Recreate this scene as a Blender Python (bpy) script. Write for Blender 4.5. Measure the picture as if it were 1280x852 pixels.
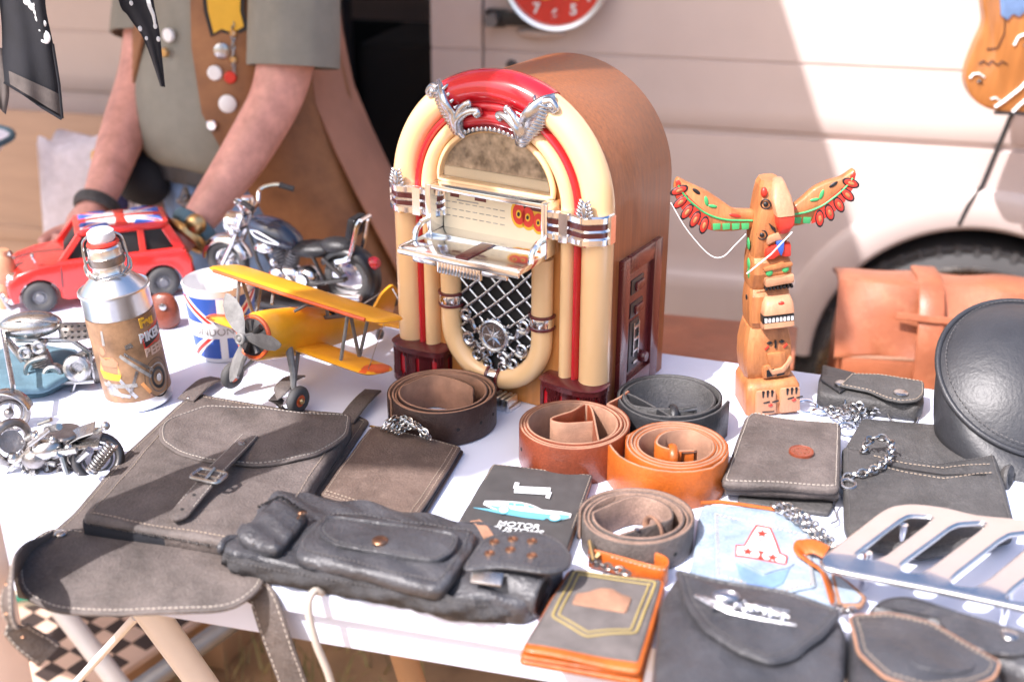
import bpy, bmesh, math, random
from mathutils import Vector, Matrix, Euler
R = math.radians
random.seed(7)
scene = bpy.context.scene
for o in list(bpy.data.objects): bpy.data.objects.remove(o)

# ------------------------------------------------------------------ camera, light, exposure
FOC, PITCH, CZ, T = 1500.0, R(23.5), 1.44, 0.78
cam_d = bpy.data.cameras.new('camera'); cam = bpy.data.objects.new('camera', cam_d)
scene.collection.objects.link(cam)
cam.location = (0, 0, CZ); cam.rotation_euler = (math.pi/2 - PITCH, 0, 0)
cam_d.sensor_width = 36; cam_d.sensor_fit = 'HORIZONTAL'; cam_d.lens = FOC/1280*36
cam_d.clip_start = 0.05; cam_d.clip_end = 500
cam_d.dof.use_dof = True; cam_d.dof.focus_distance = 1.38; cam_d.dof.aperture_fstop = 3.0
scene.camera = cam

SUN = Vector((-.45, -.42, .79)).normalized()            # towards the sun
world = bpy.data.worlds.new('World'); scene.world = world; world.use_nodes = True
wn = world.node_tree.nodes; wl = world.node_tree.links
sky = wn.new('ShaderNodeTexSky'); sky.sky_type = 'NISHITA'; sky.sun_disc = False
sky.sun_elevation = math.asin(SUN.z); sky.sun_rotation = math.atan2(SUN.x, SUN.y)
sky.dust_density = 4.0; sky.air_density = 1.0
bg = wn['Background']; bg.inputs['Strength'].default_value = 0.15
sky_sat = wn.new('ShaderNodeHueSaturation'); sky_sat.inputs['Saturation'].default_value = 1.2      # stronger sky colour for cooler light in the shade
wl.new(sky.outputs[0], sky_sat.inputs['Color']); wl.new(sky_sat.outputs[0], bg.inputs[0])
sun_d = bpy.data.lights.new('sun', 'SUN'); sun_d.energy = 4.1; sun_d.angle = R(.55); sun_d.color = (1, .955, .97)
sun = bpy.data.objects.new('sun', sun_d); scene.collection.objects.link(sun)
sun.rotation_euler = SUN.to_track_quat('Z', 'Y').to_euler(); sun.location = (-3, -3, 6)
scene.view_settings.view_transform = 'Standard'; scene.view_settings.look = 'None'
scene.view_settings.exposure = 1.05; scene.view_settings.gamma = 1.0
scene.view_settings.use_curve_mapping = False

# ------------------------------------------------------------------ pixel -> place in the world
_sp, _cp = math.sin(PITCH), math.cos(PITCH)
def ray(x, y):
    u = (x-640)/FOC; v = (y-426)/FOC
    return Vector((u, _cp - v*_sp, -_sp - v*_cp))
def P(x, y, h=0.0):                                     # point at height h above the table top
    d = ray(x, y); t = (T+h-CZ)/d.z
    return Vector((0, 0, CZ)) + d*t
def G(x, y, z=0.0):
    d = ray(x, y); t = (z-CZ)/d.z
    return Vector((0, 0, CZ)) + d*t
def V(x, y, Y):                                         # point at distance Y
    d = ray(x, y); t = Y/d.y
    return Vector((0, 0, CZ)) + d*t

# ------------------------------------------------------------------ materials
MATS = {}
def mat(name, c, rough=.5, metal=0, var=.12, vs=12, bump=0, bs=250, coat=0, spec=.5, c2=None, stretch=None, wear=0, wearc=None, sheen=0, det=6, grain='noise', rv=.08, ws=None, mott=0):
    m = bpy.data.materials.new(name); m.use_nodes = True; MATS[name] = m
    n = m.node_tree.nodes; l = m.node_tree.links; b = n['Principled BSDF']
    b.inputs['Roughness'].default_value = rough; b.inputs['Metallic'].default_value = metal
    b.inputs['Coat Weight'].default_value = coat; b.inputs['Coat Roughness'].default_value = .08
    b.inputs['Specular IOR Level'].default_value = spec
    if sheen: b.inputs['Sheen Weight'].default_value = sheen
    tc = n.new('ShaderNodeTexCoord'); co = tc.outputs['Object']
    if stretch:
        mp = n.new('ShaderNodeMapping'); mp.inputs['Scale'].default_value = stretch; l.new(co, mp.inputs[0]); co = mp.outputs[0]
    nz = n.new('ShaderNodeTexNoise'); nz.inputs['Scale'].default_value = vs; nz.inputs['Detail'].default_value = det; nz.inputs['Roughness'].default_value = .62
    l.new(co, nz.inputs['Vector'])
    rp = n.new('ShaderNodeValToRGB'); e = rp.color_ramp.elements
    e[0].position = .3; e[1].position = .7
    k0, k1 = 1-var, 1+var
    c2 = c2 or c
    e[0].color = tuple(min(1, x*k0) for x in c) + (1,); e[1].color = tuple(min(1, x*k1) for x in c2) + (1,)
    l.new(nz.outputs['Fac'], rp.inputs[0]); col = rp.outputs[0]
    if wear:
        n2 = n.new('ShaderNodeTexNoise'); n2.inputs['Scale'].default_value = ws or vs*3.1; n2.inputs['Detail'].default_value = 10; n2.inputs['Roughness'].default_value = .75
        l.new(co, n2.inputs['Vector'])
        r2 = n.new('ShaderNodeValToRGB'); r2.color_ramp.elements[0].position = .52; r2.color_ramp.elements[1].position = .72
        r2.color_ramp.elements[1].color = (wear, wear, wear, 1)
        l.new(n2.outputs['Fac'], r2.inputs[0])
        mx = n.new('ShaderNodeMix'); mx.data_type = 'RGBA'
        l.new(r2.outputs[0], mx.inputs[0]); l.new(col, mx.inputs[6]); mx.inputs[7].default_value = tuple(wearc or (.5, .45, .4)) + (1,)
        col = mx.outputs[2]
    if mott:                                             # fine mottling of a worn grain
        n3 = n.new('ShaderNodeTexNoise'); n3.inputs['Scale'].default_value = 420; n3.inputs['Detail'].default_value = 4; n3.inputs['Roughness'].default_value = .8
        l.new(co, n3.inputs['Vector'])
        r3 = n.new('ShaderNodeMapRange'); r3.inputs['From Min'].default_value = .3; r3.inputs['From Max'].default_value = .7; r3.inputs['To Min'].default_value = 1-mott; r3.inputs['To Max'].default_value = 1+mott
        l.new(n3.outputs['Fac'], r3.inputs[0])
        m3 = n.new('ShaderNodeMix'); m3.data_type = 'RGBA'; m3.blend_type = 'MULTIPLY'; m3.inputs[0].default_value = 1
        l.new(col, m3.inputs[6]); l.new(r3.outputs[0], m3.inputs[7]); col = m3.outputs[2]
    l.new(col, b.inputs['Base Color'])
    mr = n.new('ShaderNodeMapRange'); mr.inputs['To Min'].default_value = max(.02, rough-rv); mr.inputs['To Max'].default_value = min(1, rough+rv)
    l.new(nz.outputs['Fac'], mr.inputs[0]); l.new(mr.outputs[0], b.inputs['Roughness'])
    if bump:
        if grain == 'voronoi':
            bn = n.new('ShaderNodeTexVoronoi'); bn.inputs['Scale'].default_value = bs; o = bn.outputs['Distance']
        else:
            bn = n.new('ShaderNodeTexNoise'); bn.inputs['Scale'].default_value = bs; bn.inputs['Detail'].default_value = 5; o = bn.outputs['Fac']
        l.new(co, bn.inputs['Vector'])
        if mott:
            b2 = n.new('ShaderNodeTexNoise'); b2.inputs['Scale'].default_value = 55; b2.inputs['Detail'].default_value = 7; l.new(co, b2.inputs['Vector'])
            ad = n.new('ShaderNodeMath'); ad.operation = 'MULTIPLY_ADD'; ad.inputs[1].default_value = 2.2; l.new(b2.outputs['Fac'], ad.inputs[0]); l.new(o, ad.inputs[2]); o = ad.outputs[0]
        bp = n.new('ShaderNodeBump'); bp.inputs['Strength'].default_value = bump; bp.inputs['Distance'].default_value = .002
        l.new(o, bp.inputs['Height']); l.new(bp.outputs[0], b.inputs['Normal'])
    return m
def glass(name, tint=(1, 1, 1), fac=.02):
    m = bpy.data.materials.new(name); m.use_nodes = True; MATS[name] = m
    n = m.node_tree.nodes; l = m.node_tree.links; n.remove(n['Principled BSDF'])
    t = n.new('ShaderNodeBsdfTransparent'); t.inputs[0].default_value = tint + (1,)
    g = n.new('ShaderNodeBsdfGlossy'); g.inputs['Roughness'].default_value = .04
    fr = n.new('ShaderNodeFresnel'); fr.inputs[0].default_value = 1.5
    ad = n.new('ShaderNodeMath'); ad.operation = 'ADD'; ad.inputs[1].default_value = fac; l.new(fr.outputs[0], ad.inputs[0])
    mx = n.new('ShaderNodeMixShader'); l.new(ad.outputs[0], mx.inputs[0]); l.new(t.outputs[0], mx.inputs[1]); l.new(g.outputs[0], mx.inputs[2])
    l.new(mx.outputs[0], n['Material Output'].inputs[0]); return m

# ------------------------------------------------------------------ mesh builder
class MB:
    def __init__(s, M=None):
        s.bm = bmesh.new(); s.M = M or Matrix.Identity(4)
    def v(s, c): return s.bm.verts.new(s.M @ Vector(c))
    def f(s, vs):
        try: return s.bm.faces.new(vs)
        except ValueError: return None
    def rings(s, rs, cap0=True, cap1=True, closed=True, loop=False):
        vr = [[s.v(c) for c in r] for r in rs]; n = len(vr[0])
        m = len(vr)
        for i in range(m if loop else m-1):
            a, b = vr[i], vr[(i+1) % m]
            for j in range(n if closed else n-1):
                k = (j+1) % n
                s.f((a[j], a[k], b[k], b[j]))
        if not loop and closed:
            if cap0: s.f(vr[0][::-1])
            if cap1: s.f(vr[-1])
        return vr
    def box(s, c, d, rot=None):
        h = [x/2 for x in d]; q = (rot.to_matrix().to_4x4() if isinstance(rot, Euler) else rot) if rot else Matrix.Identity(4)
        M = Matrix.Translation(c) @ q
        pts = [M @ Vector((sx*h[0], sy*h[1], sz*h[2])) for sz in (-1, 1) for sx, sy in ((-1, -1), (1, -1), (1, 1), (-1, 1))]
        s.rings([pts[:4], pts[4:]])
    def frames(s, path, closed=False, up=None):
        path = [Vector(p) for p in path]; n = len(path); out = []
        pn = None
        for i, p in enumerate(path):
            if closed: t = path[(i+1) % n] - path[i-1]
            else: t = path[min(i+1, n-1)] - path[max(i-1, 0)]
            if t.length < 1e-9: t = Vector((0, 0, 1))
            t.normalize()
            if up is not None:
                u = Vector(up(i) if callable(up) else up); a = u.cross(t)
                if a.length < 1e-6: a = pn or Vector((1, 0, 0))
                a.normalize(); pn = a
                out.append((p, a, t.cross(a).normalized(), t)); continue
            if pn is None:
                a = Vector((0, 0, 1)) if abs(t.z) < .9 else Vector((1, 0, 0))
                pn = t.cross(a).normalized()
            pn = (pn - t*pn.dot(t))
            if pn.length < 1e-6: pn = t.orthogonal()
            pn.normalize()
            out.append((p, pn.copy(), t.cross(pn).normalized(), t))
        return out
    def tube(s, path, r, n=8, closed=False, flat=1.0, up=None):
        fr = s.frames(path, closed, up); rs = []
        m = len(fr)
        for i, (p, a, b, t) in enumerate(fr):
            q = r(i/max(1, m-1)) if callable(r) else (r[i] if isinstance(r, (list, tuple)) else r)
            rs.append([p + a*(q*math.cos(2*math.pi*k/n)) + b*(q*flat*math.sin(2*math.pi*k/n)) for k in range(n)])
        s.rings(rs, loop=closed)
    def strap(s, path, w, th, up=(0, 0, 1), closed=False):    # flat band; w across, th along up
        fr = s.frames(path, closed, up); rs = []
        for i, (p, a, b, t) in enumerate(fr):
            ww = w(i/max(1, len(fr)-1)) if callable(w) else w
            e = th*.35
            rs.append([p+a*(x*ww/2)+b*(y*th/2) for x, y in ((-1, -.4), (-1+2*e/ww, -1), (1-2*e/ww, -1), (1, -.4), (1, .4), (1-2*e/ww, 1), (-1+2*e/ww, 1), (-1, .4))])
        s.rings(rs, loop=closed)
    def cyl(s, a, b, r, n=16, r2=None):
        a, b = Vector(a), Vector(b); r2 = r if r2 is None else r2
        s.tube([a, b], [r, r2], n)
    def lathe(s, prof, n=32, c=(0, 0, 0), axis='z'):
        rs = []
        for r, z in prof:
            r = max(r, 1e-5)
            ring = []
            for k in range(n):
                t = 2*math.pi*k/n; x, y = r*math.cos(t), r*math.sin(t)
                ring.append({'z': (c[0]+x, c[1]+y, c[2]+z), 'y': (c[0]+x, c[1]+z, c[2]-y), 'x': (c[0]+z, c[1]+x, c[2]+y)}[axis])
            rs.append(ring)
        s.rings(rs)
    def ell(s, c, r, nu=16, nv=10, rot=None):
        if not hasattr(r, '__len__'): r = (r, r, r)
        q = rot.to_matrix() if rot else Matrix.Identity(3)
        rs = []
        for i in range(nv+1):
            ph = math.pi*i/nv; rr = max(math.sin(ph), 1e-4)
            rs.append([Vector(c)+q@Vector((r[0]*rr*math.cos(2*math.pi*k/nu), r[1]*rr*math.sin(2*math.pi*k/nu), -r[2]*math.cos(ph))) for k in range(nu)])
        s.rings(rs)
    def torus(s, c, Rr, r, ax=(0, 0, 1), n=24, m=8, sx=1.0, flat=1.0):
        q = Vector(ax).to_track_quat('Z', 'Y').to_matrix() if not isinstance(ax, Matrix) else ax
        path = [Vector(c)+q@Vector((Rr*sx*math.cos(2*math.pi*k/n), Rr*math.sin(2*math.pi*k/n), 0)) for k in range(n)]
        s.tube(path, r, m, closed=True, flat=flat)
    def prism(s, pts, z0, z1, ax='z'):
        def mp(x, y, z): return {'z': (x, y, z), 'y': (x, z, y), 'x': (z, x, y)}[ax]
        s.rings([[mp(x, y, z0) for x, y in pts], [mp(x, y, z1) for x, y in pts]])
    def loft(s, pts, z0, z1, bev=.002, rings=5, puff=0, zf=None, under=0):   # a soft slab on an outline
        pts = [Vector((p[0], p[1])) for p in pts]; c = sum(pts, Vector((0, 0)))/len(pts)
        zf = zf or (lambda x, y: 0)
        def ring(ins, k, z):
            q = inset(pts, ins) if ins else pts
            out = []
            for p in q:
                p = c+(p-c)*k
                out.append((p.x, p.y, z+puff*(1-k**3)+zf(p.x, p.y)))
            return out
        rs = [ring(bev*.8+under, 1, z0), ring(under*.3, 1, z0+min(bev, (z1-z0)*.3)), ring(0, 1, z0+(z1-z0)*.6), ring(0, 1, z1-min(bev, (z1-z0)*.3)), ring(bev*.35, 1, z1-bev*.2), ring(bev, 1, z1)]
        k0 = 1
        for i in range(1, rings): rs.append(ring(bev, 1-i/rings, z1))
        vr = s.rings(rs, cap1=False)
        cv = s.v((c.x, c.y, z1+puff+zf(c.x, c.y))); last = vr[-1]
        for j in range(len(last)): s.f((last[j], last[(j+1) % len(last)], cv))
    def dashes(s, path, L=.0031, gap=.0016, w=.00068, h=.0005, up=(0, 0, 1)):
        path = [Vector(p) for p in path]; up = Vector(up)
        acc = 0.0; pos = 0.0
        segs = [(path[i], path[i+1]) for i in range(len(path)-1)]
        tot = sum((b-a).length for a, b in segs); d = 0.0
        def at(q):
            for a, b in segs:
                l = (b-a).length
                if q <= l or (a, b) == segs[-1]: return a+(b-a)*(min(q, l)/max(l, 1e-9)), (b-a).normalized()
                q -= l
        while d+L < tot:
            d += random.uniform(-.14, .14)*gap
            p, t = at(d+L/2); p = p+Vector((random.uniform(-1, 1), random.uniform(-1, 1), 0))*w*.22; t = (t+Vector((random.uniform(-1, 1), random.uniform(-1, 1), 0))*.07).normalized(); sd = up.cross(t)
            if sd.length > 1e-6:
                sd.normalize(); u = t.cross(sd)
                s.rings([[p+t*(x*L/2*k)+sd*(y*w/2*k)+u*z for x, y in ((-1, -1), (1, -1), (1, 1), (-1, 1))] for z, k in ((-.0004, 1), (h*.6, .95), (h, .7))])
            d += L+gap
    def chain(s, path, L=.008, wd=.0055, r=.0009, n=10, m=5, jit=.3):
        path = [Vector(p) for p in path]; segs = [(path[i], path[i+1]) for i in range(len(path)-1)]
        tot = sum((b-a).length for a, b in segs); st = L*.72; k = 0; d = 0
        while d < tot:
            q = d
            for a, b in segs:
                l = (b-a).length
                if q <= l: break
                q -= l
            p = a+(b-a)*(q/max(l, 1e-9)); t = (b-a).normalized()
            up = Vector((0, 0, 1)) if abs(t.z) < .9 else Vector((1, 0, 0))
            sd = up.cross(t).normalized(); u = t.cross(sd)
            ang = (R(35) if k % 2 else R(-35)) + random.uniform(-jit, jit)
            s2 = sd*math.cos(ang)+u*math.sin(ang)
            pp = [p+t*(L/2*math.cos(2*math.pi*i/n))+s2*(wd/2*math.sin(2*math.pi*i/n)) for i in range(n)]
            s.tube(pp, r, m, closed=True); d += st; k += 1
    def build(s, name, m, parent=None, smooth=40, bevel=0, sub=0, solid=0):
        bm = s.bm
        bmesh.ops.remove_doubles(bm, verts=bm.verts, dist=1e-6)
        bmesh.ops.recalc_face_normals(bm, faces=bm.faces)
        if bevel:
            es = [e for e in bm.edges if len(e.link_faces) == 2 and e.calc_face_angle(0) > R(35)]
            bmesh.ops.bevel(bm, geom=es, offset=bevel, segments=2, profile=.6, affect='EDGES', clamp_overlap=True)
        if smooth:
            for fc in bm.faces: fc.smooth = True
            for e in bm.edges:
                if len(e.link_faces) != 2 or e.calc_face_angle(0) > R(smooth): e.smooth = False
        me = bpy.data.meshes.new(name); bm.to_mesh(me); bm.free()
        ms = m if isinstance(m, (list, tuple)) else [m]
        for q in ms: me.materials.append(MATS[q] if isinstance(q, str) else q)
        o = bpy.data.objects.new(name, me); scene.collection.objects.link(o)
        if parent: o.parent = parent
        if solid:
            md = o.modifiers.new('solid', 'SOLIDIFY'); md.thickness = solid; md.offset = 0
        if sub:
            md = o.modifiers.new('sub', 'SUBSURF'); md.levels = sub; md.render_levels = sub
        return o

def inset(pts, d):
    n = len(pts); ar = sum(pts[i].x*pts[(i+1) % n].y-pts[(i+1) % n].x*pts[i].y for i in range(n))
    sg = 1 if ar > 0 else -1; out = []
    for i in range(n):
        e1 = (pts[i]-pts[i-1]); e2 = (pts[(i+1) % n]-pts[i])
        if e1.length < 1e-9: e1 = e2
        if e2.length < 1e-9: e2 = e1
        n1 = Vector((-e1.y, e1.x)).normalized(); n2 = Vector((-e2.y, e2.x)).normalized()
        m = n1+n2
        if m.length < .2: m = n1
        m.normalize(); c = max(.45, m.dot(n1))
        out.append(pts[i]+m*(sg*d/c))
    return out
def fillet(pts, r, k=4):
    pts = [Vector((p[0], p[1])) for p in pts]; n = len(pts); out = []
    for i in range(n):
        a, b, c = pts[i-1], pts[i], pts[(i+1) % n]
        rr = r[i] if isinstance(r, (list, tuple)) else r
        d1 = min(rr, (a-b).length*.48); d2 = min(rr, (c-b).length*.48)
        p0 = b+(a-b).normalized()*d1; p2 = b+(c-b).normalized()*d2
        for j in range(k+1):
            t = j/k; out.append(p0*(1-t)**2+b*(2*t*(1-t))+p2*t*t)
    return out
def resample(pts, step, closed=True):
    pts = [Vector(p) for p in pts]; out = []
    n = len(pts)
    for i in range(n if closed else n-1):
        a, b = pts[i], pts[(i+1) % n]; m = max(1, int((b-a).length/step))
        for j in range(m): out.append(a+(b-a)*(j/m))
    if not closed: out.append(pts[-1])
    return out
def bez(pts, n=24):                                     # Catmull-Rom through the points
    pts = [Vector(p) for p in pts]; q = [pts[0]*2-pts[1]]+pts+[pts[-1]*2-pts[-2]]; out = []
    m = len(pts)-1
    for i in range(m):
        a, b, c, d = q[i:i+4]; k = max(2, n//m)
        for j in range(k):
            t = j/k
            out.append(.5*((2*b)+(c-a)*t+(2*a-5*b+4*c-d)*t*t+(3*b-a-3*c+d)*t**3))
    out.append(pts[-1]); return out
def circ(r, n=24, c=(0, 0), a0=0, a1=2*math.pi, ry=None):
    full = abs(a1-a0-2*math.pi) < 1e-6
    return [(c[0]+r*math.cos(a0+(a1-a0)*k/(n if full else n-1)), c[1]+(ry or r)*math.sin(a0+(a1-a0)*k/(n if full else n-1))) for k in range(n)]

def thing(name, label, cat, loc=(0, 0, 0), rotz=0, group=None):
    o = bpy.data.objects.new(name, None); scene.collection.objects.link(o)
    o.empty_display_size = .05; o.location = loc; o.rotation_euler = (0, 0, rotz)
    return tag(o, label, cat, group)
def tag(o, label, cat, group=None):
    o['label'] = label; o['category'] = cat
    if group: o['group'] = group
    return o
def struct(o, kind='structure', label=None):
    o['kind'] = kind
    if label: o['label'] = label
    return o
def text(name, s, size, M, m, parent, ext=.0004, bend=None, shear=0, align='CENTER', sx=1.0, off=0):
    cu = bpy.data.curves.new('text', 'FONT'); cu.body = s; cu.size = size; cu.extrude = ext; cu.align_x = align; cu.align_y = 'CENTER'; cu.shear = shear; cu.offset = off
    o = bpy.data.objects.new('text_tmp', cu); scene.collection.objects.link(o)
    dg = bpy.context.evaluated_depsgraph_get(); me = bpy.data.meshes.new_from_object(o.evaluated_get(dg))
    bpy.data.objects.remove(o)
    if bend:
        tb = bmesh.new(); tb.from_mesh(me); bmesh.ops.triangulate(tb, faces=tb.faces)
        for _ in range(3):
            le = [e for e in tb.edges if e.calc_length() > size*.16]
            if le: bmesh.ops.subdivide_edges(tb, edges=le, cuts=1); bmesh.ops.triangulate(tb, faces=tb.faces)
        tb.to_mesh(me); tb.free()
    for v in me.vertices:
        c = Vector((v.co.x*sx, v.co.y, v.co.z))
        if bend: a, rr, zz = c.x/bend, bend+c.z, c.y; c = Vector((rr*math.sin(a), -rr*math.cos(a), zz))
        v.co = M @ c
    me.materials.clear(); me.materials.append(MATS[m])
    q = bpy.data.objects.new(name, me); scene.collection.objects.link(q)
    if parent: q.parent = parent
    return q
def rotz(a): return Matrix.Rotation(a, 4, 'Z')
def rotx(a): return Matrix.Rotation(a, 4, 'X')
def roty(a): return Matrix.Rotation(a, 4, 'Y')
def TR(x, y, z): return Matrix.Translation((x, y, z))

# leather
mat('brown_black_leather', (.088, .073, .066), .58, var=.3, vs=16, bump=.6, bs=420, wear=.40, wearc=(.18, .148, .132), c2=(.112, .092, .084), spec=.35, ws=90, mott=.26)
mat('dark_brown_leather', (.040, .021, .017), .40, var=.3, vs=18, bump=.4, bs=420, wear=.22, wearc=(.16, .10, .075), spec=.35, ws=70, mott=.2)
mat('worn_brown_leather', (.120, .084, .068), .58, var=.32, vs=12, bump=.5, bs=420, wear=.5, wearc=(.24, .175, .14), spec=.35, ws=90, mott=.26)
mat('black_leather', (.020, .020, .022), .40, var=.3, vs=20, bump=.35, bs=420, wear=.15, wearc=(.07, .07, .07), spec=.45, ws=80, mott=.15)
mat('soft_black_leather', (.050, .050, .056), .34, var=.35, vs=14, bump=.7, bs=260, wear=.22, wearc=(.10, .10, .106), spec=.5, ws=50, mott=.12)
mat('smooth_black_leather', (.030, .031, .036), .46, var=.25, vs=10, bump=.2, bs=300, wear=.15, wearc=(.07, .07, .075), spec=.5, ws=60, mott=.1)
mat('lead_grey', (.17, .165, .16), .6, .2, var=.35, vs=60, wear=.4, wearc=(.3, .29, .27), bump=.2)
mat('grey_black_leather', (.066, .063, .062), .56, var=.35, vs=15, bump=.6, bs=420, wear=.38, wearc=(.16, .152, .15), spec=.35, ws=80, mott=.26)
mat('bag_canvas', (.052, .051, .054), .85, var=.3, vs=20, bump=.7, bs=500, spec=.3, mott=.4)
mat('raw_brown', (.235, .150, .112), .8, var=.3, vs=40, bump=.6, bs=600, mott=.3)
mat('tan_leather', (.36, .075, .008), .4, var=.2, vs=18, bump=.25, bs=500, c2=(.42, .10, .014), coat=.1, mott=.2)
mat('chestnut_leather', (.175, .036, .014), .36, var=.25, vs=16, bump=.25, bs=500, coat=.3, mott=.3)
mat('raw_leather', (.33, .175, .11), .75, var=.28, vs=40, bump=.6, bs=900)
mat('case_leather', (.31, .100, .048), .42, var=.3, vs=9, bump=.3, bs=300, wear=.25, wearc=(.6, .3, .16))
mat('thread', (.34, .27, .21), .8, var=.1); mat('pale_thread', (.44, .385, .33), .8, var=.1); mat('dark_thread', (.10, .095, .095), .8)
# metals
mat('chrome', (.82, .82, .84), .14, 1, var=.06, rv=.05); mat('steel', (.46, .45, .44), .28, 1, var=.15, vs=60, bump=.15, bs=300)
mat('scrap_steel', (.30, .275, .26), .38, 1, var=.3, vs=80, bump=.3, bs=400, wear=.4, wearc=(.3, .2, .14)); mat('dark_metal', (.1, .095, .095), .4, .9, var=.2)
mat('cast_silver', (.52, .525, .55), .26, 1, var=.16, vs=90, bump=.2, bs=250); mat('copper', (.38, .21, .13), .35, 1, var=.2); mat('brass', (.6, .42, .2), .35, 1, var=.2)
mat('aluminium', (.78, .78, .78), .3, 1, var=.05); mat('galvanised', (.24, .24, .25), .55, .9, var=.15)
# paint, plastic, wood
mat('cream_plastic', (.79, .515, .265), .24, var=.03, coat=.35, c2=(.80, .525, .275)); mat('red_plastic', (.5, .012, .02), .18, var=.06, coat=.5)
mat('maroon_plastic', (.105, .016, .018), .26, var=.08, coat=.3); mat('black_plastic', (.018, .018, .02), .35, var=.1)
mat('jukebox_wood', (.25, .075, .022), .38, var=.2, vs=9, stretch=(26, 26, 1.5), bump=.12, bs=60, c2=(.31, .10, .032), coat=.08, spec=.3)
mat('jukebox_front', (.47, .19, .05), .36, var=.14, vs=8, stretch=(12, 12, 1), bump=.08, bs=60, coat=.25)
mat('totem_wood', (.37, .13, .045), .5, var=.22, vs=10, stretch=(9, 9, 1.5), bump=.2, bs=80, c2=(.43, .165, .058), coat=.1, wear=.4, wearc=(.26, .095, .03), mott=.15)
mat('totem_pale', (.46, .225, .125), .5, var=.12, vs=14, stretch=(6, 6, 2), bump=.15, bs=80, mott=.2, wear=.25, wearc=(.36, .15, .06))  # sunlit tone of the totem's front faces put into the colour
mat('paint_red', (.62, .035, .02), .4, var=.12, vs=40); mat('paint_green', (.055, .36, .12), .45, var=.15, vs=40); mat('paint_black', (.012, .012, .014), .4, var=.1)
mat('paint_white', (.8, .8, .8), .5, var=.04); mat('paint_blue', (.035, .10, .42), .4, var=.1); mat('paint_yellow', (.75, .42, .03), .5, var=.1)
mat('plane_yellow', (.82, .37, .018), .38, var=.1, vs=16, wear=.2, wearc=(.8, .2, .03), coat=.2); mat('plane_red', (.68, .10, .02), .42, var=.2, vs=16, coat=.2)
mat('car_red', (.66, .025, .018), .25, var=.12, vs=20, coat=.6, wear=.15, wearc=(.5, .06, .04)); mat('rubber', (.06, .058, .058), .7, var=.2, bump=.2)
mat('porcelain', (.78, .78, .79), .22, var=.02, coat=.4); mat('label_brown', (.18, .095, .045), .4, var=.3, vs=30, c2=(.3, .17, .09))
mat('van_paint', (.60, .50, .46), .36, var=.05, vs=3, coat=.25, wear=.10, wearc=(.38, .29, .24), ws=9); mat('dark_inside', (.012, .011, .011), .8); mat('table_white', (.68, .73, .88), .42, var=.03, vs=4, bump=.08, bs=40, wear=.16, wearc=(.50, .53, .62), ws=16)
mat('skin', (.60, .285, .225), .5, var=.22, vs=30, bump=.15, bs=400, c2=(.64, .32, .26)); mat('shirt', (.23, .22, .185), .85, var=.12, vs=20, bump=.3, bs=500)
mat('vest', (.22, .085, .03), .62, var=.28, vs=14, bump=.3, bs=300, c2=(.25, .11, .042)); mat('coat_suede', (.36, .175, .115), .8, var=.18, vs=8, bump=.3, bs=400)
mat('jeans', (.15, .25, .46), .85, var=.25, vs=30, bump=.3, bs=600); mat('light_denim', (.20, .28, .37), .85, var=.16, vs=34, bump=.4, bs=700, c2=(.29, .35, .42), wear=.4, wearc=(.38, .42, .45), mott=.2)
mat('hair', (.16, .12, .09), .6, var=.3, vs=60, bump=.6, bs=200)
mat('black_cloth', (.012, .013, .018), .9, var=.3, vs=30, bump=.3, bs=700); mat('hem_cloth', (.10, .085, .08), .9, var=.25, vs=60, bump=.4, bs=900)
mat('cardboard', (.42, .23, .11), .85, var=.1, vs=8); mat('pole_beige', (.72, .56, .48), .45, var=.05); mat('white_metal', (.78, .76, .75), .35, var=.04)
mat('canvas', (.7, .66, .6), .9, var=.06); mat('earth', (.30, .17, .085), .95, var=.45, vs=3, bump=.8, bs=30, c2=(.36, .22, .11)); mat('grass_blade', (.16, .18, .05), .8, var=.5, vs=9, c2=(.36, .26, .11))
mat('cream_paper', (.74, .64, .46), .6, var=.05); mat('collage', (.13, .10, .08), .2, var=.8, vs=75, c2=(.34, .27, .20), coat=.2, det=2)
mat('navy', (.03, .03, .10), .8); mat('lace', (.74, .71, .78), .85, var=.12, vs=60, bump=.5, bs=200); mat('teal_cloth', (.09, .165, .21), .85, var=.25, vs=30, bump=.4, bs=300)
mat('oak_sign', (.40, .155, .04), .35, var=.3, vs=5, stretch=(8, 8, 1), coat=.4); mat('card_print', (.055, .052, .052), .6, var=.15, vs=60, bump=.2, bs=900); mat('cyan_ink', (.12, .36, .46), .6, var=.05); mat('white_ink', (.62, .64, .65), .6, var=.03)
mat('flesh_ink', (.72, .30, .10), .45, var=.15, vs=80); mat('grey_ink', (.30, .28, .26), .4, var=.4, vs=120); mat('gold_thread', (.33, .25, .09), .6, var=.1); mat('grey_felt', (.12, .105, .10), .95, var=.2, vs=60, bump=.3, bs=900)
mat('card_blue', (.04, .13, .45), .5); mat('card_green', (.02, .16, .10), .5); mat('book_grey', (.4, .38, .36), .6); mat('check_dark', (.045, .03, .025), .6); mat('check_pale', (.6, .42, .32), .6)
glass('clear_glass')

mat('brushed_chrome', (.72, .69, .67), .24, 1, var=.08, vs=40, rv=.08, wear=.15, wearc=(.5, .44, .4))
mat('tank_paint', (.022, .03, .055), .2, var=.1, coat=.6)
mat('plywood', (.50, .345, .25), .8, var=.08, vs=5, stretch=(1, 1, 9))
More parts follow.
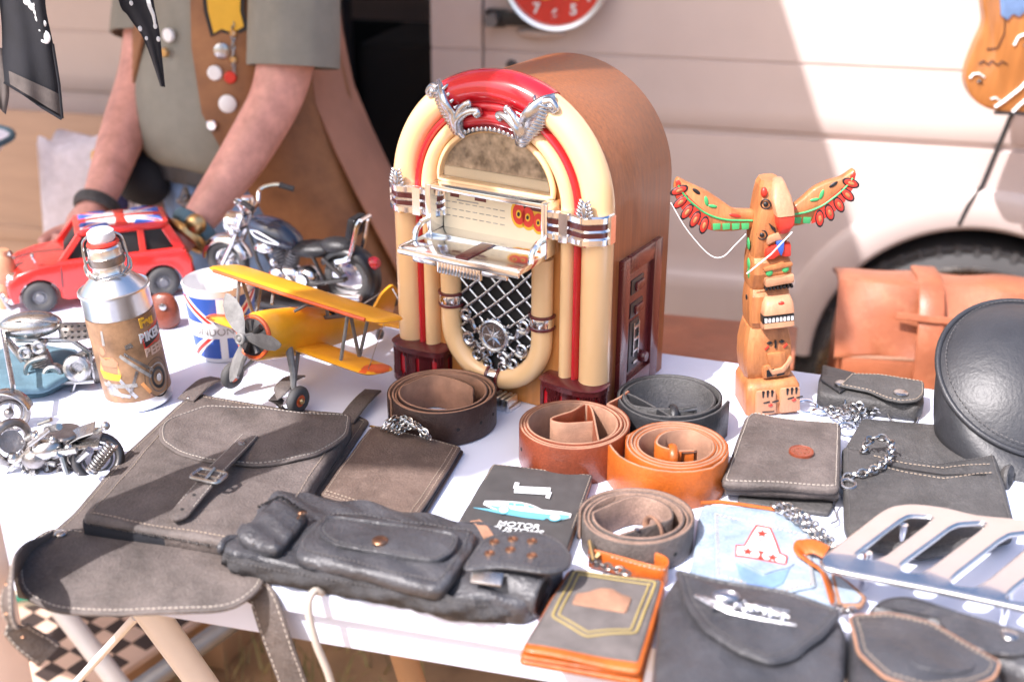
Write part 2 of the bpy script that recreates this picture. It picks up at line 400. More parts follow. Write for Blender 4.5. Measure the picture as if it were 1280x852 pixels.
# ================================================================== the setting
b = MB(); n = 40; b.rings([[(-60+120*i/n, -60+120*j/n, 0) for i in range(n+1)] for j in range(n+1)], closed=False)
struct(b.build('ground', 'earth', smooth=0), label='dry brown earth with sparse grass')
b = MB(); rnd = random.Random(3)
for k in range(5200):
    x, y = rnd.uniform(-1.5, 1.2), rnd.uniform(.9, 3.0)
    cl = math.sin(x*7+1.3)*math.sin(y*6+.4)+rnd.uniform(-.6, .6)
    if cl < -.05: continue
    h = rnd.uniform(.02, .075)*(1+.4*cl); a = rnd.uniform(0, 6.28); w = rnd.uniform(.0015, .004); lx, ly = rnd.uniform(-.03, .03), rnd.uniform(-.03, .03)
    c, s_ = math.cos(a)*w, math.sin(a)*w
    v = [b.v((x-c, y-s_, 0)), b.v((x+c, y+s_, 0)), b.v((x+lx*.5+c*.7, y+ly*.5+s_*.7, h*.6)), b.v((x+lx, y+ly, h)), b.v((x+lx*.5-c*.7, y+ly*.5-s_*.7, h*.6))]
    b.f(v)
struct(b.build('grass', 'grass_blade', smooth=0), 'stuff')

# ------------------------------------------------------------------ van
VA = R(-14.5); VO = Vector((0, 2.45, 0))
VM = TR(*VO) @ rotz(VA)
van = thing('van', 'beige panel van parked behind the stall with its side door open', 'van', VO, VA)
def van_y(z):
    t = [(.40, .03), (.457, .004), (.468, -.012), (.562, -.012), (.582, 0), (.8655, -.003), (.868, .009), (.875, .009), (.878, 0), (.884, -.004), (1.0085, 0), (1.010, .004), (1.0135, .004), (1.015, 0), (1.35, .01), (1.75, .05), (1.95, .14), (2.02, .26)]
    for i in range(len(t)-1):
        if z <= t[i+1][0]: f = (z-t[i][0])/(t[i+1][0]-t[i][0]); return t[i][1]+f*(t[i+1][1]-t[i][1])
    return t[-1][1]
ZR = [.457, .462, .468, .50, .54, .562, .572, .582, .62, .66, .70, .74, .78, .82, .8655, .868, .875, .878, .884, .92, .96, 1.0085, 1.010, 1.0135, 1.015, 1.1, 1.2, 1.35, 1.5, 1.65, 1.75, 1.85, 1.95, 2.02]
AX, AZ, AR = .94, .417, .30
def side(name, x0, x1, out=0):
    b = MB(); n = max(3, int((x1-x0)/.016)); cols = []
    for i in range(n+1):
        x = x0+(x1-x0)*i/n
        zc = AZ+math.sqrt(AR*AR-(x-AX)**2) if abs(x-AX) < AR else 0
        cols.append([(x, van_y(max(z, zc))-out, max(z, zc)) for z in ZR])
    vr = [[b.v(c) for c in col] for col in cols]
    for i in range(n):
        for j in range(len(ZR)-1):
            zz = [cols[i][j][2], cols[i+1][j][2], cols[i+1][j+1][2], cols[i][j+1][2]]
            if max(zz)-min(zz) < 1e-4 or (abs(zz[0]-zz[3]) < 1e-6 and abs(zz[1]-zz[2]) < 1e-6): continue
            b.f((vr[i][j], vr[i+1][j], vr[i+1][j+1], vr[i][j+1]))
    for i in (0, n):                                      # turned-in edges
        e = [b.v((c[0], c[1]+.035, c[2])) for c in cols[i]]
        for j in range(len(ZR)-1): b.f((vr[i][j], vr[i][j+1], e[j+1], e[j]))
    return b.build(name, 'van_paint', van, smooth=50)
side('side_panel', -2.5, -.374); side('sliding_door', -.167, -.061, .012); side('side_panel', -.058, 2.3)
b = MB(); b.box((-.1, .95, 2.02), (4.8, 1.4, .03)); b.build('roof', 'van_paint', van, bevel=.01)
b = MB(); b.box((-.1, 1.75, 1.2), (4.8, .03, 1.6)); b.box((-2.5, .9, 1.2), (.02, 1.7, 1.6)); b.box((2.3, .9, 1.2), (.02, 1.7, 1.6)); b.build('far_side', 'van_paint', van)
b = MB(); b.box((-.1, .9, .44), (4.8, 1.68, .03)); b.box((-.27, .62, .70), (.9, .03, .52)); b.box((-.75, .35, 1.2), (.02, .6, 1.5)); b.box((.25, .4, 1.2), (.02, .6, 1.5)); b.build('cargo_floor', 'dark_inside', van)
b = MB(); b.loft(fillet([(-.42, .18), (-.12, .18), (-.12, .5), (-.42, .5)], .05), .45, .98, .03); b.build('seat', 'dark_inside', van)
b = MB(); b.box((-.19, .30, .78), (.05, .05, .30)); b.build('seat_buckle', 'cardboard', van, bevel=.01)
b = MB(); b.prism([(-.385, 0), (-.36, 0), (-.36, .05), (-.385, .05)], .457, 2.0); b.build('dark_door_strip', 'black_plastic', van, bevel=.004)
# raised lip round the wheel arch, black well behind, wheel
b = MB(); rs = []
for k in range(49):
    a = math.pi*k/48; c, s_ = math.cos(a), math.sin(a)
    ro = .372
    rs.append([(AX+AR*c, .05, AZ+AR*s_), (AX+(AR-.003)*c, -.010, AZ+(AR-.003)*s_), (AX+(AR+.008)*c, -.018, AZ+(AR+.008)*s_), (AX+(AR+.055)*c, -.013, AZ+(AR+.055)*s_), (AX+ro*c, -.010, AZ+ro*s_), (AX+(ro+.006)*c, .004, AZ+(ro+.006)*s_)])
b.rings(rs, closed=False); b.build('wheel_arch', 'van_paint', van, smooth=60)
b = MB(); rs = []
for k in range(33):
    a = math.pi*k/32; c, s_ = math.cos(a), math.sin(a)
    rs.append([(AX+(AR+.003)*c, .03, AZ+(AR+.003)*s_), (AX+(AR+.05)*c, .06, AZ+(AR+.05)*s_), (AX+(AR+.05)*c, .42, AZ+(AR+.05)*s_), (AX, .42, AZ)])
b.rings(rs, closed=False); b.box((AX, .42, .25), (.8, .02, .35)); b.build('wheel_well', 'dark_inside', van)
wh = MB(); wh.lathe([(.24, -.085), (.292, -.085), (.325, -.06), (.335, 0), (.335, .12), (.2, .15)], 64, (AX, .10, .342), 'y'); wheel = wh.build('wheel', 'rubber', van)
wh = MB()
for k in range(56):
    a = 2*math.pi*k/56
    wh.box((AX+.318*math.cos(a), .030, .342+.318*math.sin(a)), (.024, .014, .012), Euler((0, -a, 0)))
wh.torus((AX, .034, .342), .318, .008, (0, 1, 0), 64, 6); wh.build('tread', 'rubber', wheel)
wh = MB(); wh.lathe([(0, -.045), (.06, -.05), (.08, -.03), (.17, -.035), (.22, -.02), (.24, -.075), (.282, -.092), (.290, -.08), (.26, 0)], 48, (AX, .10, .342), 'y'); wh.build('rim', 'steel', wheel)
# seams beside the wheel, latch and button
b = MB(); b.tube([(1.06, -.002, 1.5), (.99, -.002, 1.02), (.955, -.004, .93), (.926, -.004, .80), (.905, -.014, .76), (.894, -.016, .722)], .0045, 6); b.build('dark_door_strip', 'black_plastic', van)  # dark strip stands in for the shade in the door gap
b = MB(); b.prism(fillet([(-.045, 1.062), (-.006, 1.062), (-.004, 1.066), (.085, 1.066), (.085, 1.092), (-.004, 1.092), (-.006, 1.096), (-.045, 1.096)], .003), -.014, -.036, 'y'); latch = b.build('door_latch', 'black_plastic', van, bevel=.003)
b = MB(); b.lathe([(.0, -.042), (.009, -.041), (.0125, -.036), (.0125, -.01)], 20, (-.026, 0, 1.079), 'y'); 
for v in b.bm.verts: v.co.y = -.078-v.co.y
b.bm.verts.ensure_lookup_table(); b.build('bolt', 'galvanised', latch)
b = MB(); b.ell((.062, -.012, 1.051), (.05, .02, .012)); b.build('pull_recess', 'van_paint', van)
b = MB(); b.ell((.0, -.004, .985), (.011, .01, .009)); b.build('lock', 'dark_metal', van)

# ------------------------------------------------------------------ the stall table
n1, n2 = P(357, 736), P(663, 785); b1, b2 = P(987, 462), P(845, 443)
def on(a, c, x): t = (x-a.x)/(c.x-a.x); return (x, a.y+(c.y-a.y)*t)
TQ = [on(n1, n2, -.62), on(n1, n2, 1.05), on(b1, b2, 1.05), on(b1, b2, -1.15), (-1.15, 1.3)]
table = thing('display_table', 'white folding table carrying all the goods of the stall', 'table', (.0, 1.2, 0))
tl = TR(0, -1.2, 0)
b = MB(tl); b.prism(TQ, T-.026, T); b.build('tabletop', 'table_white', table, bevel=.003)
nd = (n2-n1).normalized(); nn = Vector((nd.y, -nd.x, 0))
b = MB(tl)
a0 = Vector((*on(n1, n2, -.52), 0))-nn*.012; a1 = Vector((*on(n1, n2, .98), 0))-nn*.012
b.prism([(a0.x, a0.y), (a1.x, a1.y), (a1.x-nn.x*.02, a1.y-nn.y*.02), (a0.x-nn.x*.02, a0.y-nn.y*.02)], T-.066, T-.026); b.build('apron', 'table_white', table, bevel=.002)
c = Vector((*on(n1, n2, -.475), 0))
b = MB(tl @ TR(c.x, c.y, 0) @ rotz(math.atan2(nd.y, nd.x))); b.box((0, .006, T-.042), (.04, .03, .03)); b.build('corner_bracket', 'black_plastic', table, bevel=.003)
def leg(pa, pb, r=.0145, m='white_metal', name='leg'):
    b = MB(tl); b.tube([pa, pb], r, 14); return b.build(name, m, table)
q0 = G(178, 748, .745); q1 = G(250, 852, .50); dq = q1-q0
q0 = Vector((-.36, 1.02, .75)); 
def ground_of(a, px, py, Y):                                # leg from a through the pixel at distance Y down to the ground
    bb = V(px, py, Y); d = bb-a; return a+d*((0-a.z)/d.z)
la = V(172, 742, 1.04); lb = ground_of(la, 256, 858, 1.12); leg(la, lb, .0165)
ra = la+Vector((-.30, .50, 0)); rb = lb+Vector((-.30, .50, 0))
la2 = V(40, 715, 1.62); leg(la2, ground_of(la2, 96, 787, 1.58), .016)
la3 = V(335, 745, 1.55); leg(la3, ground_of(la3, 180, 856, 1.45), .016, 'galvanised')
leg(V(170, 770, 1.06), V(90, 858, 1.25), .005, 'white_metal', 'brace')
wl_ = V(505, 800, 1.35); leg(wl_+Vector((-.02, 0, .06)), ground_of(wl_, 520, 850, 1.33), .018, 'cardboard')
leg(Vector((.95, 1.0, .75)), Vector((.9, 1.2, 0)), .0165); leg(Vector((.95, 1.2, .75)), Vector((1.0, .95, 0)), .0165)

# ------------------------------------------------------------------ stall pole, canopy, rail
post = thing('stall_pole', 'pale square metal pole at the front corner of the stall', 'pole', (0, 0, 0))
pr = V(46, 852, .93); hw = .029
pc = Vector((pr.x-hw*1.38, .93, 0)); post.location = (pc.x, pc.y, 0)
b = MB(rotz(R(35))); b.box((0, 0, 1.2), (2*hw, 2*hw, 2.4)); b.build('upright', 'pole_beige', post, bevel=.004)
b = MB(rotz(R(35))); b.box((0, 0, .008), (.16, .16, .014)); b.build('base_plate', 'pole_beige', post, bevel=.003)
ZC2 = 2.35
can = thing('stall_canopy', 'unseen pale canvas awning on thin bars with an added shade flap', 'canopy', (-1.2, 1.6, ZC2))
cl = TR(1.2, -1.6, -ZC2)
b = MB(cl); b.prism([(.08, 2.7), (-.40, .90), (-2.8, 1.10), (-2.8, 2.7)], ZC2, ZC2+.004); b.build('roof_sheet', 'canvas', can)  # out of view; outline follows the shade edge on the van
b = MB(cl); b.prism([(-1.09, .33), (-.93, .315), (-.75, .455), (-.635, .548), (-.66, .580), (-.90, .72), (-1.0, .74), (-1.13, .52)], ZC2-.02, ZC2-.016); b.build('front_flap', 'canvas', can)  # unseen sheet added only to shade the jukebox front and belts
b = MB(cl)
b.tube([(-1.0, .36, ZC2-.03), (-1.05, 1.05, ZC2-.02)], .012, 10)
b.tube([(-2.8, 1.1, ZC2-.03), (-.40, .9, ZC2-.03)], .016, 10); b.tube([(-.40, .9, ZC2-.03), (.08, 2.7, ZC2-.03)], .016, 10); b.tube([(-1.0, .40, ZC2-.03), (-.75, .47, ZC2-.03)], .012, 10)
b.tube([(pc.x, pc.y, ZC2), (pc.x-.15, 1.07, ZC2-.02)], .016, 10)
b.build('frame_bar', 'white_metal', can)
for x, y in ((-2.78, 1.14), (-2.78, 2.68), (.06, 2.66)):
    b = MB(cl); b.tube([(x, y, 0), (x, y, ZC2)], .02, 10); b.build('corner_leg', 'white_metal', can)
rail = thing('hanging_rail', 'thin steel rail hung above the table for headscarves', 'rail', (-.75, 1.42, 1.40))
b = MB(); b.tube([(-.75, -.08, 0), (.33, .04, 0)], .009, 10); b.build('bar', 'galvanised', rail)
for x, y in ((-.6, -.063), (.25, .031)):
    b = MB(); b.tube([(x, y, 0), (x, y, ZC2-1.40-.02)], .002, 6); b.build('cord', 'pale_thread', rail)

# ------------------------------------------------------------------ boxes behind and below the table
def carton(name, label, cat, c, d, a, m='cardboard', group=None, flap=True):
    t = thing(name, label, cat, c, a, group)
    b = MB(); b.box((0, 0, d[2]/2), d); b.build('walls', m, t, bevel=.004)
    if flap:
        b = MB()
        for sy in (-1, 1): b.box((0, sy*d[1]*.25, d[2]+.004), (d[0]*.99, d[1]*.49, .004), Euler((sy*R(2), 0, 0)))
        b.build('flap', m, t)
        b = MB(); b.box((0, 0, d[2]+.009), (d[0], .05, .001)); b.build('tape', 'worn_brown_leather' if 0 else 'coat_suede', t)
    return t
bdt = thing('wooden_board', 'tan plywood board leaning on the van at the left edge', 'board', (-1.16, 2.52, 0), R(-14.5))
b = MB(rotx(R(-4))); b.box((0, 0, .44), (.72, .018, .86)); b.build('panel', 'plywood', bdt, bevel=.003)
b = MB(rotx(R(-4))); b.box((0, -.013, .60), (.72, .008, .03)); b.build('batten', 'plywood', bdt, bevel=.002)
carton('cardboard_box', 'brown cardboard box half hidden in shade under the table', 'box', (-.62, 1.98, 0), (.30, .3, .12), R(-20))
stn = thing('pedestal_stand', 'slim metal stand holding the shallow bowl at the left edge', 'stand', (-.998, 2.10, 0))
b = MB(); b.tube([(0, 0, .004), (0, 0, .862)], .010, 12); b.lathe([(.13, 0), (.13, .008), (.02, .016), (0, .016)], 28); b.lathe([(0, .862), (.05, .862), (.05, .87), (0, .87)], 24); b.build('post', 'galvanised', stn)
dish = thing('shallow_bowl', 'shallow patterned bowl with a teal rim at the left edge', 'bowl', (-.998, 2.10, .871))
b = MB(); b.lathe([(.03, 0), (.07, .012), (.10, .045), (.105, .05), (.098, .047), (.06, .018), (0, .012)], 32); b.build('body', 'lace', dish)
b = MB(); b.torus((0, 0, .046), .103, .006, n=32); b.build('rim', 'teal_cloth', dish)
crate = thing('plastic_crate', 'bright blue plastic crate on the ground under the table', 'crate', (-.97, 1.98, 0), R(-10))
b = MB(); b.rings([[(x, y, z) for x, y in fillet([(-w, -d), (w, -d), (w, d), (-w, d)], .02, 3)] for w, d, z in ((.16, .11, 0), (.18, .13, .20), (.19, .14, .20), (.19, .14, .22), (.175, .125, .22), (.155, .105, .01))]); b.build('shell', 'card_blue', crate)
b = MB(); b.tube([(-.16, -.135, .205), (-.08, -.15, .205), (.08, -.15, .205), (.16, -.135, .205)], .006, 8); b.build('handle', 'card_blue', crate)
def book(label, c, d, a, m, zz):
    t = thing('book', label, 'book', (c[0], c[1], zz), a)
    b = MB(); b.box((0, 0, .0015), (d[0], d[1], .003)); b.box((0, 0, d[2]-.0015), (d[0], d[1], .003)); b.box((-d[0]/2+.0015, 0, d[2]/2), (.003, d[1], d[2]-.006)); b.build('cover', m, t)
    b = MB(); b.box((.001, 0, d[2]/2), (d[0]-.01, d[1]-.008, d[2]-.006)); b.build('pages', 'cream_paper', t)
    return t
stack = thing('wooden_box', 'low brown box under the table holding up the books and board', 'box', (-.80, 1.84, 0), R(-25))
b = MB(); b.box((0, 0, .06), (.42, .34, .12)); b.build('walls', 'cardboard', stack, bevel=.004); b = MB(); b.box((0, 0, .124), (.43, .35, .008)); b.build('lid', 'cardboard', stack, bevel=.002)
book('dark green hardback book under the table beside the chequered board', (-.87, 1.90), (.16, .21, .03), R(20), 'card_green', .128)
bk = book('grey hardback book with orange and teal cover patches, on the green one', (-.872, 1.905), (.15, .20, .028), R(14), 'book_grey', .159)
for c, m in (((.02, .05), 'flesh_ink'), ((.03, -.02), 'teal_cloth'), ((-.03, -.04), 'paint_white')):
    b = MB(); b.prism([(c[0]-.03, c[1]-.02), (c[0]+.035, c[1]-.015), (c[0]+.02, c[1]+.02), (c[0]-.03, c[1]+.02)], .0281, .0287); b.build('cover_print', m, bk)
board = thing('chess_board', 'brown and beige chequered board lying on a box under the table', 'board', (-.745, 1.745, .128), R(-33))
b = MB(); b.box((0, 0, .006), (.31, .31, .012)); b.build('frame', 'check_pale', board, bevel=.002)
b = MB()
for i in range(8):
    for j in range(8):
        if (i+j) % 2: b.box(((i-3.5)*.036, (j-3.5)*.036, .0125), (.0358, .0358, .0016))
b.build('dark_squares', 'check_dark', board)
# ================================================================== the jukebox
JA = R(-31); JO = Vector((-.0068, 1.347, T)) + Vector((math.cos(JA), math.sin(JA), 0))*-.007
jb = thing('jukebox', 'small wooden arched jukebox radio with cream tubes and a red top', 'jukebox', JO, JA)
SPZ, JD = .256, .176
def arch_prof(r, z0, zs, n=40):
    return [(-r, z0)]+[(-r*math.cos(math.pi*k/n), zs+r*math.sin(math.pi*k/n)) for k in range(n+1)]+[(r, z0)]
b = MB()
pr_ = arch_prof(.139, 0, SPZ); pi_ = arch_prof(.136, 0, SPZ)
b.rings([[(x, y, z) for x, z in q] for q, y in ((pi_, 0), (pr_, .002), (pr_, JD-.003), (pi_, JD))], cap0=False, cap1=True)
b.build('cabinet', 'jukebox_wood', jb, smooth=50)
b = MB(); b.rings([[(x, y, z) for x, z in arch_prof(.1375, .001, SPZ)] for y in (-.006, .004)]); b.build('front_board', 'jukebox_front', jb, smooth=50)
def arch(b, Rm, rx, ry, yc, a0, a1, zleg=None, n=48, m=18):
    st = []
    if zleg is not None: st += [(Rm, z, 1, 0) for z in (zleg, zleg+.002, zleg+.07, zleg+.14)]
    for k in range(n+1):
        a = a0+(a1-a0)*k/n; st.append((Rm*math.cos(a), SPZ+Rm*math.sin(a), math.cos(a), math.sin(a)))
    if zleg is not None: st += [(-Rm, z, -1, 0) for z in (zleg+.14, zleg+.07, zleg+.002, zleg)]
    b.rings([[(x+c*rx*math.cos(t), yc-ry*math.sin(t), z+s_*rx*math.cos(t)) for t in [2*math.pi*j/m for j in range(m)]] for x, z, c, s_ in st])
b = MB(); arch(b, .1295, .0178, .0205, -.003, 0, math.pi, .04); b.build('outer_tube', 'cream_plastic', jb)
b = MB(); arch(b, .1085, .0046, .0105, -.008, 0, math.pi, .04); b.build('stripe', 'red_plastic', jb)
b = MB(); arch(b, .0955, .0098, .0165, -.004, 0, math.pi, .04); b.build('inner_tube', 'cream_plastic', jb)
A0, A1 = R(61), R(119)
b = MB(); arch(b, .1290, .0198, .0235, -.003, A0, A1, n=24); arch(b, .1085, .0070, .0125, -.008, A0, A1, n=24); arch(b, .0955, .0115, .0185, -.004, A0, A1, n=24); b.build('red_top', 'red_plastic', jb)
# cast leaves and the band under the red top
def pol(r, a, y): return (r*math.cos(a), y, SPZ+r*math.sin(a))
for sg in (1, -1):
    def q(r, deg, y): a = R(90-sg*deg); return pol(.0815+(r-.0705)*.77, a, y+.005)
    b = MB()
    st = bez([q(.0705, 29, -.024), q(.085, 28.5, -.030), q(.104, 27.5, -.030), q(.125, 27.5, -.034), q(.144, 29, -.026), q(.154, 31.5, -.016)], 30)
    b.tube(st, lambda t: .0075+.0030*math.sin(math.pi*min(1, t*1.1)), 10, flat=.6)
    b.tube(bez([q(.148, 29.5, -.028), q(.155, 32, -.027), q(.152, 35.5, -.027), q(.145, 35, -.027), q(.146, 32.5, -.029)], 22), lambda t: .0052*(1-.55*t), 8)
    b.ell(q(.1485, 33.2, -.026), (.0055, .006, .0055), 10, 8)
    b.tube(bez([q(.080, 27, -.029), q(.094, 22.5, -.033), q(.101, 15.5, -.033), q(.102, 9, -.031), q(.098, 7, -.031), q(.0945, 9.5, -.033)], 26), lambda t: .0078*(1-.35*t), 10, flat=.7)
    b.tube(bez([q(.088, 25, -.031), q(.103, 20.5, -.033), q(.112, 15, -.034), q(.114, 12.5, -.033)], 16), lambda t: .0065*(1-.5*t), 8)
    b.ell(q(.113, 12.6, -.033), (.0045, .004, .0045), 10, 8); b.ell(q(.0975, 8.5, -.033), (.005, .004, .005), 10, 8)
    for k in range(13):
        t = k/12; r0 = .076+.066*t
        for dd, ln in ((2.6, 3.3), (-2.2, -2.6)):
            if dd < 0 and (r0 < .10 or k % 2): continue
            wob = 1+.35*math.sin(t*3.1)
            b.tube([q(r0, 28+(dd*.3)*wob, -.033), q(r0+.003, 28+(dd+ln*.4)*wob, -.031), q(r0+.0055, 28+(dd+ln)*wob, -.022)], [.0022, .0022, .0008], 6)
    b.build('leaf_ornament', 'cast_silver', jb, smooth=60)
b = MB(); arch(b, .0838, .0046, .012, -.010, R(60), R(120), n=24, m=10)
for k in range(15):
    a = R(62+4*k); b.ell(pol(.0843, a, -.0225), (.002, .0014, .0028), 8, 6)
b.build('silver_band', 'cast_silver', jb)
# dome window
DZ = .2720; DR, DH = .0755, .0640
b = MB(); b.prism([(-DR*math.cos(math.pi*k/30), DZ+DH*math.sin(math.pi*k/30)) for k in range(31)], -.0085, -.0065, 'y'); dw = b.build('window_back', 'collage', jb)
b = MB(); b.box((0, -.0095, DZ+.0075), (.144, .003, .014)); b.build('pale_shelf', 'cream_paper', dw, bevel=.001)
b = MB(); b.prism([(-DR*math.cos(math.pi*k/30), DZ+DH*math.sin(math.pi*k/30)) for k in range(31)], -.017, -.0155, 'y'); b.build('pane', 'clear_glass', jb)
b = MB(); b.tube([(-.0765*math.cos(math.pi*k/40), -.013, DZ+.0655*math.sin(math.pi*k/40)) for k in range(41)]+[(.0765-.00765*k, -.013, DZ-.001) for k in range(1, 20)], .0042, 10, closed=True); b.build('window_rim', 'cream_plastic', jb)
# display frame with title card and drop-down tray
fx, fz0, fz1 = .0785, .2075, .2655
b = MB()
for x in (-fx, fx): b.box((x, -.022, (fz0+fz1)/2), (.008, .030, fz1-fz0+.006))
for z in (fz0, fz1): b.box((0, -.0215, z), (2*fx-.008, .029, .006))
b.build('display_frame', 'chrome', jb, bevel=.0012)
b = MB(); b.box((0, -.0085, (fz0+fz1)/2), (2*fx-.008, .003, fz1-fz0-.006)); tc_ = b.build('title_card', 'cream_paper', jb)
for x, z, r in ((.031, .243, .0085), (.043, .241, .0080), (.057, .237, .0072), (.068, .237, .006)):
    for rr, y, m in ((r*1.35, -.0105, 'paint_yellow'), (r, -.0112, 'paint_red'), (r*.4, -.0119, 'paint_yellow'), (r*.2, -.0126, 'paint_black')):
        b = MB(); b.prism(circ(rr, 20, (x, z), ry=rr*1.5), y, y+.0006, 'y'); b.build('printed_disc', m, tc_)
for x, w in ((-.058, .017), (-.022, .022), (.052, .044)):
    b = MB(); b.prism([(x-w/2, .2585), (x-w/2, .2535), (x-w*.35, .2535), (x-w*.35, .2495), (x+w*.35, .2495), (x+w*.35, .2535), (x+w/2, .2535), (x+w/2, .2585)], -.0108, -.01, 'y'); b.build('printed_label', 'maroon_plastic', tc_)
b = MB()
for k in range(3):
    for j in range(9): b.box((-.068+j*.0095, -.0104, .243-k*.0085), (.0062, .0006, .0007))
b.box((-.040, -.0104, .2465), (.03, .0006, .0012)); b.build('printed_lines', 'grey_ink', tc_)
ty0, ty1, tz = -.034, -.094, .2045
b = MB(); b.prism(fillet([(-.079, ty0), (.079, ty0), (.080, ty1), (-.080, ty1)], .002, 2), tz, tz+.0035); b.box((0, ty1-.001, tz-.0005), (.162, .0035, .007)); 
for x in (-.0795, .0795): b.box((x, (ty0+ty1)/2, tz+.002), (.0035, .06, .0065))
tray = b.build('drop_tray', 'chrome', jb, bevel=.0006)
b = MB(); b.box((.004, (ty0+ty1)/2, tz+.0045), (.016, .056, .002)); b.build('tray_strip', 'maroon_plastic', tray, bevel=.0004)
b = MB()
b.box((0, ty1+.004, tz-.010), (.058, .006, .017))
for k in range(13): b.cyl((-.0255+k*.00425, ty1+.0005, tz-.018), (-.0255+k*.00425, ty1+.0005, tz-.003), .0014, 6)
for x in (-.047, .047): b.box((x, ty1+.004, tz-.007), (.032, .005, .009))
b.build('tray_pull', 'chrome', tray, bevel=.0008)
for sg in (-1, 1):
    b = MB(); b.tube(bez([(sg*.0785, -.036, .226), (sg*.0785, -.05, .226), (sg*.0785, -.062, .219), (sg*.0785, -.066, .208)], 14), .0036, 8); b.build('tray_arm', 'chrome', jb)
# U-shaped tube, clamps, grille
ux, uz, ur = .0640, .093, .0130
up_ = [(-ux, -.013, z) for z in (.196, .17, .14, .115)]+[(-ux*math.cos(math.pi*k/32), -.013, uz-ux*math.sin(math.pi*k/32)) for k in range(33)]+[(ux, -.013, z) for z in (.115, .14, .17, .196)]
b = MB(); b.tube(up_, ur, 16, up=(0, -1, 0)); b.build('bottom_tube', 'cream_plastic', jb, smooth=70)
def clamp(c, d, nm='tube_clamp'):
    c, d = Vector(c), Vector(d).normalized()
    b = MB(); b.cyl(c-d*.007, c+d*.007, ur+.0022, 20); o = b.build(nm, 'chrome', jb, bevel=.0008)
    b = MB()
    for k in (-1, 1): b.cyl(c+d*(.0075*k-.0016), c+d*(.0075*k+.0016), ur+.0034, 20)
    b.build('clamp_edge', 'maroon_plastic', o, bevel=.0005)
clamp((-ux, -.013, .122), (0, 0, 1)); clamp((ux, -.013, .118), (0, 0, 1)); clamp((0, -.013, uz-ux), (1, 0, 0))
gin = ux-.010
def uins(p, r=gin):
    x, z = p
    return abs(x) < r and (z > uz or math.hypot(x, z-uz) < r) and z < .2
b = MB(); b.prism([(-gin, .2)]+[(-gin*math.cos(math.pi*k/24), uz-gin*math.sin(math.pi*k/24)) for k in range(25)]+[(gin, .2)], -.0085, -.0065, 'y'); b.build('speaker_cloth', 'dark_inside', jb)
b = MB()
for sg in (1, -1):
    for k in range(-6, 8):
        c0 = -.115+k*.0265
        pts = [(sg*(c0+t*.16+.012*math.sin(t*3)), -.0115-.0012*sg, .06+t*.14) for t in [i/28 for i in range(29)]]
        run = []
        for p in pts+[(9, 0, 9)]:
            if uins((p[0], p[2]), gin+.002): run.append(p)
            else:
                if len(run) > 2: b.tube(run, .0021, 8)
                run = []
b.build('grille', 'cast_silver', jb)
b = MB(); mc = (0, -.0155, .086)
b.lathe([(.0205, 0), (.021, .003), (.0185, .0045), (.0165, .0038), (.0155, .0025), (0, .0025)], 32, (mc[0], mc[1], mc[2]), 'y')
for v in b.bm.verts: v.co.y = 2*mc[1]-v.co.y if v.co.y > mc[1] else v.co.y
for k in range(16):
    a = k*math.pi/8; b.ell((mc[0]+.021*math.cos(a), mc[1]-.0015, mc[2]+.021*math.sin(a)), .0024, 8, 6)
cv = b.v((mc[0], mc[1]-.0068, mc[2])); star = []
for k in range(16):
    a = k*math.pi/8; r = .0142 if k % 2 == 0 else .0052
    star.append(b.v((mc[0]+r*math.cos(a), mc[1]-.0032, mc[2]+r*math.sin(a))))
for k in range(16): b.f((star[k], star[(k+1) % 16], cv))
for sg in (-1, 1):
    def spi(cx, cz, r, a0, turns, tail, th=.0034):
        pts = [(cx+sg*r*(1-.75*t)*math.cos(a0+turns*6.283*t), -.0155, cz+r*(1-.75*t)*math.sin(a0+turns*6.283*t)) for t in [i/30 for i in range(31)]]
        pts = [(sg*tail[i][0], -.0145, tail[i][1]) for i in range(len(tail))]+[(p[0] if sg == 1 else p[0], p[1], p[2]) for p in pts]
        b.tube(bez(pts, 70), lambda t: th*(1-.4*t), 7)
    spi(sg*.0255, .055, .0085, 2.4, 1.3, [(.006, .058), (.012, .066)])
    spi(sg*.037, .075, .0095, 3.4, 1.35, [(.018, .062), (.025, .066)])
    spi(sg*.040, .106, .0085, 3.9, 1.3, [(.018, .088), (.028, .088), (.032, .094)])
    spi(sg*.012, .046, .0065, 1.0, 1.2, [(.004, .06), (.012, .057)], .003)
    b.tube(bez([(sg*.002, -.013, .106), (sg*.006, -.015, .100), (sg*.014, -.015, .098), (sg*.02, -.014, .104)], 14), lambda t: .0035*(1-.5*t), 7)
b.build('medallion', 'cast_silver', jb, smooth=24)
# foot comb
b = MB(); b.box((.0, -.026, .003), (.072, .026, .006))
for k in range(10): b.box((-.032+k*.0071, -.030, .009), (.0042, .024, .016))
b.build('foot_comb', 'aluminium', jb, bevel=.0012)
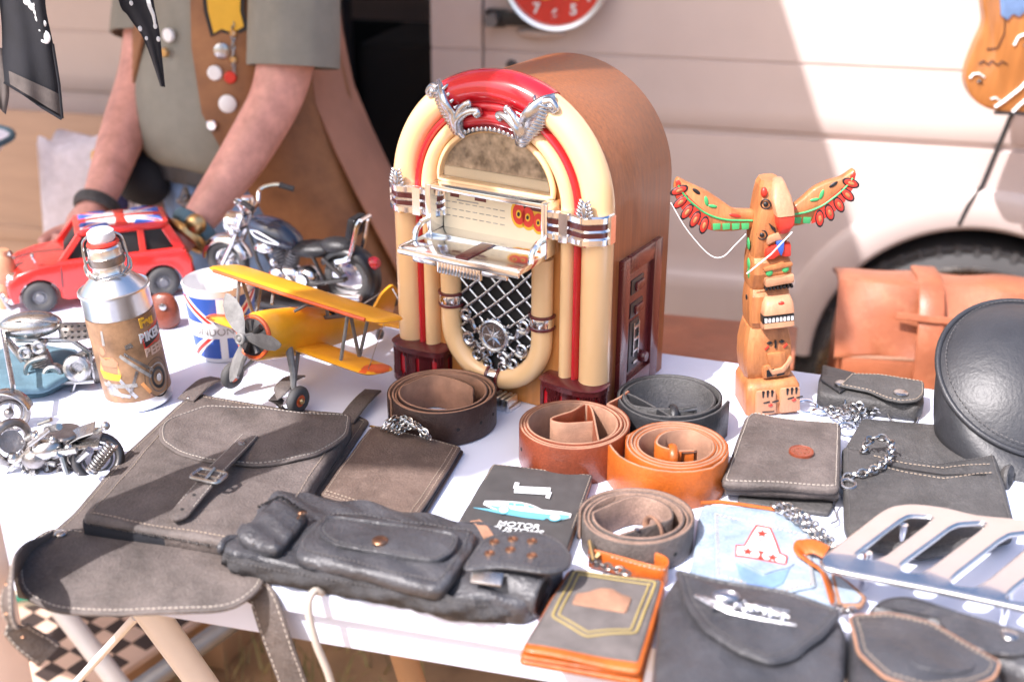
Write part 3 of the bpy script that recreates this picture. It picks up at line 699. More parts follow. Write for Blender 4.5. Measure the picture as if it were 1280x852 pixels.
# maroon boots under the tubes, chrome bands at the springing
for sg in (-1, 1):
    prof = fillet([(sg*.0690, .004), (sg*.0690, -.030), (sg*.084, -.0355), (sg*.128, -.0385), (sg*.1490, -.028), (sg*.1505, .004)], .012, 4)
    def pw(d): return [(p.x, p.y) for p in inset([Vector(q) for q in prof], d)]
    b = MB(); b.rings([[(x, y, .001) for x, y in pw(.004)], [(x, y, .05) for x, y in pw(.004)]]); b.build('boot_core', 'red_plastic', jb)
    b = MB()
    for d, z0, z1 in ((0, 0, .011), (0, .043, .054), (-.0015, .050, .0535)):
        b.rings([[(x, y, z) for x, y in pw(d+e)] for e, z in ((.001, z0), (0, z0+.001), (0, z1-.002), (.0035, z1))])
    ctr = Vector((sg*.11, -.016)); path = resample([Vector(p) for p in pw(.002)], .0022)
    per = len(path); acc = 0
    for i, p in enumerate(path):
        acc = i*.0022
        if (acc % .0205) < .0125: b.box((p.x, p.y, .027), (.0034, .0034, .034), Euler((0, 0, math.atan2(p.y-ctr.y, p.x-ctr.x))))
        ph = abs((acc % .0205)-.0165)                       # arched heads of the slots
        if ph > .0018: b.box((p.x, p.y, .042), (.0034, .0032, .006), Euler((0, 0, math.atan2(p.y-ctr.y, p.x-ctr.x)))); b.box((p.x, p.y, .012), (.0034, .0032, .006), Euler((0, 0, math.atan2(p.y-ctr.y, p.x-ctr.x))))
    b.build('boot', 'maroon_plastic', jb, smooth=30)
    prof2 = fillet([(sg*.0700, .004), (sg*.0700, -.024), (sg*.084, -.0315), (sg*.100, -.0265), (sg*.108, -.0310), (sg*.128, -.0355), (sg*.1480, -.020), (sg*.1490, .004)], .007, 4)
    def pw2(d): return [(p.x, p.y) for p in inset([Vector(q) for q in prof2], d)]
    b = MB()
    for z0, z1 in ((.2255, .2355), (.2505, .2605), (.2405, .2445)):
        b.rings([[(x, y, z) for x, y in pw2(e)] for e, z in ((.002, z0), (0, z0+.002), (0, z1-.002), (.002, z1))])
    path = resample([Vector(p) for p in pw2(.0005)], .003)
    b.box((sg*.0995, -.0285, .243), (.011, .006, .034)); b.box((sg*.1485, -.008, .243), (.004, .012, .032)); b.box((sg*.0700, -.010, .243), (.004, .012, .032))
    cb = b.build('chrome_band', 'chrome', jb, smooth=30)
    b = MB(); b.rings([[(x, y, z) for x, y in pw2(.0022)] for z in (.228, .258)]); b.build('band_window', 'maroon_plastic', cb)
    b = MB(); b.ell((sg*.1265, -.033, .268), (.0035, .003, .009), 8, 8)
    for k in range(5):
        for s2 in (-1, 1): b.ell((sg*.1265+s2*(.0075-.001*k), -.032, .2625+k*.0038), (.0045, .0025, .0018), 8, 6, Euler((0, s2*R(-35), 0)))
    b.build('crest', 'cast_silver', cb)
# maroon control panel on the right flank
X = .139
b = MB()
for y, w in ((.044, .020), (.133, .022)): b.box((X+.002, y, .0985), (.008, w, .185))
for z, h in ((.018, .024), (.1805, .021)): b.box((X+.002, .0885, z), (.008, .068, h))
b.box((X-.002, .0885, .0985), (.003, .07, .15)); b.box((X+.0005, .088, .0985), (.0022, .09, .17)); cp = b.build('control_panel', 'maroon_plastic', jb, bevel=.002)
for z in (.148, .118):
    b = MB(); b.box((X+.0012, .082, z), (.0035, .034, .019)); o = b.build('button_well', 'black_plastic', cp, bevel=.001)
    b = MB(); b.box((X+.0035, .086, z-.001), (.005, .022, .011)); b.build('button', 'maroon_plastic', o, bevel=.002)
b = MB(); b.box((X+.0012, .078, .071), (.003, .026, .066)); sc = b.build('tuner_scale', 'black_plastic', cp, bevel=.001)
b = MB()
for k in range(4): b.box((X+.003, .082, .047+.0155*k), (.003, .012, .0035))
for y in (.075, .089): b.box((X+.003, y, .078), (.003, .0022, .044))
b.build('scale_marks', 'steel', sc, bevel=.0005)
b = MB(); b.lathe([(0, .007), (.006, .0065), (.0075, .003), (.0075, 0)], 18, (X+.002, .1055, .045), 'x'); b.build('knob', 'maroon_plastic', cp)
# ================================================================== leather goods on the table
def flat_thing(name, label, cat, px, group=None, h=0):
    o = P(px[0], px[1], 0); t = thing(name, label, cat, (o.x, o.y, T+h), 0, group)
    t['_'] = 0; del t['_']
    return t, TR(-o.x, -o.y, -h)                             # builder then works in (world x, world y, height above table)
def W(pts, h=0): return [(P(x, y, h).x, P(x, y, h).y) for x, y in pts]
def W3(pts, h=0): return [(P(x, y, hh).x, P(x, y, hh).y, hh) for x, y, hh in [(p[0], p[1], p[2] if len(p) > 2 else h) for p in pts]]
def fine(o, r=.004, step=.004): return resample(fillet(o, r), step)
def wav(a=.0012, k=38, ph=0): return lambda x, y: a*math.sin(x*k+ph)*math.cos(y*k*.8+ph*1.7)+a*.5*math.sin((x+y)*k*2.1+ph)
def stitch(M, o, d, z, parent, m='thread', zf=None, part=None, w=.00068, L=.0031, closed=True, name='stitching'):
    q = inset([Vector(p) for p in o], d) if d else [Vector(p) for p in o]
    if part: n = len(q); q = q[int(part[0]*n):int(part[1]*n)+1]
    elif closed: q = q+[q[0]]
    b = MB(M); b.dashes([(p.x, p.y, z+(zf(p.x, p.y) if zf else 0)) for p in q], L=L, w=w); return b.build(name, m, parent, smooth=0)
def slab(M, parent, name, m, px, h0, h1, bev=.003, r=.006, puff=0, zf=None, step=.006, under=0, rings=6):
    o = fine(W(px, h1), r, step); b = MB(M); b.loft(o, h0, h1, bev, rings, puff, zf, under); return b.build(name, m, parent, smooth=55), o
def stud(M, parent, px, h, r=.006, m='steel', name='snap', dome=.002):
    p = P(px[0], px[1], h); b = MB(M); b.lathe([(r, -.001), (r, dome*.4), (r*.85, dome*.8), (r*.5, dome), (0, dome*1.05)], 20, (p.x, p.y, h)); return b.build(name, m, parent)

# ---- rolled belts
def ribbon(b, path, z0, z1, o0, o1, zf=None):
    n = len(path); rs = []
    for i in range(n):
        t = Vector(path[min(i+1, n-1)])-Vector(path[max(i-1, 0)]); t.normalize(); nn = Vector((-t.y, t.x)); p = Vector(path[i]); dz = zf(i/(n-1)) if zf else 0
        e = .0005
        a = p+nn*o0; c = p+nn*o1; m0 = p+nn*(o0+(o1-o0)*.2); m1 = p+nn*(o0+(o1-o0)*.8)
        rs.append([(a.x, a.y, z0+e+dz), (m0.x, m0.y, z0+dz), (m1.x, m1.y, z0+dz), (c.x, c.y, z0+e+dz), (c.x, c.y, z1-e+dz), (m1.x, m1.y, z1+dz), (m0.x, m0.y, z1+dz), (a.x, a.y, z1-e+dz)])
    b.rings(rs)
def spiral(ro, ri, turns, a0, n=60, wob=.0, ex=1.0, ccw=False):
    pts = []
    m = int(n*turns)
    for i in range(m+1):
        t = i/m; a = a0+(1 if ccw else -1)*2*math.pi*turns*t; r = ro+(ri-ro)*t; r *= 1+wob*math.sin(2*a+.6)+wob*.6*math.sin(3*a+t*5)
        pts.append((r*ex*math.cos(a), r*math.sin(a)))
    return pts
def belt(label, px, ro, ri, turns, a0, w, m, raw='raw_leather', wob=.012, tail_in=None, tail_out=None, holes=(), seed=0, ex=1.0, ccw=False):
    c = P(px[0], px[1], w); t = thing('rolled_belt', label, 'belt', (c.x, c.y, T), 0, 'rolled leather belts on the table')
    sp = spiral(ro, ri, turns, a0, wob=wob, ex=ex, ccw=ccw)
    sn = -1 if ccw else 1
    if tail_out: sp = [tuple(p) for p in bez([Vector(q) for q in tail_out]+[Vector(sp[0])], 16)][:-1]+sp
    if tail_in: sp = sp[:-1]+[tuple(p) for p in bez([Vector(sp[-1])]+[Vector(q) for q in tail_in], 26)]
    zf = lambda q: .0012*math.sin(q*9+seed)
    b = MB(); ribbon(b, sp, .0006, w, sn*.0016, sn*.0003, zf); band = b.build('strap', m, t, smooth=50)
    b = MB(); ribbon(b, sp, .0004, w+.0003, sn*.00025, -sn*.0020, zf); b.build('lining', raw, t, smooth=50)
    for i, (deg, zz) in enumerate(holes):
        a = R(deg); b = MB(); d = Vector((math.cos(a), math.sin(a), 0)); rr = ro*ex*1.0
        i0 = min(range(len(sp)//2), key=lambda k: abs((math.atan2(sp[k][1], sp[k][0])-a+math.pi) % (2*math.pi)-math.pi)+(9 if math.hypot(*sp[k]) < ro*.9 else 0)+k*1e-4)
        p = Vector((sp[i0][0], sp[i0][1], zz)); tn = Vector(sp[i0+1])-Vector(sp[i0-1]); nn = Vector((-sn*tn.y, sn*tn.x, 0)).normalized()
        b.cyl(p+nn*.0010, p+nn*.0019, .0022, 12); b.build('hole', 'dark_inside', band)
    return t
belt('dark brown belt rolled up in front of the left foot of the jukebox', (553, 489), .0630, .0500, 3.1, R(200), .043, 'dark_brown_leather', tail_in=[(-.018, .043), (.01, .034), (.034, .012), (.036, -.012)], holes=((-70, .022), (-42, .022), (-15, .022)), wob=.02)
t = belt('chestnut belt rolled up in front of the right foot of the jukebox', (717, 528), .0615, .0490, 3.3, R(48), .045, 'chestnut_leather', tail_in=[(.02, .045), (.0, .030), (-.024, .012), (-.01, .002), (.022, .006)], tail_out=[(.068, .078), (.057, .062)], holes=((-160, .022),), wob=.012, seed=2)
t = belt('black belt loosely rolled up behind the tan and chestnut belts', (838, 495), .0620, .0500, 2.1, R(-60), .046, 'black_leather', 'grey_black_leather', tail_in=[(-.048, .008), (-.046, -.02), (-.02, -.03), (.006, -.03), (.026, -.024)], tail_out=[(.066, -.010), (.050, -.036)], wob=.02, seed=4)
b = MB(); b.torus((.0, -.0295, .034), .013, .0022, (1, 0, 0), 18, 8, flat=2.0); b.build('keeper', 'black_leather', t)
b = MB(); b.tube([(.006, -.030, .042), (.026, -.026, .042), (.026, -.026, .02)], .0022, 8); b.build('buckle', 'galvanised', t)
t = belt('bright tan belt rolled up with its loose end wrapped round the front', (846, 555), .0535, .0400, 3.6, R(158), .045, 'tan_leather', tail_in=[(.02, .032), (-.01, .026), (-.022, .0), (-.004, -.016), (.016, -.016)], tail_out=[(-.073, .004), (-.064, -.024), (-.044, -.046), (-.01, -.058), (.03, -.05), (.052, -.016), (.05, .02), (.02, .05), (-.02, .05), (-.05, .022)], holes=((-38, .021),), wob=.01, seed=5, ccw=True)
b = MB(); b.torus((-.006, -.014, .038), .012, .002, (1, 0, 0), 18, 8, flat=2.2); b.build('keeper', 'tan_leather', t)
b = MB(); b.tube([(.004, -.018, .045), (.018, -.016, .045), (.018, -.016, .02), (.004, -.018, .02)], .0021, 8, closed=True); b.cyl((.004, -.018, .033), (.02, -.014, .034), .0016, 8); b.build('buckle', 'copper', t)
t = belt('grey brown belt rolled up wide open with its end threaded through a loop', (796, 645), .0535, .0405, 3.0, R(170), .033, 'brown_black_leather', 'raw_brown', tail_in=[(.0, .037), (.030, .022), (.034, -.002), (.020, -.012), (.002, -.022), (-.018, -.032)], holes=((-52, .016),), wob=.012, seed=7, ex=1.06)
b = MB(); b.torus((.016, -.012, .024), .014, .0016, (.9, .5, 0), 18, 8, flat=2.2); b.build('keeper', 'raw_leather', t)
b = MB(); b.lathe([(.003, 0), (.0028, .0012), (0, .0016)], 12, (-.002, -.024, .033)); b.build('rivet', 'steel', t)

# ---- satchel
st, M = flat_thing('satchel', 'large dark brown leather satchel lying open with its flap over the table edge', 'satchel', (260, 620))
wv = wav(.0014, 30)
o, ol = slab(M, st, 'back_panel', 'brown_black_leather', [(222, 505), (245, 490), (262, 494), (345, 508), (445, 517), (462, 525), (398, 622), (390, 650), (290, 680), (60, 668), (92, 640), (150, 572)], 0, .005, .002, .006)
stitch(M, ol, .006, .0051, st, 'thread')
zt = wav(.0011, 44, 1)
o, ol = slab(M, st, 'main_pocket', 'brown_black_leather', [(212, 520), (232, 512), (440, 522), (436, 535), (372, 632), (290, 678), (276, 676), (102, 646), (108, 638)], .005, .026, .005, .008, .002, zt)
stitch(M, ol, .0075, .0268, st, 'thread', zt)
o, ol = slab(M, st, 'pocket_flap', 'brown_black_leather', [(198, 538), (203, 527), (218, 517), (258, 506), (322, 508), (396, 514), (440, 518), (436, 540), (420, 555), (396, 567), (359, 577), (313, 581), (258, 576), (221, 565), (200, 552)], .0275, .0315, .002, .010, .0012, wav(.0014, 40, 2))
stitch(M, ol, .004, .0318, st, 'pale_thread', wav(.0014, 40, 2))
stitch(M, ol, .0055, .0316, st, 'dark_thread', wav(.0014, 40, 2))
b = MB(M); b.loft(fine(W([(104, 648), (280, 677), (278, 684), (103, 656)], .018), .002), .006, .019, .001); b.build('zip_slot', 'black_cloth', st)
b = MB(M); b.dashes(W3([(112, 654), (276, 683)], .0196), L=.0016, gap=.0012, w=.004, h=.001); b.build('zip_teeth', 'dark_metal', st)
def droop(x, y):
    e = on(n1, n2, x)[1]-y; return -.12*max(0, e)-1.6*max(0, e)**2+.0012*math.sin(x*34)
o, ol = slab(M, st, 'front_flap', 'brown_black_leather', [(62, 658), (30, 682), (17, 706), (24, 728), (62, 742), (138, 750), (207, 752), (276, 752), (304, 745), (330, 728), (335, 692), (276, 684), (103, 659)], .0045, .0085, .0015, .016, 0, droop, .006, 0, 8)
stitch(M, ol, .0045, .0087, st, 'pale_thread', droop, w=.0009, L=.0036)
stud(M, st, (76, 667), .009, .006, 'steel', 'rivet', .0025)
for p in ((236, 497), (250, 487)): stud(M, st, p, .007, .0035, 'steel', 'rivet', .0018)
b = MB(M); b.strap(bez([Vector(q) for q in W3([(232, 500, .006), (244, 488, .010), (258, 477, .011), (272, 473, .005)])], 14), .024, .003); b.build('shoulder_tab', 'brown_black_leather', st)
b = MB(M); b.strap(bez([Vector(q) for q in W3([(432, 527, .007), (446, 508, .013), (457, 496, .014), (466, 488, .008)])], 14), .022, .003); sb = b.build('shoulder_tab', 'brown_black_leather', st)
b = MB(M); b.strap(bez([Vector(q) for q in W3([(355, 512, .006), (345, 500, .022), (352, 486, .034), (362, 474, .03), (372, 470, .012)])], 14), .020, .003); b.build('hanging_loop', 'brown_black_leather', st)
# buckle strap over the pocket
pth = bez([Vector(q) for q in W3([(312, 545, .0345), (296, 562, .036), (283, 575, .041), (272, 586, .045), (262, 598, .041), (243, 620, .036), (228, 638, .034), (217, 651, .033)])], 36)
b = MB(M); b.strap(pth, lambda t: .0205 if t < .9 else .0205*(1-((t-.9)/.1)**2*.85), .0032); bs = b.build('buckle_strap', 'brown_black_leather', st, smooth=50)
fr = MB(M).frames(pth, up=(0, 0, 1))
for sg in (-1, 1):
    b = MB(M); b.dashes([p+a*(sg*.0085)+Vector((0, 0, .0016)) for p, a, _, _ in fr[:30]]); b.build('stitching', 'pale_thread', bs, smooth=0)
for i in (25, 30):
    p = fr[i][0]; b = MB(M); b.lathe([(.0022, .0014), (.0018, .0022), (0, .0022)], 12, p); b.build('hole', 'dark_inside', bs)
p = fr[3][0]; b = MB(M); b.lathe([(.0045, .001), (.004, .003), (0, .0036)], 16, p); b.build('rivet', 'steel', bs)
p, a, nb, tt = fr[20]; up3 = Vector((0, 0, .004))
cor = [p+a*.0165-tt*.010+up3, p+a*.0165+tt*.011+up3, p-a*.0165+tt*.011+up3, p-a*.0165-tt*.010+up3]
b = MB(M); b.tube([Vector((*q, 0))*0+Vector((q.x, q.y, up3.z+p.z)) for q in fillet(cor, .005, 4)], .0021, 8, closed=True); b.tube([cor[0]-up3*.4+tt*.010, cor[3]-up3*.4+tt*.010], .0016, 8); b.tube([p+tt*.011+up3*1.2, p-tt*.010+up3*1.3], .0015, 8); b.build('buckle', 'steel', st)
# straps that hang off the table edge
hp = [P(330, 715, .004), V(322, 733, .950), V(331, 752, .938), V(345, 795, .930), V(372, 868, .926)]
pth = bez(hp, 26); M0 = TR(-st.location.x, -st.location.y, -T)
b = MB(M0); b.strap(pth, .031, .003, up=lambda i: (-.26, -.96, .12) if i > 8 else (-.2, -.5, .6)); hs = b.build('hanging_strap', 'brown_black_leather', st, smooth=50)
frr = MB(M0).frames(pth, up=lambda i: (-.26, -.96, .12) if i > 8 else (-.2, -.5, .6))
for sg in (-1, 1):
    b = MB(M0); b.dashes([p+a*(sg*.0125)+nb*.0015 for p, a, nb, _ in frr], L=.0040, gap=.0024, w=.0010, up=(-.26, -.96, .12)); b.build('stitching', 'pale_thread', hs, smooth=0)
hp = [P(62, 676, .003), V(30, 694, .975), V(14, 718, .905), V(9, 748, .880), V(14, 776, .872), V(34, 798, .875), V(62, 818, .882)]
pth = bez(hp, 34); ups = lambda i: (-.75, -.55, .35) if i < 22 else (-.35, -.45, .8)
b = MB(M0); b.strap(pth, .026, .003, up=ups); hs = b.build('looped_strap', 'brown_black_leather', st, smooth=50)
frr = MB(M0).frames(pth, up=ups)
for sg in (-1, 1):
    b = MB(M0); b.dashes([p+a*(sg*.0105)+nb*.0016 for p, a, nb, _ in frr], L=.0038, gap=.002, w=.0011, up=(-.6, -.5, .5)); b.build('stitching', 'pale_thread', hs, smooth=0)
for i in (12, 18, 24):
    p, a, nb, _ = frr[i]; b = MB(M0); b.ell(p+nb*.0012, (.0024, .0024, .0012), 10, 6); b.build('hole', 'copper', hs)

# ---- black many-pocket belt bag
bb, M = flat_thing('belt_bag', 'black leather belt bag with many pockets lying at the table edge', 'bag', (480, 700))
z1 = wav(.0034, 72, 3)
o, ol = slab(M, bb, 'body', 'soft_black_leather', [(274, 686), (300, 655), (343, 614), (386, 612), (420, 620), (600, 650), (690, 692), (708, 704), (660, 752), (580, 746), (300, 694)], 0, .027, .006, .012, .003, z1, .005, -.002)
tp_ = bez([Vector(q) for q in W3([(280, 690, .026), (300, 697, .029), (400, 715, .029), (500, 732, .029), (585, 748, .028), (640, 752, .02)])], 60); bt_ = bez([Vector(q) for q in W3([(284, 706, .002), (311, 721, .002), (400, 739, .002), (500, 758, .002), (579, 774, .002), (650, 776, .002)])], 60)
b = MB(M); nrm = Vector((-.27, -.96, 0)); rs = []
for k in range(13):
    v = k/12; rs.append([a.lerp(c, v)+nrm*(.006*math.sin(math.pi*v)+.0022*math.sin(i*.55+v*5)*math.sin(math.pi*v)+.0012*math.sin(i*1.7-v*9)) for i, (a, c) in enumerate(zip(tp_, bt_))])
b.rings(rs, closed=False); cf_ = b.build('cloth_front', 'bag_canvas', bb, smooth=80, solid=.0015)
b = MB(M); b.dashes([p+nrm*.0035+Vector((0, 0, -.003)) for p in tp_[2:-6]], up=(-.2, -.9, .4)); b.build('stitching', 'dark_thread', cf_, smooth=0)
o, ol = slab(M, bb, 'zip_pocket', 'soft_black_leather', [(345, 615), (388, 640), (346, 688), (292, 668), (318, 640)], .024, .040, .006, .012, .003, wav(.0026, 95, 1), .004)
b = MB(M); b.dashes(W3([(322, 634), (350, 620), (382, 640)], .0432), L=.0016, gap=.001, w=.0036, h=.0012); b.build('zip_teeth', 'dark_metal', bb)
b = MB(M); b.ell(W3([(378, 641)], .045)[0], (.005, .003, .002), 10, 6); b.tube(W3([(378, 641, .046), (372, 648, .044)]), .0014, 6); b.build('zip_pull', 'copper', bb)
o, ol = slab(M, bb, 'middle_pocket', 'soft_black_leather', [(366, 682), (382, 662), (410, 636), (500, 648), (597, 660), (590, 682), (566, 722), (548, 735), (460, 715), (372, 694)], .024, .041, .006, .010, .003, wav(.0022, 78, 2), .004)
stitch(M, ol, .007, .0435, bb, 'dark_thread', wav(.0016, 70, 2))
o, ol = slab(M, bb, 'middle_flap', 'soft_black_leather', [(398, 666), (400, 655), (411, 643), (490, 654), (574, 666), (570, 684), (558, 695), (542, 700), (520, 697), (416, 680)], .042, .047, .003, .014, .002, wav(.001, 60, 4), .004)
stitch(M, ol, .004, .0475, bb, 'dark_thread', wav(.001, 60, 4))
b = MB(M); oo = inset([Vector(p) for p in ol], .001); b.tube([(p.x, p.y, .0465) for p in oo], .0016, 6, closed=True); b.build('flap_piping', 'soft_black_leather', bb)
stud(M, bb, (475, 676), .0492, .0075, 'copper', 'button', .0026)
# right-hand pouch: a rolled tube with a riveted flap
b = MB(M); c0 = Vector(W3([(600, 720, .022)])[0]); c1 = Vector(W3([(676, 744, .020)])[0]); c0.z, c1.z = .022, .020
b.tube([c0, c0.lerp(c1, .5)+Vector((0, 0, .002)), c1], [.021, .0225, .0195], 20, flat=.95); b.build('side_pouch', 'soft_black_leather', bb, smooth=60)
b = MB(M); ax = (c1-c0).normalized(); b.tube([c1, c1+ax*.0008], .0155, 18, flat=.85); b.build('pouch_mouth', 'dark_inside', bb)
b = MB(M); b.torus(c1+ax*.0005, .0175, .0026, ax, 24, 8); b.build('pouch_rim', 'soft_black_leather', bb)
fz = lambda x, y: .0025*math.sin((x-c0.x)*30)-.10*max(0, x-P(690, 700, .05).x)
o, ol = slab(M, bb, 'riveted_flap', 'soft_black_leather', [(574, 712), (590, 690), (602, 672), (634, 664), (676, 666), (704, 677), (717, 694), (710, 711), (686, 719), (650, 713), (615, 708)], .046, .050, .0018, .014, .0012, fz, .004)
stitch(M, ol, .0035, .0505, bb, 'dark_thread', fz)
for p in ((618, 678), (641, 676), (665, 679), (612, 692), (638, 689), (665, 697)):
    q = Vector(W3([(p[0], p[1], .0512)])[0]); q.z += fz(q.x, q.y); b = MB(M); b.torus(q, .0036, .0013, n=18, m=8); b.lathe([(.003, -.002), (.0028, .0002), (0, .0002)], 12, q); b.build('eyelet', 'copper', bb)
q = W3([(609, 722, .043)])[0]; b = MB(M); b.box((q[0], q[1], .043), (.028, .014, .003), Euler((R(20), 0, R(-12)))); b.build('clip', 'steel', bb, bevel=.001)
b = MB(M); b.tube([Vector(v) for v in W3([(298, 671, .034), (320, 661, .042), (320, 682, .036)])], .0013, 6, closed=True); b.build('triangle_ring', 'steel', bb)
b = MB(M); b.strap(bez([Vector(q) for q in W3([(612, 672, .03), (602, 658, .028), (594, 651, .022)])], 10), .011, .0025); b.build('leather_tab', 'raw_leather', bb)
ln = [Vector(q) for q in W3([(278, 690, .016), (276, 684, .024), (284, 674, .026), (300, 672, .022)])]
b = MB(M); b.tube(bez(ln, 16), .004, 8); b.build('edge_roll', 'soft_black_leather', bb)

# ---- dark brown travel wallet and the braid of chain behind it
wa, M = flat_thing('travel_wallet', 'flat dark brown leather wallet with pale double stitching beside the satchel', 'wallet', (490, 590))
slab(M, wa, 'back_cover', 'dark_brown_leather', [(466, 536), (580, 562), (524, 656), (406, 622)], 0, .005, .002, .004)
slab(M, wa, 'inner_pages', 'black_cloth', [(468, 535), (577, 561), (522, 653), (406, 620)], .005, .009, .001, .003)
o, ol = slab(M, wa, 'front_cover', 'worn_brown_leather', [(462, 533), (470, 530), (577, 558), (518, 651), (512, 651), (400, 618)], .009, .013, .0022, .005, .0015, wav(.001, 36, 5))
zf = wav(.001, 36, 5)
stitch(M, ol, .0035, .0132, wa, 'thread', zf)
b = MB(M)
for pts in ([(566, 560), (510, 645)], [(510, 644), (408, 613)]): b.dashes([(q[0], q[1], q[2]+zf(q[0], q[1])) for q in W3(resample([Vector(p) for p in pts], 10, False), .0140)])
b.build('stitching', 'thread', wa, smooth=0)
q = W3([(470, 534, .006)])[0]; b = MB(M); b.torus(q, .007, .0012, (.2, .5, .8)); b.build('ring', 'brass', wa)
ch, M = flat_thing('chain_pile', 'heap of dark silver braided chain behind the brown travel wallet', 'chain', (510, 535))
for k in range(5):
    b = MB(M); b.chain([Vector(q) for q in W3([(479+5*k, 533+2*k, .020), (490+5*k, 522+3*k, .030), (508+4*k, 522+3*k, .036), (522+3*k, 533+2*k, .032), (530+2*k, 545+k, .022)])], .0085, .0062, .0011, jit=.6); b.build('strand', 'steel', ch)

# ---- black booklet with a printed car
bk, M = flat_thing('printed_booklet', 'black booklet printed with a white and blue sports car and lettering', 'booklet', (655, 630))
slab(M, bk, 'back_cover', 'card_print', [(613, 583), (742, 597), (708, 700), (566, 675)], 0, .003, .001, .003)
slab(M, bk, 'pages', 'raw_leather', [(614, 582), (740, 596), (706, 697), (567, 673)], .003, .0115, .001, .003)
o, ol = slab(M, bk, 'front_cover', 'card_print', [(616, 579), (741, 593), (705, 695), (563, 668)], .0115, .0145, .0012, .004, 0, wav(.0006, 40))
stitch(M, ol, .0018, .0143, bk, 'thread')
def z6(pts): return [(570+x/7.53, 580+y/7.53) for x, y in pts]
def ink(name, pts, m, h, th=.0004):
    b = MB(M); b.prism(W(z6(pts), h), h-.0003, h+th); return b.build(name, m, bk)
HB = .0156
ink('banner_print', [(555, 170), (597, 175), (590, 208), (892, 222), (886, 262), (902, 266), (880, 322), (843, 312), (850, 284), (545, 266), (552, 226), (538, 222)], 'white_ink', HB)
ink('car_shadow_print', [(165, 408), (400, 430), (600, 470), (850, 505), (830, 520), (650, 500), (400, 458)], 'cyan_ink', HB)
ink('car_print', [(270, 345), (400, 344), (520, 350), (600, 356), (690, 375), (760, 402), (810, 428), (990, 445), (1085, 468), (1078, 502), (1010, 520), (870, 508), (600, 482), (430, 445), (330, 412), (255, 375)], 'white_ink', HB+.0003)
ink('car_print', [(300, 385), (380, 395), (600, 440), (860, 470), (1000, 475), (1070, 480), (1066, 500), (1010, 518), (870, 506), (600, 480), (430, 443)], 'cyan_ink', HB+.0006)
for c in ((448, 425, 60, 42), (932, 498, 66, 36)):
    ink('wheel_print', circ(c[2], 24, c[:2], ry=c[3]), 'cyan_ink', HB+.0009); ink('wheel_print', circ(c[2]*.72, 24, c[:2], ry=c[3]*.72), 'white_ink', HB+.0012)
for pts in ([(500, 360), (545, 363), (545, 390), (490, 384)], [(556, 366), (640, 374), (650, 398), (556, 391)], [(690, 384), (750, 408), (720, 412), (668, 402)]): ink('window_print', pts, 'cyan_ink', HB+.0008)
p0, p1, p2 = [Vector((*q, 0)) for q in W(z6([(440, 560), (740, 590), (425, 600)]), HB)]
ang = math.atan2((p1-p0).y, (p1-p0).x)
for s_, c, sz, sh in (('MOTOR', (588, 572), .0118, .1), ('CUSTOMS', (568, 624), .0118, .12)):
    q = W(z6([c]), HB)[0]; text('lettering', s_, sz, M @ TR(q[0], q[1], HB) @ rotz(ang), 'white_ink', bk, .0003, shear=sh, off=.00015)
ink('lettering_rule', [(400, 566), (452, 571), (450, 578), (402, 573)], 'white_ink', HB)

# ---- orange and grey felt wallet with a shield patch
sw, M = flat_thing('shield_wallet', 'orange leather wallet with a grey felt cover and gold shield stitching', 'wallet', (740, 780))
def z4(pts): return [(640+x/3.048, 600+y/3.048) for x, y in pts]
slab(M, sw, 'back_cover', 'tan_leather', z4([(200, 370), (585, 408), (498, 768), (22, 684)]), 0, .006, .002, .006, .001)
slab(M, sw, 'inner_leaf', 'tan_leather', z4([(205, 362), (588, 402), (500, 745), (26, 668)]), .007, .011, .002, .006, .001)
o, ol = slab(M, sw, 'front_cover', 'tan_leather', z4([(215, 335), (585, 382), (490, 728), (35, 640)]), .013, .018, .003, .006, .001, wav(.0012, 45, 2))
zf = wav(.0012, 45, 2)
o, ol = slab(M, sw, 'felt_face', 'grey_felt', z4([(224, 336), (570, 384), (480, 690), (52, 615)]), .0165, .0196, .001, .003, .001, zf)
stitch(M, ol, .0018, .0201, sw, 'dark_thread', zf)
shp = z4([(240, 342), (548, 388), (472, 578), (282, 596), (152, 518)])
for d, w in ((0, .0022), (.0052, .0018)):
    q = inset([Vector(p) for p in fillet(W(shp, .021), .004)], d); b = MB(M); q.append(q[0]); b.strap([(p.x, p.y, .0212+zf(p.x, p.y)) for p in resample(q, .006, False)], w, .0008); b.build('shield_border', 'gold_thread', sw, smooth=0)
b = MB(M); b.loft(fine(W(z4([(228, 472), (245, 428), (290, 424), (335, 410), (385, 414), (412, 432), (457, 446), (436, 500)]), .022), .003, .003), .0195, .0222, .001, 3, .0003, zf); b.build('leather_badge', 'raw_leather', sw)

# ---- tan key strap with bronze chain
ks, M = flat_thing('key_strap', 'short tan leather key strap with a bronze chain beside the grey belt', 'key strap', (780, 700))
pth = bez([Vector(q) for q in W3([(736, 700, .010), (770, 708, .011), (810, 718, .012), (829, 721, .012), (834, 714, .012), (826, 706, .012), (790, 694, .012), (755, 684, .011), (736, 680, .010)])], 44)
b = MB(M); rs = []
ribbon(b, [(p.x, p.y) for p in pth], .003, .024, .0012, -.0012); o = b.build('strap', 'tan_leather', ks, smooth=50)
b = MB(M); b.dashes([(p.x, p.y-.0014, .0215) for p in pth[4:18]], up=(0, -1, 0)); b.build('stitching', 'pale_thread', ks, smooth=0)
b = MB(M); b.torus(W3([(740, 684, .02)])[0], .006, .0012, (.8, .4, .3)); b.tube(W3([(737, 676, .028), (742, 700, .02), (748, 692, .022)]), .0022, 8); b.build('clasp', 'brass', ks)
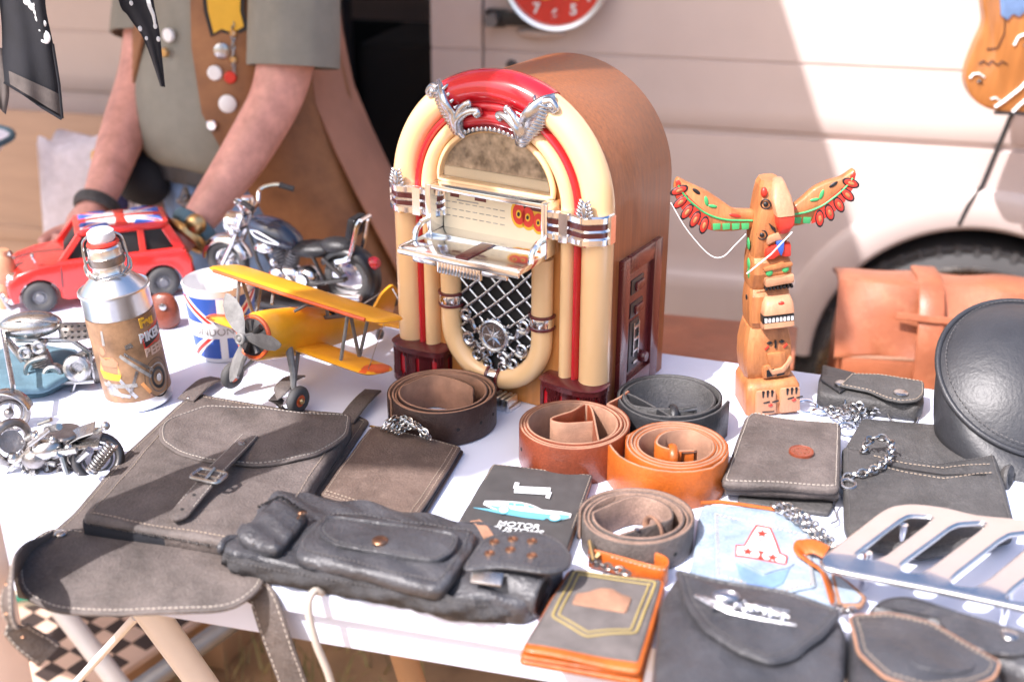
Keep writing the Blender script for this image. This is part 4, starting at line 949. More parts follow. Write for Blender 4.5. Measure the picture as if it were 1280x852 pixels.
b = MB(M); b.chain([Vector(q) for q in W3([(738, 696, .014), (748, 704, .020), (760, 708, .022), (774, 712, .022), (784, 716, .022)])], .009, .0068, .0013, jit=.7); b.build('chain', 'scrap_steel', ks)

# ---- denim wallet with a letter patch, its chain and strap
dw_, M = flat_thing('denim_wallet', 'pale blue denim wallet with a red outlined letter A patch and steel chain', 'wallet', (950, 690))
def z3(pts): return [(860+x/5.013, 610+y/5.013) for x, y in pts]
zf = wav(.0010, 50, 3)
o, ol = slab(M, dw_, 'back_cover', 'light_denim', z3([(95, 88), (330, 105), (560, 140), (770, 265), (900, 350), (965, 440), (935, 745), (500, 660), (-5, 560), (30, 440), (60, 200)]), 0, .012, .004, .008, .001, zf)
o2, ol2 = slab(M, dw_, 'pocket', 'light_denim', z3([(160, 150), (450, 215), (755, 290), (805, 615), (590, 655), (170, 560)]), .012, .0155, .0015, .004, .001, zf)
stitch(M, ol2, .0022, .0164, dw_, 'pale_thread', zf); stitch(M, ol2, .004, .0164, dw_, 'pale_thread', zf)
b = MB(M); b.tube([Vector((q[0], q[1], .0118)) for q in W(z3([(80, 92), (200, 84), (330, 100), (550, 134)]), .012)], .0022, 8); b.build('leather_edge', 'tan_leather', dw_)
def dpatch(name, pts, m, h, th=.0006, r=0):
    b = MB(M); w_ = W(z3(pts), h); b.loft(resample(w_, .003), h-.001, h+th, .0002, 3, 0, zf); return b.build(name, m, dw_)
dpatch('pocket_flap', [(288, 428), (620, 470), (668, 468), (640, 490), (480, 538), (320, 462)], 'light_denim', .0172)
dpatch('flap_shade', [(300, 470), (350, 500), (480, 556), (600, 520), (640, 500), (600, 590), (500, 632), (390, 610), (330, 560)], 'jeans', .0168, .0003)  # shade below the flap, painted as darker denim
dpatch('letter_outline', [(425, 230), (520, 246), (585, 412), (624, 420), (614, 476), (294, 432), (298, 360), (346, 366)], 'paint_red', .0180)
dpatch('letter_face', [(434, 240), (512, 253), (574, 420), (614, 428), (607, 466), (304, 423), (306, 371), (352, 376)], 'white_ink', .0186)
def star(c, r): return [(c[0]+(r if k % 2 == 0 else r*.42)*math.sin(k*math.pi/5+.1)*1.15, c[1]-(r if k % 2 == 0 else r*.42)*math.cos(k*math.pi/5+.1)*.85) for k in range(10)]
for c in ((464, 288), (374, 404), (530, 434)):
    dpatch('star', star(c, 34), 'paint_red', .0192)
for pts in ([(456, 322), (478, 350), (434, 344)],):
    dpatch('letter_counter', pts, 'paint_red', .0191); 
dpatch('letter_counter', [(456, 332), (468, 346), (442, 343)], 'white_ink', .0196)
dpatch('letter_bar', [(438, 392), (476, 398), (474, 410), (464, 408), (462, 440), (474, 444), (472, 452), (436, 446), (437, 438), (448, 439), (449, 405), (437, 402)], 'paint_red', .0191)
for k in range(3):
    b = MB(M); b.chain([Vector(q) for q in W3([(968+6*k, 632-1.5*k, .019), (990+6*k, 645-2*k, .020), (1010+5*k, 662-3*k, .018), (1030+4*k, 680-3*k, .014), (1044+2*k, 694-2*k, .012)])], .0088, .0066, .0011, jit=.25); b.build('chain', 'steel', dw_)
pth = bez([Vector(q) for q in W3([(1033, 690, .020), (1018, 683, .022), (1003, 684, .021), (999, 691, .018), (1014, 703, .016), (1030, 716, .015), (1039, 738, .014), (1045, 758, .010)])], 40)
b = MB(M); b.strap(pth, .017, .0022, up=lambda i: (.1, -.35, .9) if i < 10 else (.55, -.2, .5)); b.build('leather_loop', 'tan_leather', dw_, smooth=50)
slab(M, dw_, 'strap_end', 'raw_leather', [(1038, 712), (1062, 726), (1084, 746), (1078, 757), (1048, 757)], .008, .0125, .001, .004)
slab(M, dw_, 'strap_facing', 'light_denim', [(1042, 715), (1060, 728), (1078, 746), (1074, 752), (1052, 752)], .0122, .0142, .0006, .003)
b = MB(M); b.chain([Vector(q) for q in W3([(1046, 756, .014), (1056, 764, .02), (1070, 760, .022)])], .007, .0055, .001); b.build('chain', 'steel', dw_)

# ---- bifold wallet with a round stamp, on a slim black one
sl, M = flat_thing('slim_wallet', 'slim black wallet lying under the stamped bifold wallet', 'wallet', (985, 600))
slab(M, sl, 'body', 'grey_black_leather', [(945, 560), (1046, 570), (1041, 632), (1036, 641), (922, 626), (925, 612)], 0, .006, .002, .004)
bw, M = flat_thing('bifold_wallet', 'thick dark brown bifold wallet with a round orange stamp', 'wallet', (975, 575), h=.006)
M0 = TR(-bw.location.x, -bw.location.y, 0)
def zz(h): return h
slab(M0, bw, 'lower_leaf', 'brown_black_leather', [(942, 532), (1050, 545), (1048, 626), (908, 617)], .0, .008, .003, .005)
slab(M0, bw, 'card_leaf', 'brown_black_leather', [(944, 530), (1048, 542), (1045, 620), (914, 612)], .008, .013, .001, .004)
TRW = TR(0, 0, 0)
zf = wav(.0014, 40, 1)
o, ol = slab(M0, bw, 'upper_leaf', 'brown_black_leather', [(931, 527), (940, 520), (1050, 534), (1051, 540), (1049, 616), (905, 608), (902, 603)], .013, .024, .005, .007, .002, zf)
stitch(M0, ol, .0042, .0246, bw, 'pale_thread', zf); 
b = MB(M0); c0 = Vector(W3([(906, 612, .012)])[0]); c1 = Vector(W3([(1047, 622, .012)])[0])
b.tube([c0, c0.lerp(c1, .3), c0.lerp(c1, .7), c1], [.010, .0105, .0095, .007], 12, flat=.95); b.build('fold', 'brown_black_leather', bw, smooth=60)
p = Vector(W3([(1001, 571, .028)])[0]); b = MB(M0); b.lathe([(.0135, -.002), (.0132, .0006), (.0122, .0010), (.0115, .0004), (0, .0004)], 32, (p.x, p.y, .0285+zf(p.x, p.y))); sp_ = b.build('stamp', 'chestnut_leather', bw)
b = MB(M0)
for k in range(10):
    a = k*.628; b.box((p.x+.008*math.cos(a), p.y+.006*math.sin(a), .0291+zf(p.x, p.y)), (.0024, .0008, .0006), Euler((0, 0, a+1.57)))
b.build('stamp_marks', 'copper', sp_)
b = MB(M0); b.tube(bez([Vector(q) for q in W3([(1049, 600, .016), (1054, 616, .010), (1046, 630, .006), (1042, 640, .004), (1046, 655, .002), (1038, 660, .002)])], 24), .0010, 6); b.build('hook', 'steel', bw)

# ---- key pouch with two snaps, ring and chain
kp, M = flat_thing('key_pouch', 'small grey black leather key pouch with two snaps and a silver chain', 'pouch', (1090, 495))
o, ol = slab(M, kp, 'body', 'grey_black_leather', [(1024, 470), (1030, 456), (1064, 464), (1154, 480), (1156, 500), (1148, 508), (1040, 494), (1022, 488)], 0, .022, .005, .007, .002)
slab(M, kp, 'back_flap', 'black_leather', [(1028, 455), (1072, 466), (1068, 480), (1050, 490), (1026, 474)], .0225, .026, .0012, .004)
o, ol = slab(M, kp, 'front_flap', 'grey_black_leather', [(1064, 466), (1100, 467), (1155, 476), (1156, 492), (1148, 500), (1128, 502), (1108, 498), (1085, 488), (1048, 481), (1060, 470)], .0265, .030, .0015, .006, .001)
stitch(M, ol, .0025, .0306, kp, 'thread')
stud(M, kp, (1052, 479), .028, .0085, 'steel'); stud(M, kp, (1126, 491), .032, .0088, 'steel')
b = MB(M); b.torus(W3([(1128, 519, .006)])[0], .017, .0014, (0, -.3, 1)); b.torus(W3([(1145, 510, .012)])[0], .006, .0016, (.3, -1, .3)); b.build('key_ring', 'steel', kp)
for i, pts in enumerate(([(1142, 513, .010), (1120, 512, .008), (1100, 512, .010), (1080, 508, .014), (1066, 503, .016), (1052, 502, .010)], [(1096, 514, .005), (1074, 520, .008), (1058, 516, .012), (1042, 510, .009), (1030, 512, .005)], [(1078, 512, .018), (1068, 522, .010), (1056, 528, .006), (1046, 522, .01), (1036, 516, .005)], [(1052, 500, .014), (1066, 514, .018), (1074, 524, .006), (1062, 532, .004)])):
    b = MB(M); b.chain([Vector(q) for q in W3(pts)], .0092, .007, .0012, jit=.8); b.build('chain', 'steel', kp)
b = MB(M); b.torus(W3([(1060, 537, .004)])[0], .012, .0018, (0, -.25, 1)); b.build('ring', 'chrome', kp)
b = MB(M); b.torus(W3([(1008, 508, .006)])[0], .0095, .0024, (.1, -.4, 1), sx=1.5); b.ell(W3([(1024, 514, .006)])[0], (.009, .004, .004), 10, 8, Euler((0, 0, R(-25)))); b.build('clasp', 'chrome', kp)

# ---- black zip clutch with chain
cl_, M = flat_thing('zip_clutch', 'flat black leather clutch bag with a zip and a short silver chain on top', 'clutch bag', (1150, 610))
slab(M, cl_, 'back_panel', 'grey_black_leather', [(1078, 522), (1174, 530), (1190, 545), (1215, 570), (1215, 600), (1052, 590), (1058, 556)], 0, .007, .002, .005)
zf = wav(.0014, 34, 6)
o, ol = slab(M, cl_, 'front_panel', 'grey_black_leather', [(1053, 556), (1120, 566), (1170, 578), (1243, 567), (1246, 572), (1270, 652), (1266, 668), (1150, 690), (1066, 672), (1056, 655)], .007, .020, .005, .008, .002, zf)
stitch(M, ol, .005, .0207, cl_, 'dark_thread', zf)
b = MB(M); pz = [Vector(q) for q in W3([(1096, 578), (1130, 584), (1180, 592), (1232, 594)], .0225)]
for p in pz: p.z += zf(p.x, p.y)
b.strap(pz, .0022, .0008); b.build('zip_line', 'dark_inside', cl_)
for dy in (-6, 6):
    b = MB(M); b.dashes([(q[0], q[1], q[2]+zf(q[0], q[1])) for q in W3(resample([Vector((1092, 574+dy)), Vector((1130, 582+dy)), Vector((1180, 590+dy)), Vector((1240, 586+dy))], 8, False), .0224)]); b.build('stitching', 'thread', cl_, smooth=0)
b = MB(M); b.torus(W3([(1258, 596, .010)])[0], .0095, .0034, (.8, -.6, .2), flat=1.8); b.build('wrist_loop', 'grey_black_leather', cl_)
b = MB(M); b.chain(bez([Vector(q) for q in W3([(1080, 562, .024), (1088, 549, .026), (1104, 547, .028), (1114, 556, .028), (1110, 574, .027), (1098, 584, .027), (1078, 591, .026), (1058, 596, .022)])], 40), .0105, .0085, .0014, jit=.3); b.build('chain', 'steel', cl_)
b = MB(M); b.torus(W3([(1060, 605, .022)])[0], .0075, .0022, (0, -.2, 1)); b.build('ring', 'steel', cl_)

# ---- chrome rack plate
rk, M = flat_thing('luggage_rack', 'polished chrome luggage rack plate with slanted slots in the near right corner', 'luggage rack', (1180, 720))
def zz6(pts): return [(1000+x/2.918, 560+y/2.918) for x, y in pts]
HR = .040
outl = resample(fillet(W(zz6([(78, 420), (110, 395), (300, 248), (345, 226), (420, 220), (520, 232), (640, 262), (760, 272), (1000, 300), (1150, 330), (1150, 700), (1000, 640), (817, 588), (500, 520), (150, 452), (95, 440)]), HR), .01), .006)
dome = lambda x, y: (.003-.12*max(0, (on((P(1031, 706, HR)), P(1280, 762, HR), x)[1]+.012-y)))
slots = [[(188, 405), (210, 385), (360, 272), (395, 254), (470, 258), (492, 270), (470, 290), (320, 405), (275, 426), (215, 420)],
         [(350, 445), (370, 425), (540, 300), (575, 284), (660, 278), (686, 292), (660, 315), (490, 445), (440, 474), (375, 468)],
         [(535, 495), (560, 470), (720, 345), (760, 322), (850, 312), (890, 322), (870, 345), (700, 490), (640, 526), (565, 518)],
         [(738, 552), (770, 520), (930, 395), (975, 370), (1060, 368), (1080, 385), (900, 540), (850, 580), (770, 572)]]
loops = [outl]+[resample(fillet(W(zz6(s_), HR), .005), .005) for s_ in slots]
b = MB(M); es = []
for lp in loops:
    vs = [b.v((p[0], p[1], HR+dome(p[0], p[1]))) for p in lp]; es += [b.bm.edges.new((vs[i], vs[(i+1) % len(vs)])) for i in range(len(vs))]
bmesh.ops.triangle_fill(b.bm, use_beauty=True, use_dissolve=False, edges=es)
b.build('plate', 'brushed_chrome', rk, smooth=60, solid=.0042)
for i, lp in enumerate(loops):
    b = MB(M); b.tube([(p[0], p[1], HR+dome(p[0], p[1])-.0012) for p in lp], .0032 if i == 0 else .0026, 10, closed=True); b.build('rounded_edge', 'brushed_chrome', rk)
for p in ((1085, 690), (1130, 655), (1262, 735)):
    q = P(p[0], p[1], HR); b = MB(M); b.cyl((q.x, q.y, 0), (q.x, q.y, HR), .004, 12); b.build('stand_off', 'chrome', rk)

# ---- black belt pouches along the near right edge
pe, M = flat_thing('emblem_pouch', 'black leather belt pouch with a silver winged emblem on its flap', 'pouch', (940, 800))
zf = wav(.0018, 45, 4)
o, ol = slab(M, pe, 'body', 'soft_black_leather', [(826, 742), (846, 714), (950, 735), (1052, 764), (1062, 790), (1054, 872), (940, 892), (812, 872)], 0, .036, .010, .012, .003, zf)
o, ol = slab(M, pe, 'flap', 'soft_black_leather', z4([(622, 340), (655, 345), (850, 385), (1060, 432), (1255, 488), (1250, 520), (1185, 590), (1090, 660), (985, 692), (860, 655), (735, 572), (655, 450)]), .0395, .045, .0025, .006, .004, zf)
b = MB(M); q = inset([Vector(p) for p in ol], .0035); b.tube([(p.x, p.y, .0445+zf(p.x, p.y)) for p in q], .0024, 8, closed=True); b.build('flap_piping', 'soft_black_leather', pe)
stitch(M, ol, .0075, .0465, pe, 'dark_thread', zf)
HE = .050
def e4(x, y, h=0): q = W(z4([(x, y)]), HE+h)[0]; return Vector((q[0], q[1], HE+h))
b = MB(M)
b.tube([e4(698, 438), e4(760, 470), e4(830, 500), e4(960, 528), e4(1082, 550)], [.0014, .0026, .0028, .0026, .0016], 8, flat=.7)
b.tube([e4(700, 436), e4(760, 455, .001), e4(850, 490, .002)], [.001, .0028, .002], 8, flat=.7)
b.ell(e4(815, 442, .001), (.0125, .006, .003), 16, 8, Euler((0, 0, R(-14)))); b.torus(e4(815, 442, .003), .008, .0009, (0, 0, 1), sx=1.4)
rr = random.Random(5)
for k in range(44):
    t = rr.random(); b.ell(e4(850+t*190, 468+t*42+rr.uniform(-14, 20), rr.uniform(0, .002)), (rr.uniform(.0015, .004), rr.uniform(.001, .0022), .0018), 7, 5, Euler((0, 0, rr.uniform(-.6, .4))))
for k in range(9): b.tube([e4(890+k*18, 470+k*5, .002), e4(912+k*18, 482+k*5.2, .001)], .0013, 5)
b.tube([e4(930, 480, .001), e4(1055, 500)], [.0022, .0012], 7); b.tube([e4(760, 478), e4(768, 492)], .0022, 7)
b.build('emblem', 'cast_silver', pe, smooth=60)
p2, M = flat_thing('belt_pouch', 'plain black leather belt pouch with brown raw edges in the bottom right', 'pouch', (1160, 830))
o, ol = slab(M, p2, 'body', 'soft_black_leather', [(1062, 772), (1160, 785), (1250, 828), (1262, 880), (1230, 905), (1062, 900)], 0, .034, .010, .010, .003, zf)
o, ol = slab(M, p2, 'flap', 'soft_black_leather', [(1061, 768), (1070, 763), (1110, 764), (1165, 778), (1252, 826), (1246, 842), (1215, 856), (1160, 862), (1105, 848), (1072, 815)], .0365, .041, .002, .006, .004, zf)
b = MB(M); q = inset([Vector(p) for p in ol], .001); b.tube([(p.x, p.y, .0395+zf(p.x, p.y)) for p in q], .0016, 6, closed=True); b.build('raw_edge', 'raw_leather', p2)
stitch(M, ol, .006, .0424, p2, 'thread', zf)
o, ol = slab(M, p2, 'patch', 'soft_black_leather', [(1118, 792), (1150, 786), (1200, 808), (1226, 828), (1190, 842), (1140, 832)], .0425, .0450, .001, .01, .001, zf)
p3, M = flat_thing('belt_pouch', 'black leather belt pouch with a rounded snap flap under the chrome rack', 'pouch', (1200, 775))
o, ol = slab(M, p3, 'body', 'soft_black_leather', [(1083, 757), (1100, 743), (1132, 742), (1220, 768), (1330, 800), (1330, 860), (1256, 828), (1170, 782)], 0, .030, .008, .010, .003, zf)
o, ol = slab(M, p3, 'flap', 'soft_black_leather', [(1170, 770), (1190, 765), (1262, 782), (1320, 800), (1310, 812), (1270, 818), (1225, 812), (1190, 795)], .031, .036, .002, .01, .002, zf)
b = MB(M); q = inset([Vector(p) for p in ol], .001); b.tube([(p.x, p.y, .035+zf(p.x, p.y)) for p in q], .0014, 6, closed=True); b.build('flap_piping', 'soft_black_leather', p3)
stud(M, p3, (1262, 794), .037, .0075, 'steel', 'snap', .003)

# ---- round black leather case at the right edge
rc = thing('round_case', 'round black leather case with piped rim and padded sloping lid', 'case', (0, 0, T))
C = V(1290, 468, 1.235); rc.location = (C.x, C.y, T); hc = C.z-T
ang = R(33); NN = 56; RR = .103
b = MB(); rs = []
def rim(r, out): return [(r*math.cos(a), r*math.sin(a)*math.cos(ang)-math.sin(ang)*out, hc+r*math.sin(a)*math.sin(ang)+math.cos(ang)*out) for a in [2*math.pi*k/NN for k in range(NN)]]
base = [(RR*.97*math.cos(2*math.pi*k/NN), RR*.93*math.sin(2*math.pi*k/NN)-.014, .0) for k in range(NN)]
top = rim(RR, -.006)
rs.append([(x*.97, y*.97, .0005) for x, y, z in base])
for f in (.04, .25, .5, .75, .93): rs.append([tuple(Vector(p).lerp(Vector(q), f)*1.0+Vector((p[0], p[1], 0))*(.03*math.sin(math.pi*f))) for p, q in zip(base, top)])
rs.append(top); b.rings(rs, cap1=False); b.build('side_wall', 'smooth_black_leather', rc, smooth=60)
b = MB(); b.tube([Vector(p) for p in rim(RR+.0015, -.003)], .0034, 10, closed=True); b.build('piping', 'smooth_black_leather', rc)
b = MB(); rs = [rim(RR*k, .036*(1-k**2.4)-.003) for k in (1, .97, .92, .85, .75, .6, .45, .3, .15, .01)]; b.rings(rs, cap0=False); b.build('padded_lid', 'smooth_black_leather', rc, smooth=70)
b = MB(); b.dashes([Vector(p)+Vector((0, -.002, .002)) for p in rim(RR*.955, .0045)], L=.0036, gap=.002); b.build('stitching', 'dark_thread', rc, smooth=0)

# ---- loose cord over the table edge
cd = thing('loose_cord', 'thick pale grey cord dangling over the front edge of the table', 'cord', P(398, 742, 0))
o = cd.location
b = MB(TR(-o.x, -o.y, -o.z)); b.tube(bez([P(404, 730, .004), P(402, 740, .005), V(394, 738, .92), V(386, 750, .912), V(387, 772, .908), V(396, 806, .905), V(410, 840, .903), V(418, 868, .903)], 44), .0036, 10); b.build('cord', 'pale_thread', cd)
# ================================================================== totem pole
tp = P(963, 508); tot = thing('totem_pole', 'small carved wooden totem pole with painted outspread wings', 'totem pole', (tp.x-.002, tp.y+.012, T), R(4))
tot.rotation_euler = (0, R(-5.5), R(4))
K = .000385
def tx(x): return (x-303)*K
def tzz(y): return (806-y)*K
def rrect(xl, xr, d0, d1, z, r=.008, k=2):
    r *= .8
    o = fillet([(xl, -d0), (xr, -d0), (xr, d1), (xl, d1)], r, k); return [(p.x, p.y, z) for p in o]
b = MB()
b.rings([rrect(tx(xl), tx(xr), d, .026, tzz(y), r) for y, xl, xr, d, r in ((806, 216, 384, .033, .004), (800, 213, 386, .035, .005), (712, 216, 385, .035, .006), (697, 224, 378, .031, .008), (690, 226, 368, .022, .010))])
base = b.build('feet_block', 'totem_wood', tot, smooth=50)
b = MB(); b.rings([rrect(tx(xl), tx(xr), d, .026, tzz(y), .012) for y, xl, xr, d in ((694, 226, 366, .020), (670, 222, 368, .024), (630, 219, 371, .026), (580, 222, 370, .025), (545, 230, 366, .022), (520, 238, 362, .018))]); b.build('lower_figure', 'totem_wood', tot, smooth=18)
b = MB(); b.rings([rrect(tx(xl), tx(xr), d, .024, tzz(y), .010) for y, xl, xr, d in ((528, 244, 362, .018), (500, 240, 368, .023), (450, 240, 368, .024), (415, 244, 366, .023), (395, 248, 362, .018), (385, 246, 366, .020), (340, 247, 371, .026), (305, 250, 367, .025), (292, 252, 362, .020))]); b.build('middle_figures', 'totem_wood', tot, smooth=18)
b = MB(); b.rings([rrect(tx(xl), tx(xr), d, .022, tzz(y), .011) for y, xl, xr, d in ((298, 252, 360, .019), (270, 254, 360, .023), (230, 256, 358, .024), (190, 262, 358, .026), (150, 268, 358, .026), (110, 276, 354, .022), (80, 284, 350, .016), (66, 294, 346, .008))]); b.build('eagle', 'totem_wood', tot, smooth=18)
def carve(name, m, poly, y0, y1, bev=.0012):
    b = MB(); b.rings([[(tx(x), yy, tzz(y)) for x, y in poly] for yy in (y0, y1)]); return b.build(name, m, tot, bevel=bev)
# carved fronts, sunlight put in as a paler wood tone: paws, snouts
for xs in ((240, 308), (316, 384)):
    carve('paw', 'totem_pale', [(xs[0], 800), (xs[1], 800), (xs[1], 716), (xs[0]+4, 712)], -.0385, -.030, .004)
for x0 in (262, 338):
    for k in range(3): carve('claw_mark', 'paint_black', [(x0+k*14, 712), (x0+k*14+8, 712), (x0+k*14+5, 735), (x0+k*14+1, 735)], -.0392, -.038, .0003)
for x0, ys in ((266, 752), (342, 747)):
    for dx in (0, 28): carve('eye_line', 'paint_black', [(x0+dx, ys), (x0+dx+20, ys-3), (x0+dx+20, ys+2), (x0+dx, ys+4)], -.0392, -.038, .0003)
for x0, ys in ((288, 764), (362, 755)): b = MB(); b.ell((tx(x0), -.0388, tzz(ys)), (.0028, .0012, .0022), 10, 6); b.build('nose', 'paint_red', tot)
carve('mouth_line', 'paint_black', [(262, 783), (300, 786), (300, 789), (262, 787)], -.0391, -.038, .0002)
# seated figure
carve('arm', 'totem_pale', [(284, 640), (300, 655), (330, 652), (362, 618), (366, 632), (338, 668), (300, 672)], -.031, -.020, .003)
carve('belly', 'totem_wood', [(284, 600), (345, 600), (350, 640), (325, 655), (295, 652)], -.029, -.02, .004)
carve('foot', 'totem_wood', [(272, 640), (360, 640), (362, 685), (272, 688)], -.028, -.02, .004)
for x0 in (284, 316): carve('toes', 'paint_black', [(x0, 655), (x0+24, 652), (x0+24, 676), (x0, 680)], -.0292, -.028, .0008)
for x0, s_ in ((296, 1), (334, 1)): carve('eye', 'paint_black', [(x0-9, 567), (x0, 562), (x0+9, 566), (x0, 572)], -.0268, -.024, .0003)
carve('nose_line', 'paint_black', [(312, 560), (317, 560), (317, 585), (311, 585)], -.0272, -.024, .0003)
for x0 in (286, 344): carve('cheek_mark', 'paint_red', [(x0-6, 585), (x0+6, 575), (x0+8, 579), (x0-4, 590)], -.0268, -.024, .0003)
# wolf head with a long snout
b = MB(); b.rings([rrect(tx(272), tx(366), .030, .0, tzz(470), .006), rrect(tx(270), tx(368), .038, .0, tzz(462), .006), rrect(tx(276), tx(366), .037, .0, tzz(432), .007), rrect(tx(284), tx(362), .026, .0, tzz(414), .006)]); b.build('snout', 'totem_pale', tot, smooth=50)
b = MB(); b.rings([rrect(tx(272), tx(366), .030, .0, tzz(518), .006), rrect(tx(270), tx(369), .037, .0, tzz(506), .006), rrect(tx(272), tx(368), .036, .0, tzz(492), .006)]); b.build('jaw', 'totem_pale', tot, smooth=50)
carve('gum', 'paint_black', [(270, 492), (367, 492), (367, 470), (270, 466)], -.034, -.005, .0006)
for k in range(8): carve('tooth', 'paint_white', [(276+k*11.5, 489), (284+k*11.5, 489), (284+k*11.5, 474), (276+k*11.5, 474)], -.0352, -.032, .0005)
b = MB(); b.ell((tx(326), -.036, tzz(428)), (.0036, .0016, .0024), 10, 6); b.build('nose', 'paint_red', tot)
b = MB(); b.ell((tx(241), -.004, tzz(430)), (.0012, .0034, .0034), 10, 6); b.build('eye', 'paint_black', tot)
# head with green eyes
carve('muzzle', 'totem_pale', [(282, 378), (370, 372), (370, 345), (326, 350), (282, 350)], -.032, -.018, .003)
for k in range(8): carve('tooth_gap', 'paint_black', [(284+k*11, 392), (292+k*11, 391), (291+k*11, 380), (285+k*11, 380)], -.0275, -.018, .0004)
for x0, y0 in ((297, 336), (346, 330)): b = MB(); b.ell((tx(x0), -.0262, tzz(y0)), (.0042, .0014, .0042), 12, 8); b.build('eye', 'paint_green', tot)
carve('brow', 'totem_wood', [(278, 318), (326, 308), (368, 310), (368, 322), (326, 326), (280, 330)], -.0285, -.018, .002)
for y0 in (255, 320, 350): b = MB(); b.ell((tx(248), -.006, tzz(y0)), (.0014, .006, .0075), 10, 8); b.build('side_paint', 'paint_green', tot)
# lower red mouth and eagle beak
carve('red_mouth', 'paint_red', [(286, 262), (304, 250), (362, 246), (362, 290), (340, 288), (326, 280), (310, 292), (286, 290)], -.030, -.018, .003)
carve('beak_tip', 'paint_blue', [(316, 236), (340, 234), (338, 262), (330, 284), (320, 262)], -.0325, -.02, .002)
carve('brow', 'totem_pale', [(290, 222), (318, 212), (356, 215), (356, 236), (316, 236), (290, 246)], -.029, -.018, .002)
b = MB(); b.rings([rrect(tx(x0), tx(x1), d, .0, tzz(y), .004) for y, x0, x1, d in ((214, 330, 344, .030), (205, 322, 350, .038), (180, 316, 364, .042), (155, 314, 366, .040), (148, 318, 362, .034))]); b.build('beak', 'paint_red', tot, smooth=50)
b = MB(); b.rings([rrect(tx(x0), tx(x1), d, .0, tzz(y), .005) for y, x0, x1, d in ((152, 312, 366, .041), (130, 308, 366, .038), (100, 306, 362, .032), (70, 318, 354, .020), (62, 330, 352, .012))]); b.build('eagle_forehead', 'totem_pale', tot, smooth=50)
for x0, y0, m in ((290, 122, 'paint_black'), (278, 215, 'paint_black')):
    b = MB(); b.torus((tx(x0), -.024, tzz(y0)), .0055, .0009, (-.5, -1, 0)); b.ell((tx(x0), -.024, tzz(y0)), (.003, .002, .003), 8, 6); b.build('eye', m, tot)
carve('mask_mark', 'paint_black', [(296, 178), (316, 196), (318, 214), (304, 196)], -.0275, -.02, .0006)
b = MB(); b.ell((tx(288), -.020, tzz(88)), (.004, .004, .006), 8, 6); b.build('crest_paint', 'paint_red', tot)
# wings
def wing(poly, sg):
    w = [(tx(x), tzz(y)) for x, y in poly]; b = MB(); o = resample(fillet(w, .006), .004)
    q = inset([Vector(p) for p in o], .0018)
    b.rings([[(p.x, -.006, p.y) for p in q], [(p[0], -.004, p[1]) for p in o], [(p[0], .004, p[1]) for p in o], [(p.x, .006, p.y) for p in q]]); return b.build('wing', 'totem_wood', tot, smooth=50)
wl_p = [(272, 158), (205, 156), (165, 128), (120, 98), (70, 76), (40, 60), (28, 56), (20, 80), (24, 108), (44, 148), (72, 180), (105, 206), (150, 222), (210, 222), (272, 210)]
wr_p = [(345, 160), (385, 146), (415, 118), (440, 92), (480, 72), (520, 62), (545, 44), (557, 34), (563, 52), (556, 92), (536, 128), (500, 166), (460, 188), (415, 206), (345, 214)]
for poly, sg in ((wl_p, -1), (wr_p, 1)):
    w = wing(poly, sg)
    def L_(x): return x if sg < 0 else 582-x
    dy = 0 if sg < 0 else -16
    rg = [(22, 62), (34, 74), (58, 106), (90, 136), (128, 168), (140, 216), (108, 206), (76, 182), (46, 150), (25, 108)]
    b = MB(); rgp = [(tx(L_(x)), tzz(y+dy)) for x, y in rg]; b.rings([[(x, yy, z) for x, z in rgp] for yy in (-.0064, -.0055)]); b.build('red_ground', 'paint_red', w, bevel=.0003)
    for k, (x, y, a) in enumerate(((34, 92, 80), (40, 128, 60), (62, 158, 45), (88, 182, 35), (116, 200, 22))):
        xx, yy = L_(x), y+dy
        for r, yo, m, nm in ((1.12, -.0070, 'paint_black', 'feather_line'), (.86, -.0077, 'paint_red', 'red_feather'), (.42, -.0084, 'totem_wood', 'feather_core')):
            b = MB(); ro = Euler((0, sg*R(a+78)*-1, 0)); b.ell((tx(xx), yo+.0006, tzz(yy)), (.0100*r, .0009, .0048*r), 12, 6, ro); b.build(nm, m, w)
    ln = [(30, 76), (52, 108), (84, 138), (124, 166), (180, 184), (262, 188)]
    b = MB(); b.tube(bez([(tx(L_(x)), -.0062, tzz(y+dy)) for x, y in ln], 26), .0016, 6, flat=.8); b.build('green_line', 'paint_green', w)
    for k in range(4):
        x0 = 142+k*29; b = MB(); b.prism([(tx(L_(x0)), tzz(196+dy)), (tx(L_(x0+24)), tzz(195+dy)), (tx(L_(x0+24)), tzz(214+dy)), (tx(L_(x0+3)), tzz(216+dy))], -.0068, -.0056, 'y'); b.build('green_bar', 'paint_green', w, bevel=.0004)
    for x, y, a, m, rr_ in ((86, 96, 35, 'paint_black', (.0058, .0022)), (118, 126, 75, 'paint_green', (.0062, .0024)), (138, 142, 10, 'paint_green', (.0058, .002)), (208, 172, 12, 'paint_red', (.0075, .0022)), (30, 70, 60, 'paint_red', (.004, .003))):
        b = MB(); b.ell((tx(L_(x)), -.0060, tzz(y+dy)), (rr_[0], .0012, rr_[1]), 12, 6, Euler((0, -sg*R(-a) if 0 else sg*R(a)*-1, 0))); b.build('painted_leaf', m, w)
pv_ = (0, 0, tzz(182))
for o in tot.children:
    if o.name.startswith('wing'): o.matrix_local = TR(*pv_) @ roty(R(6)) @ TR(0, 0, -pv_[2])
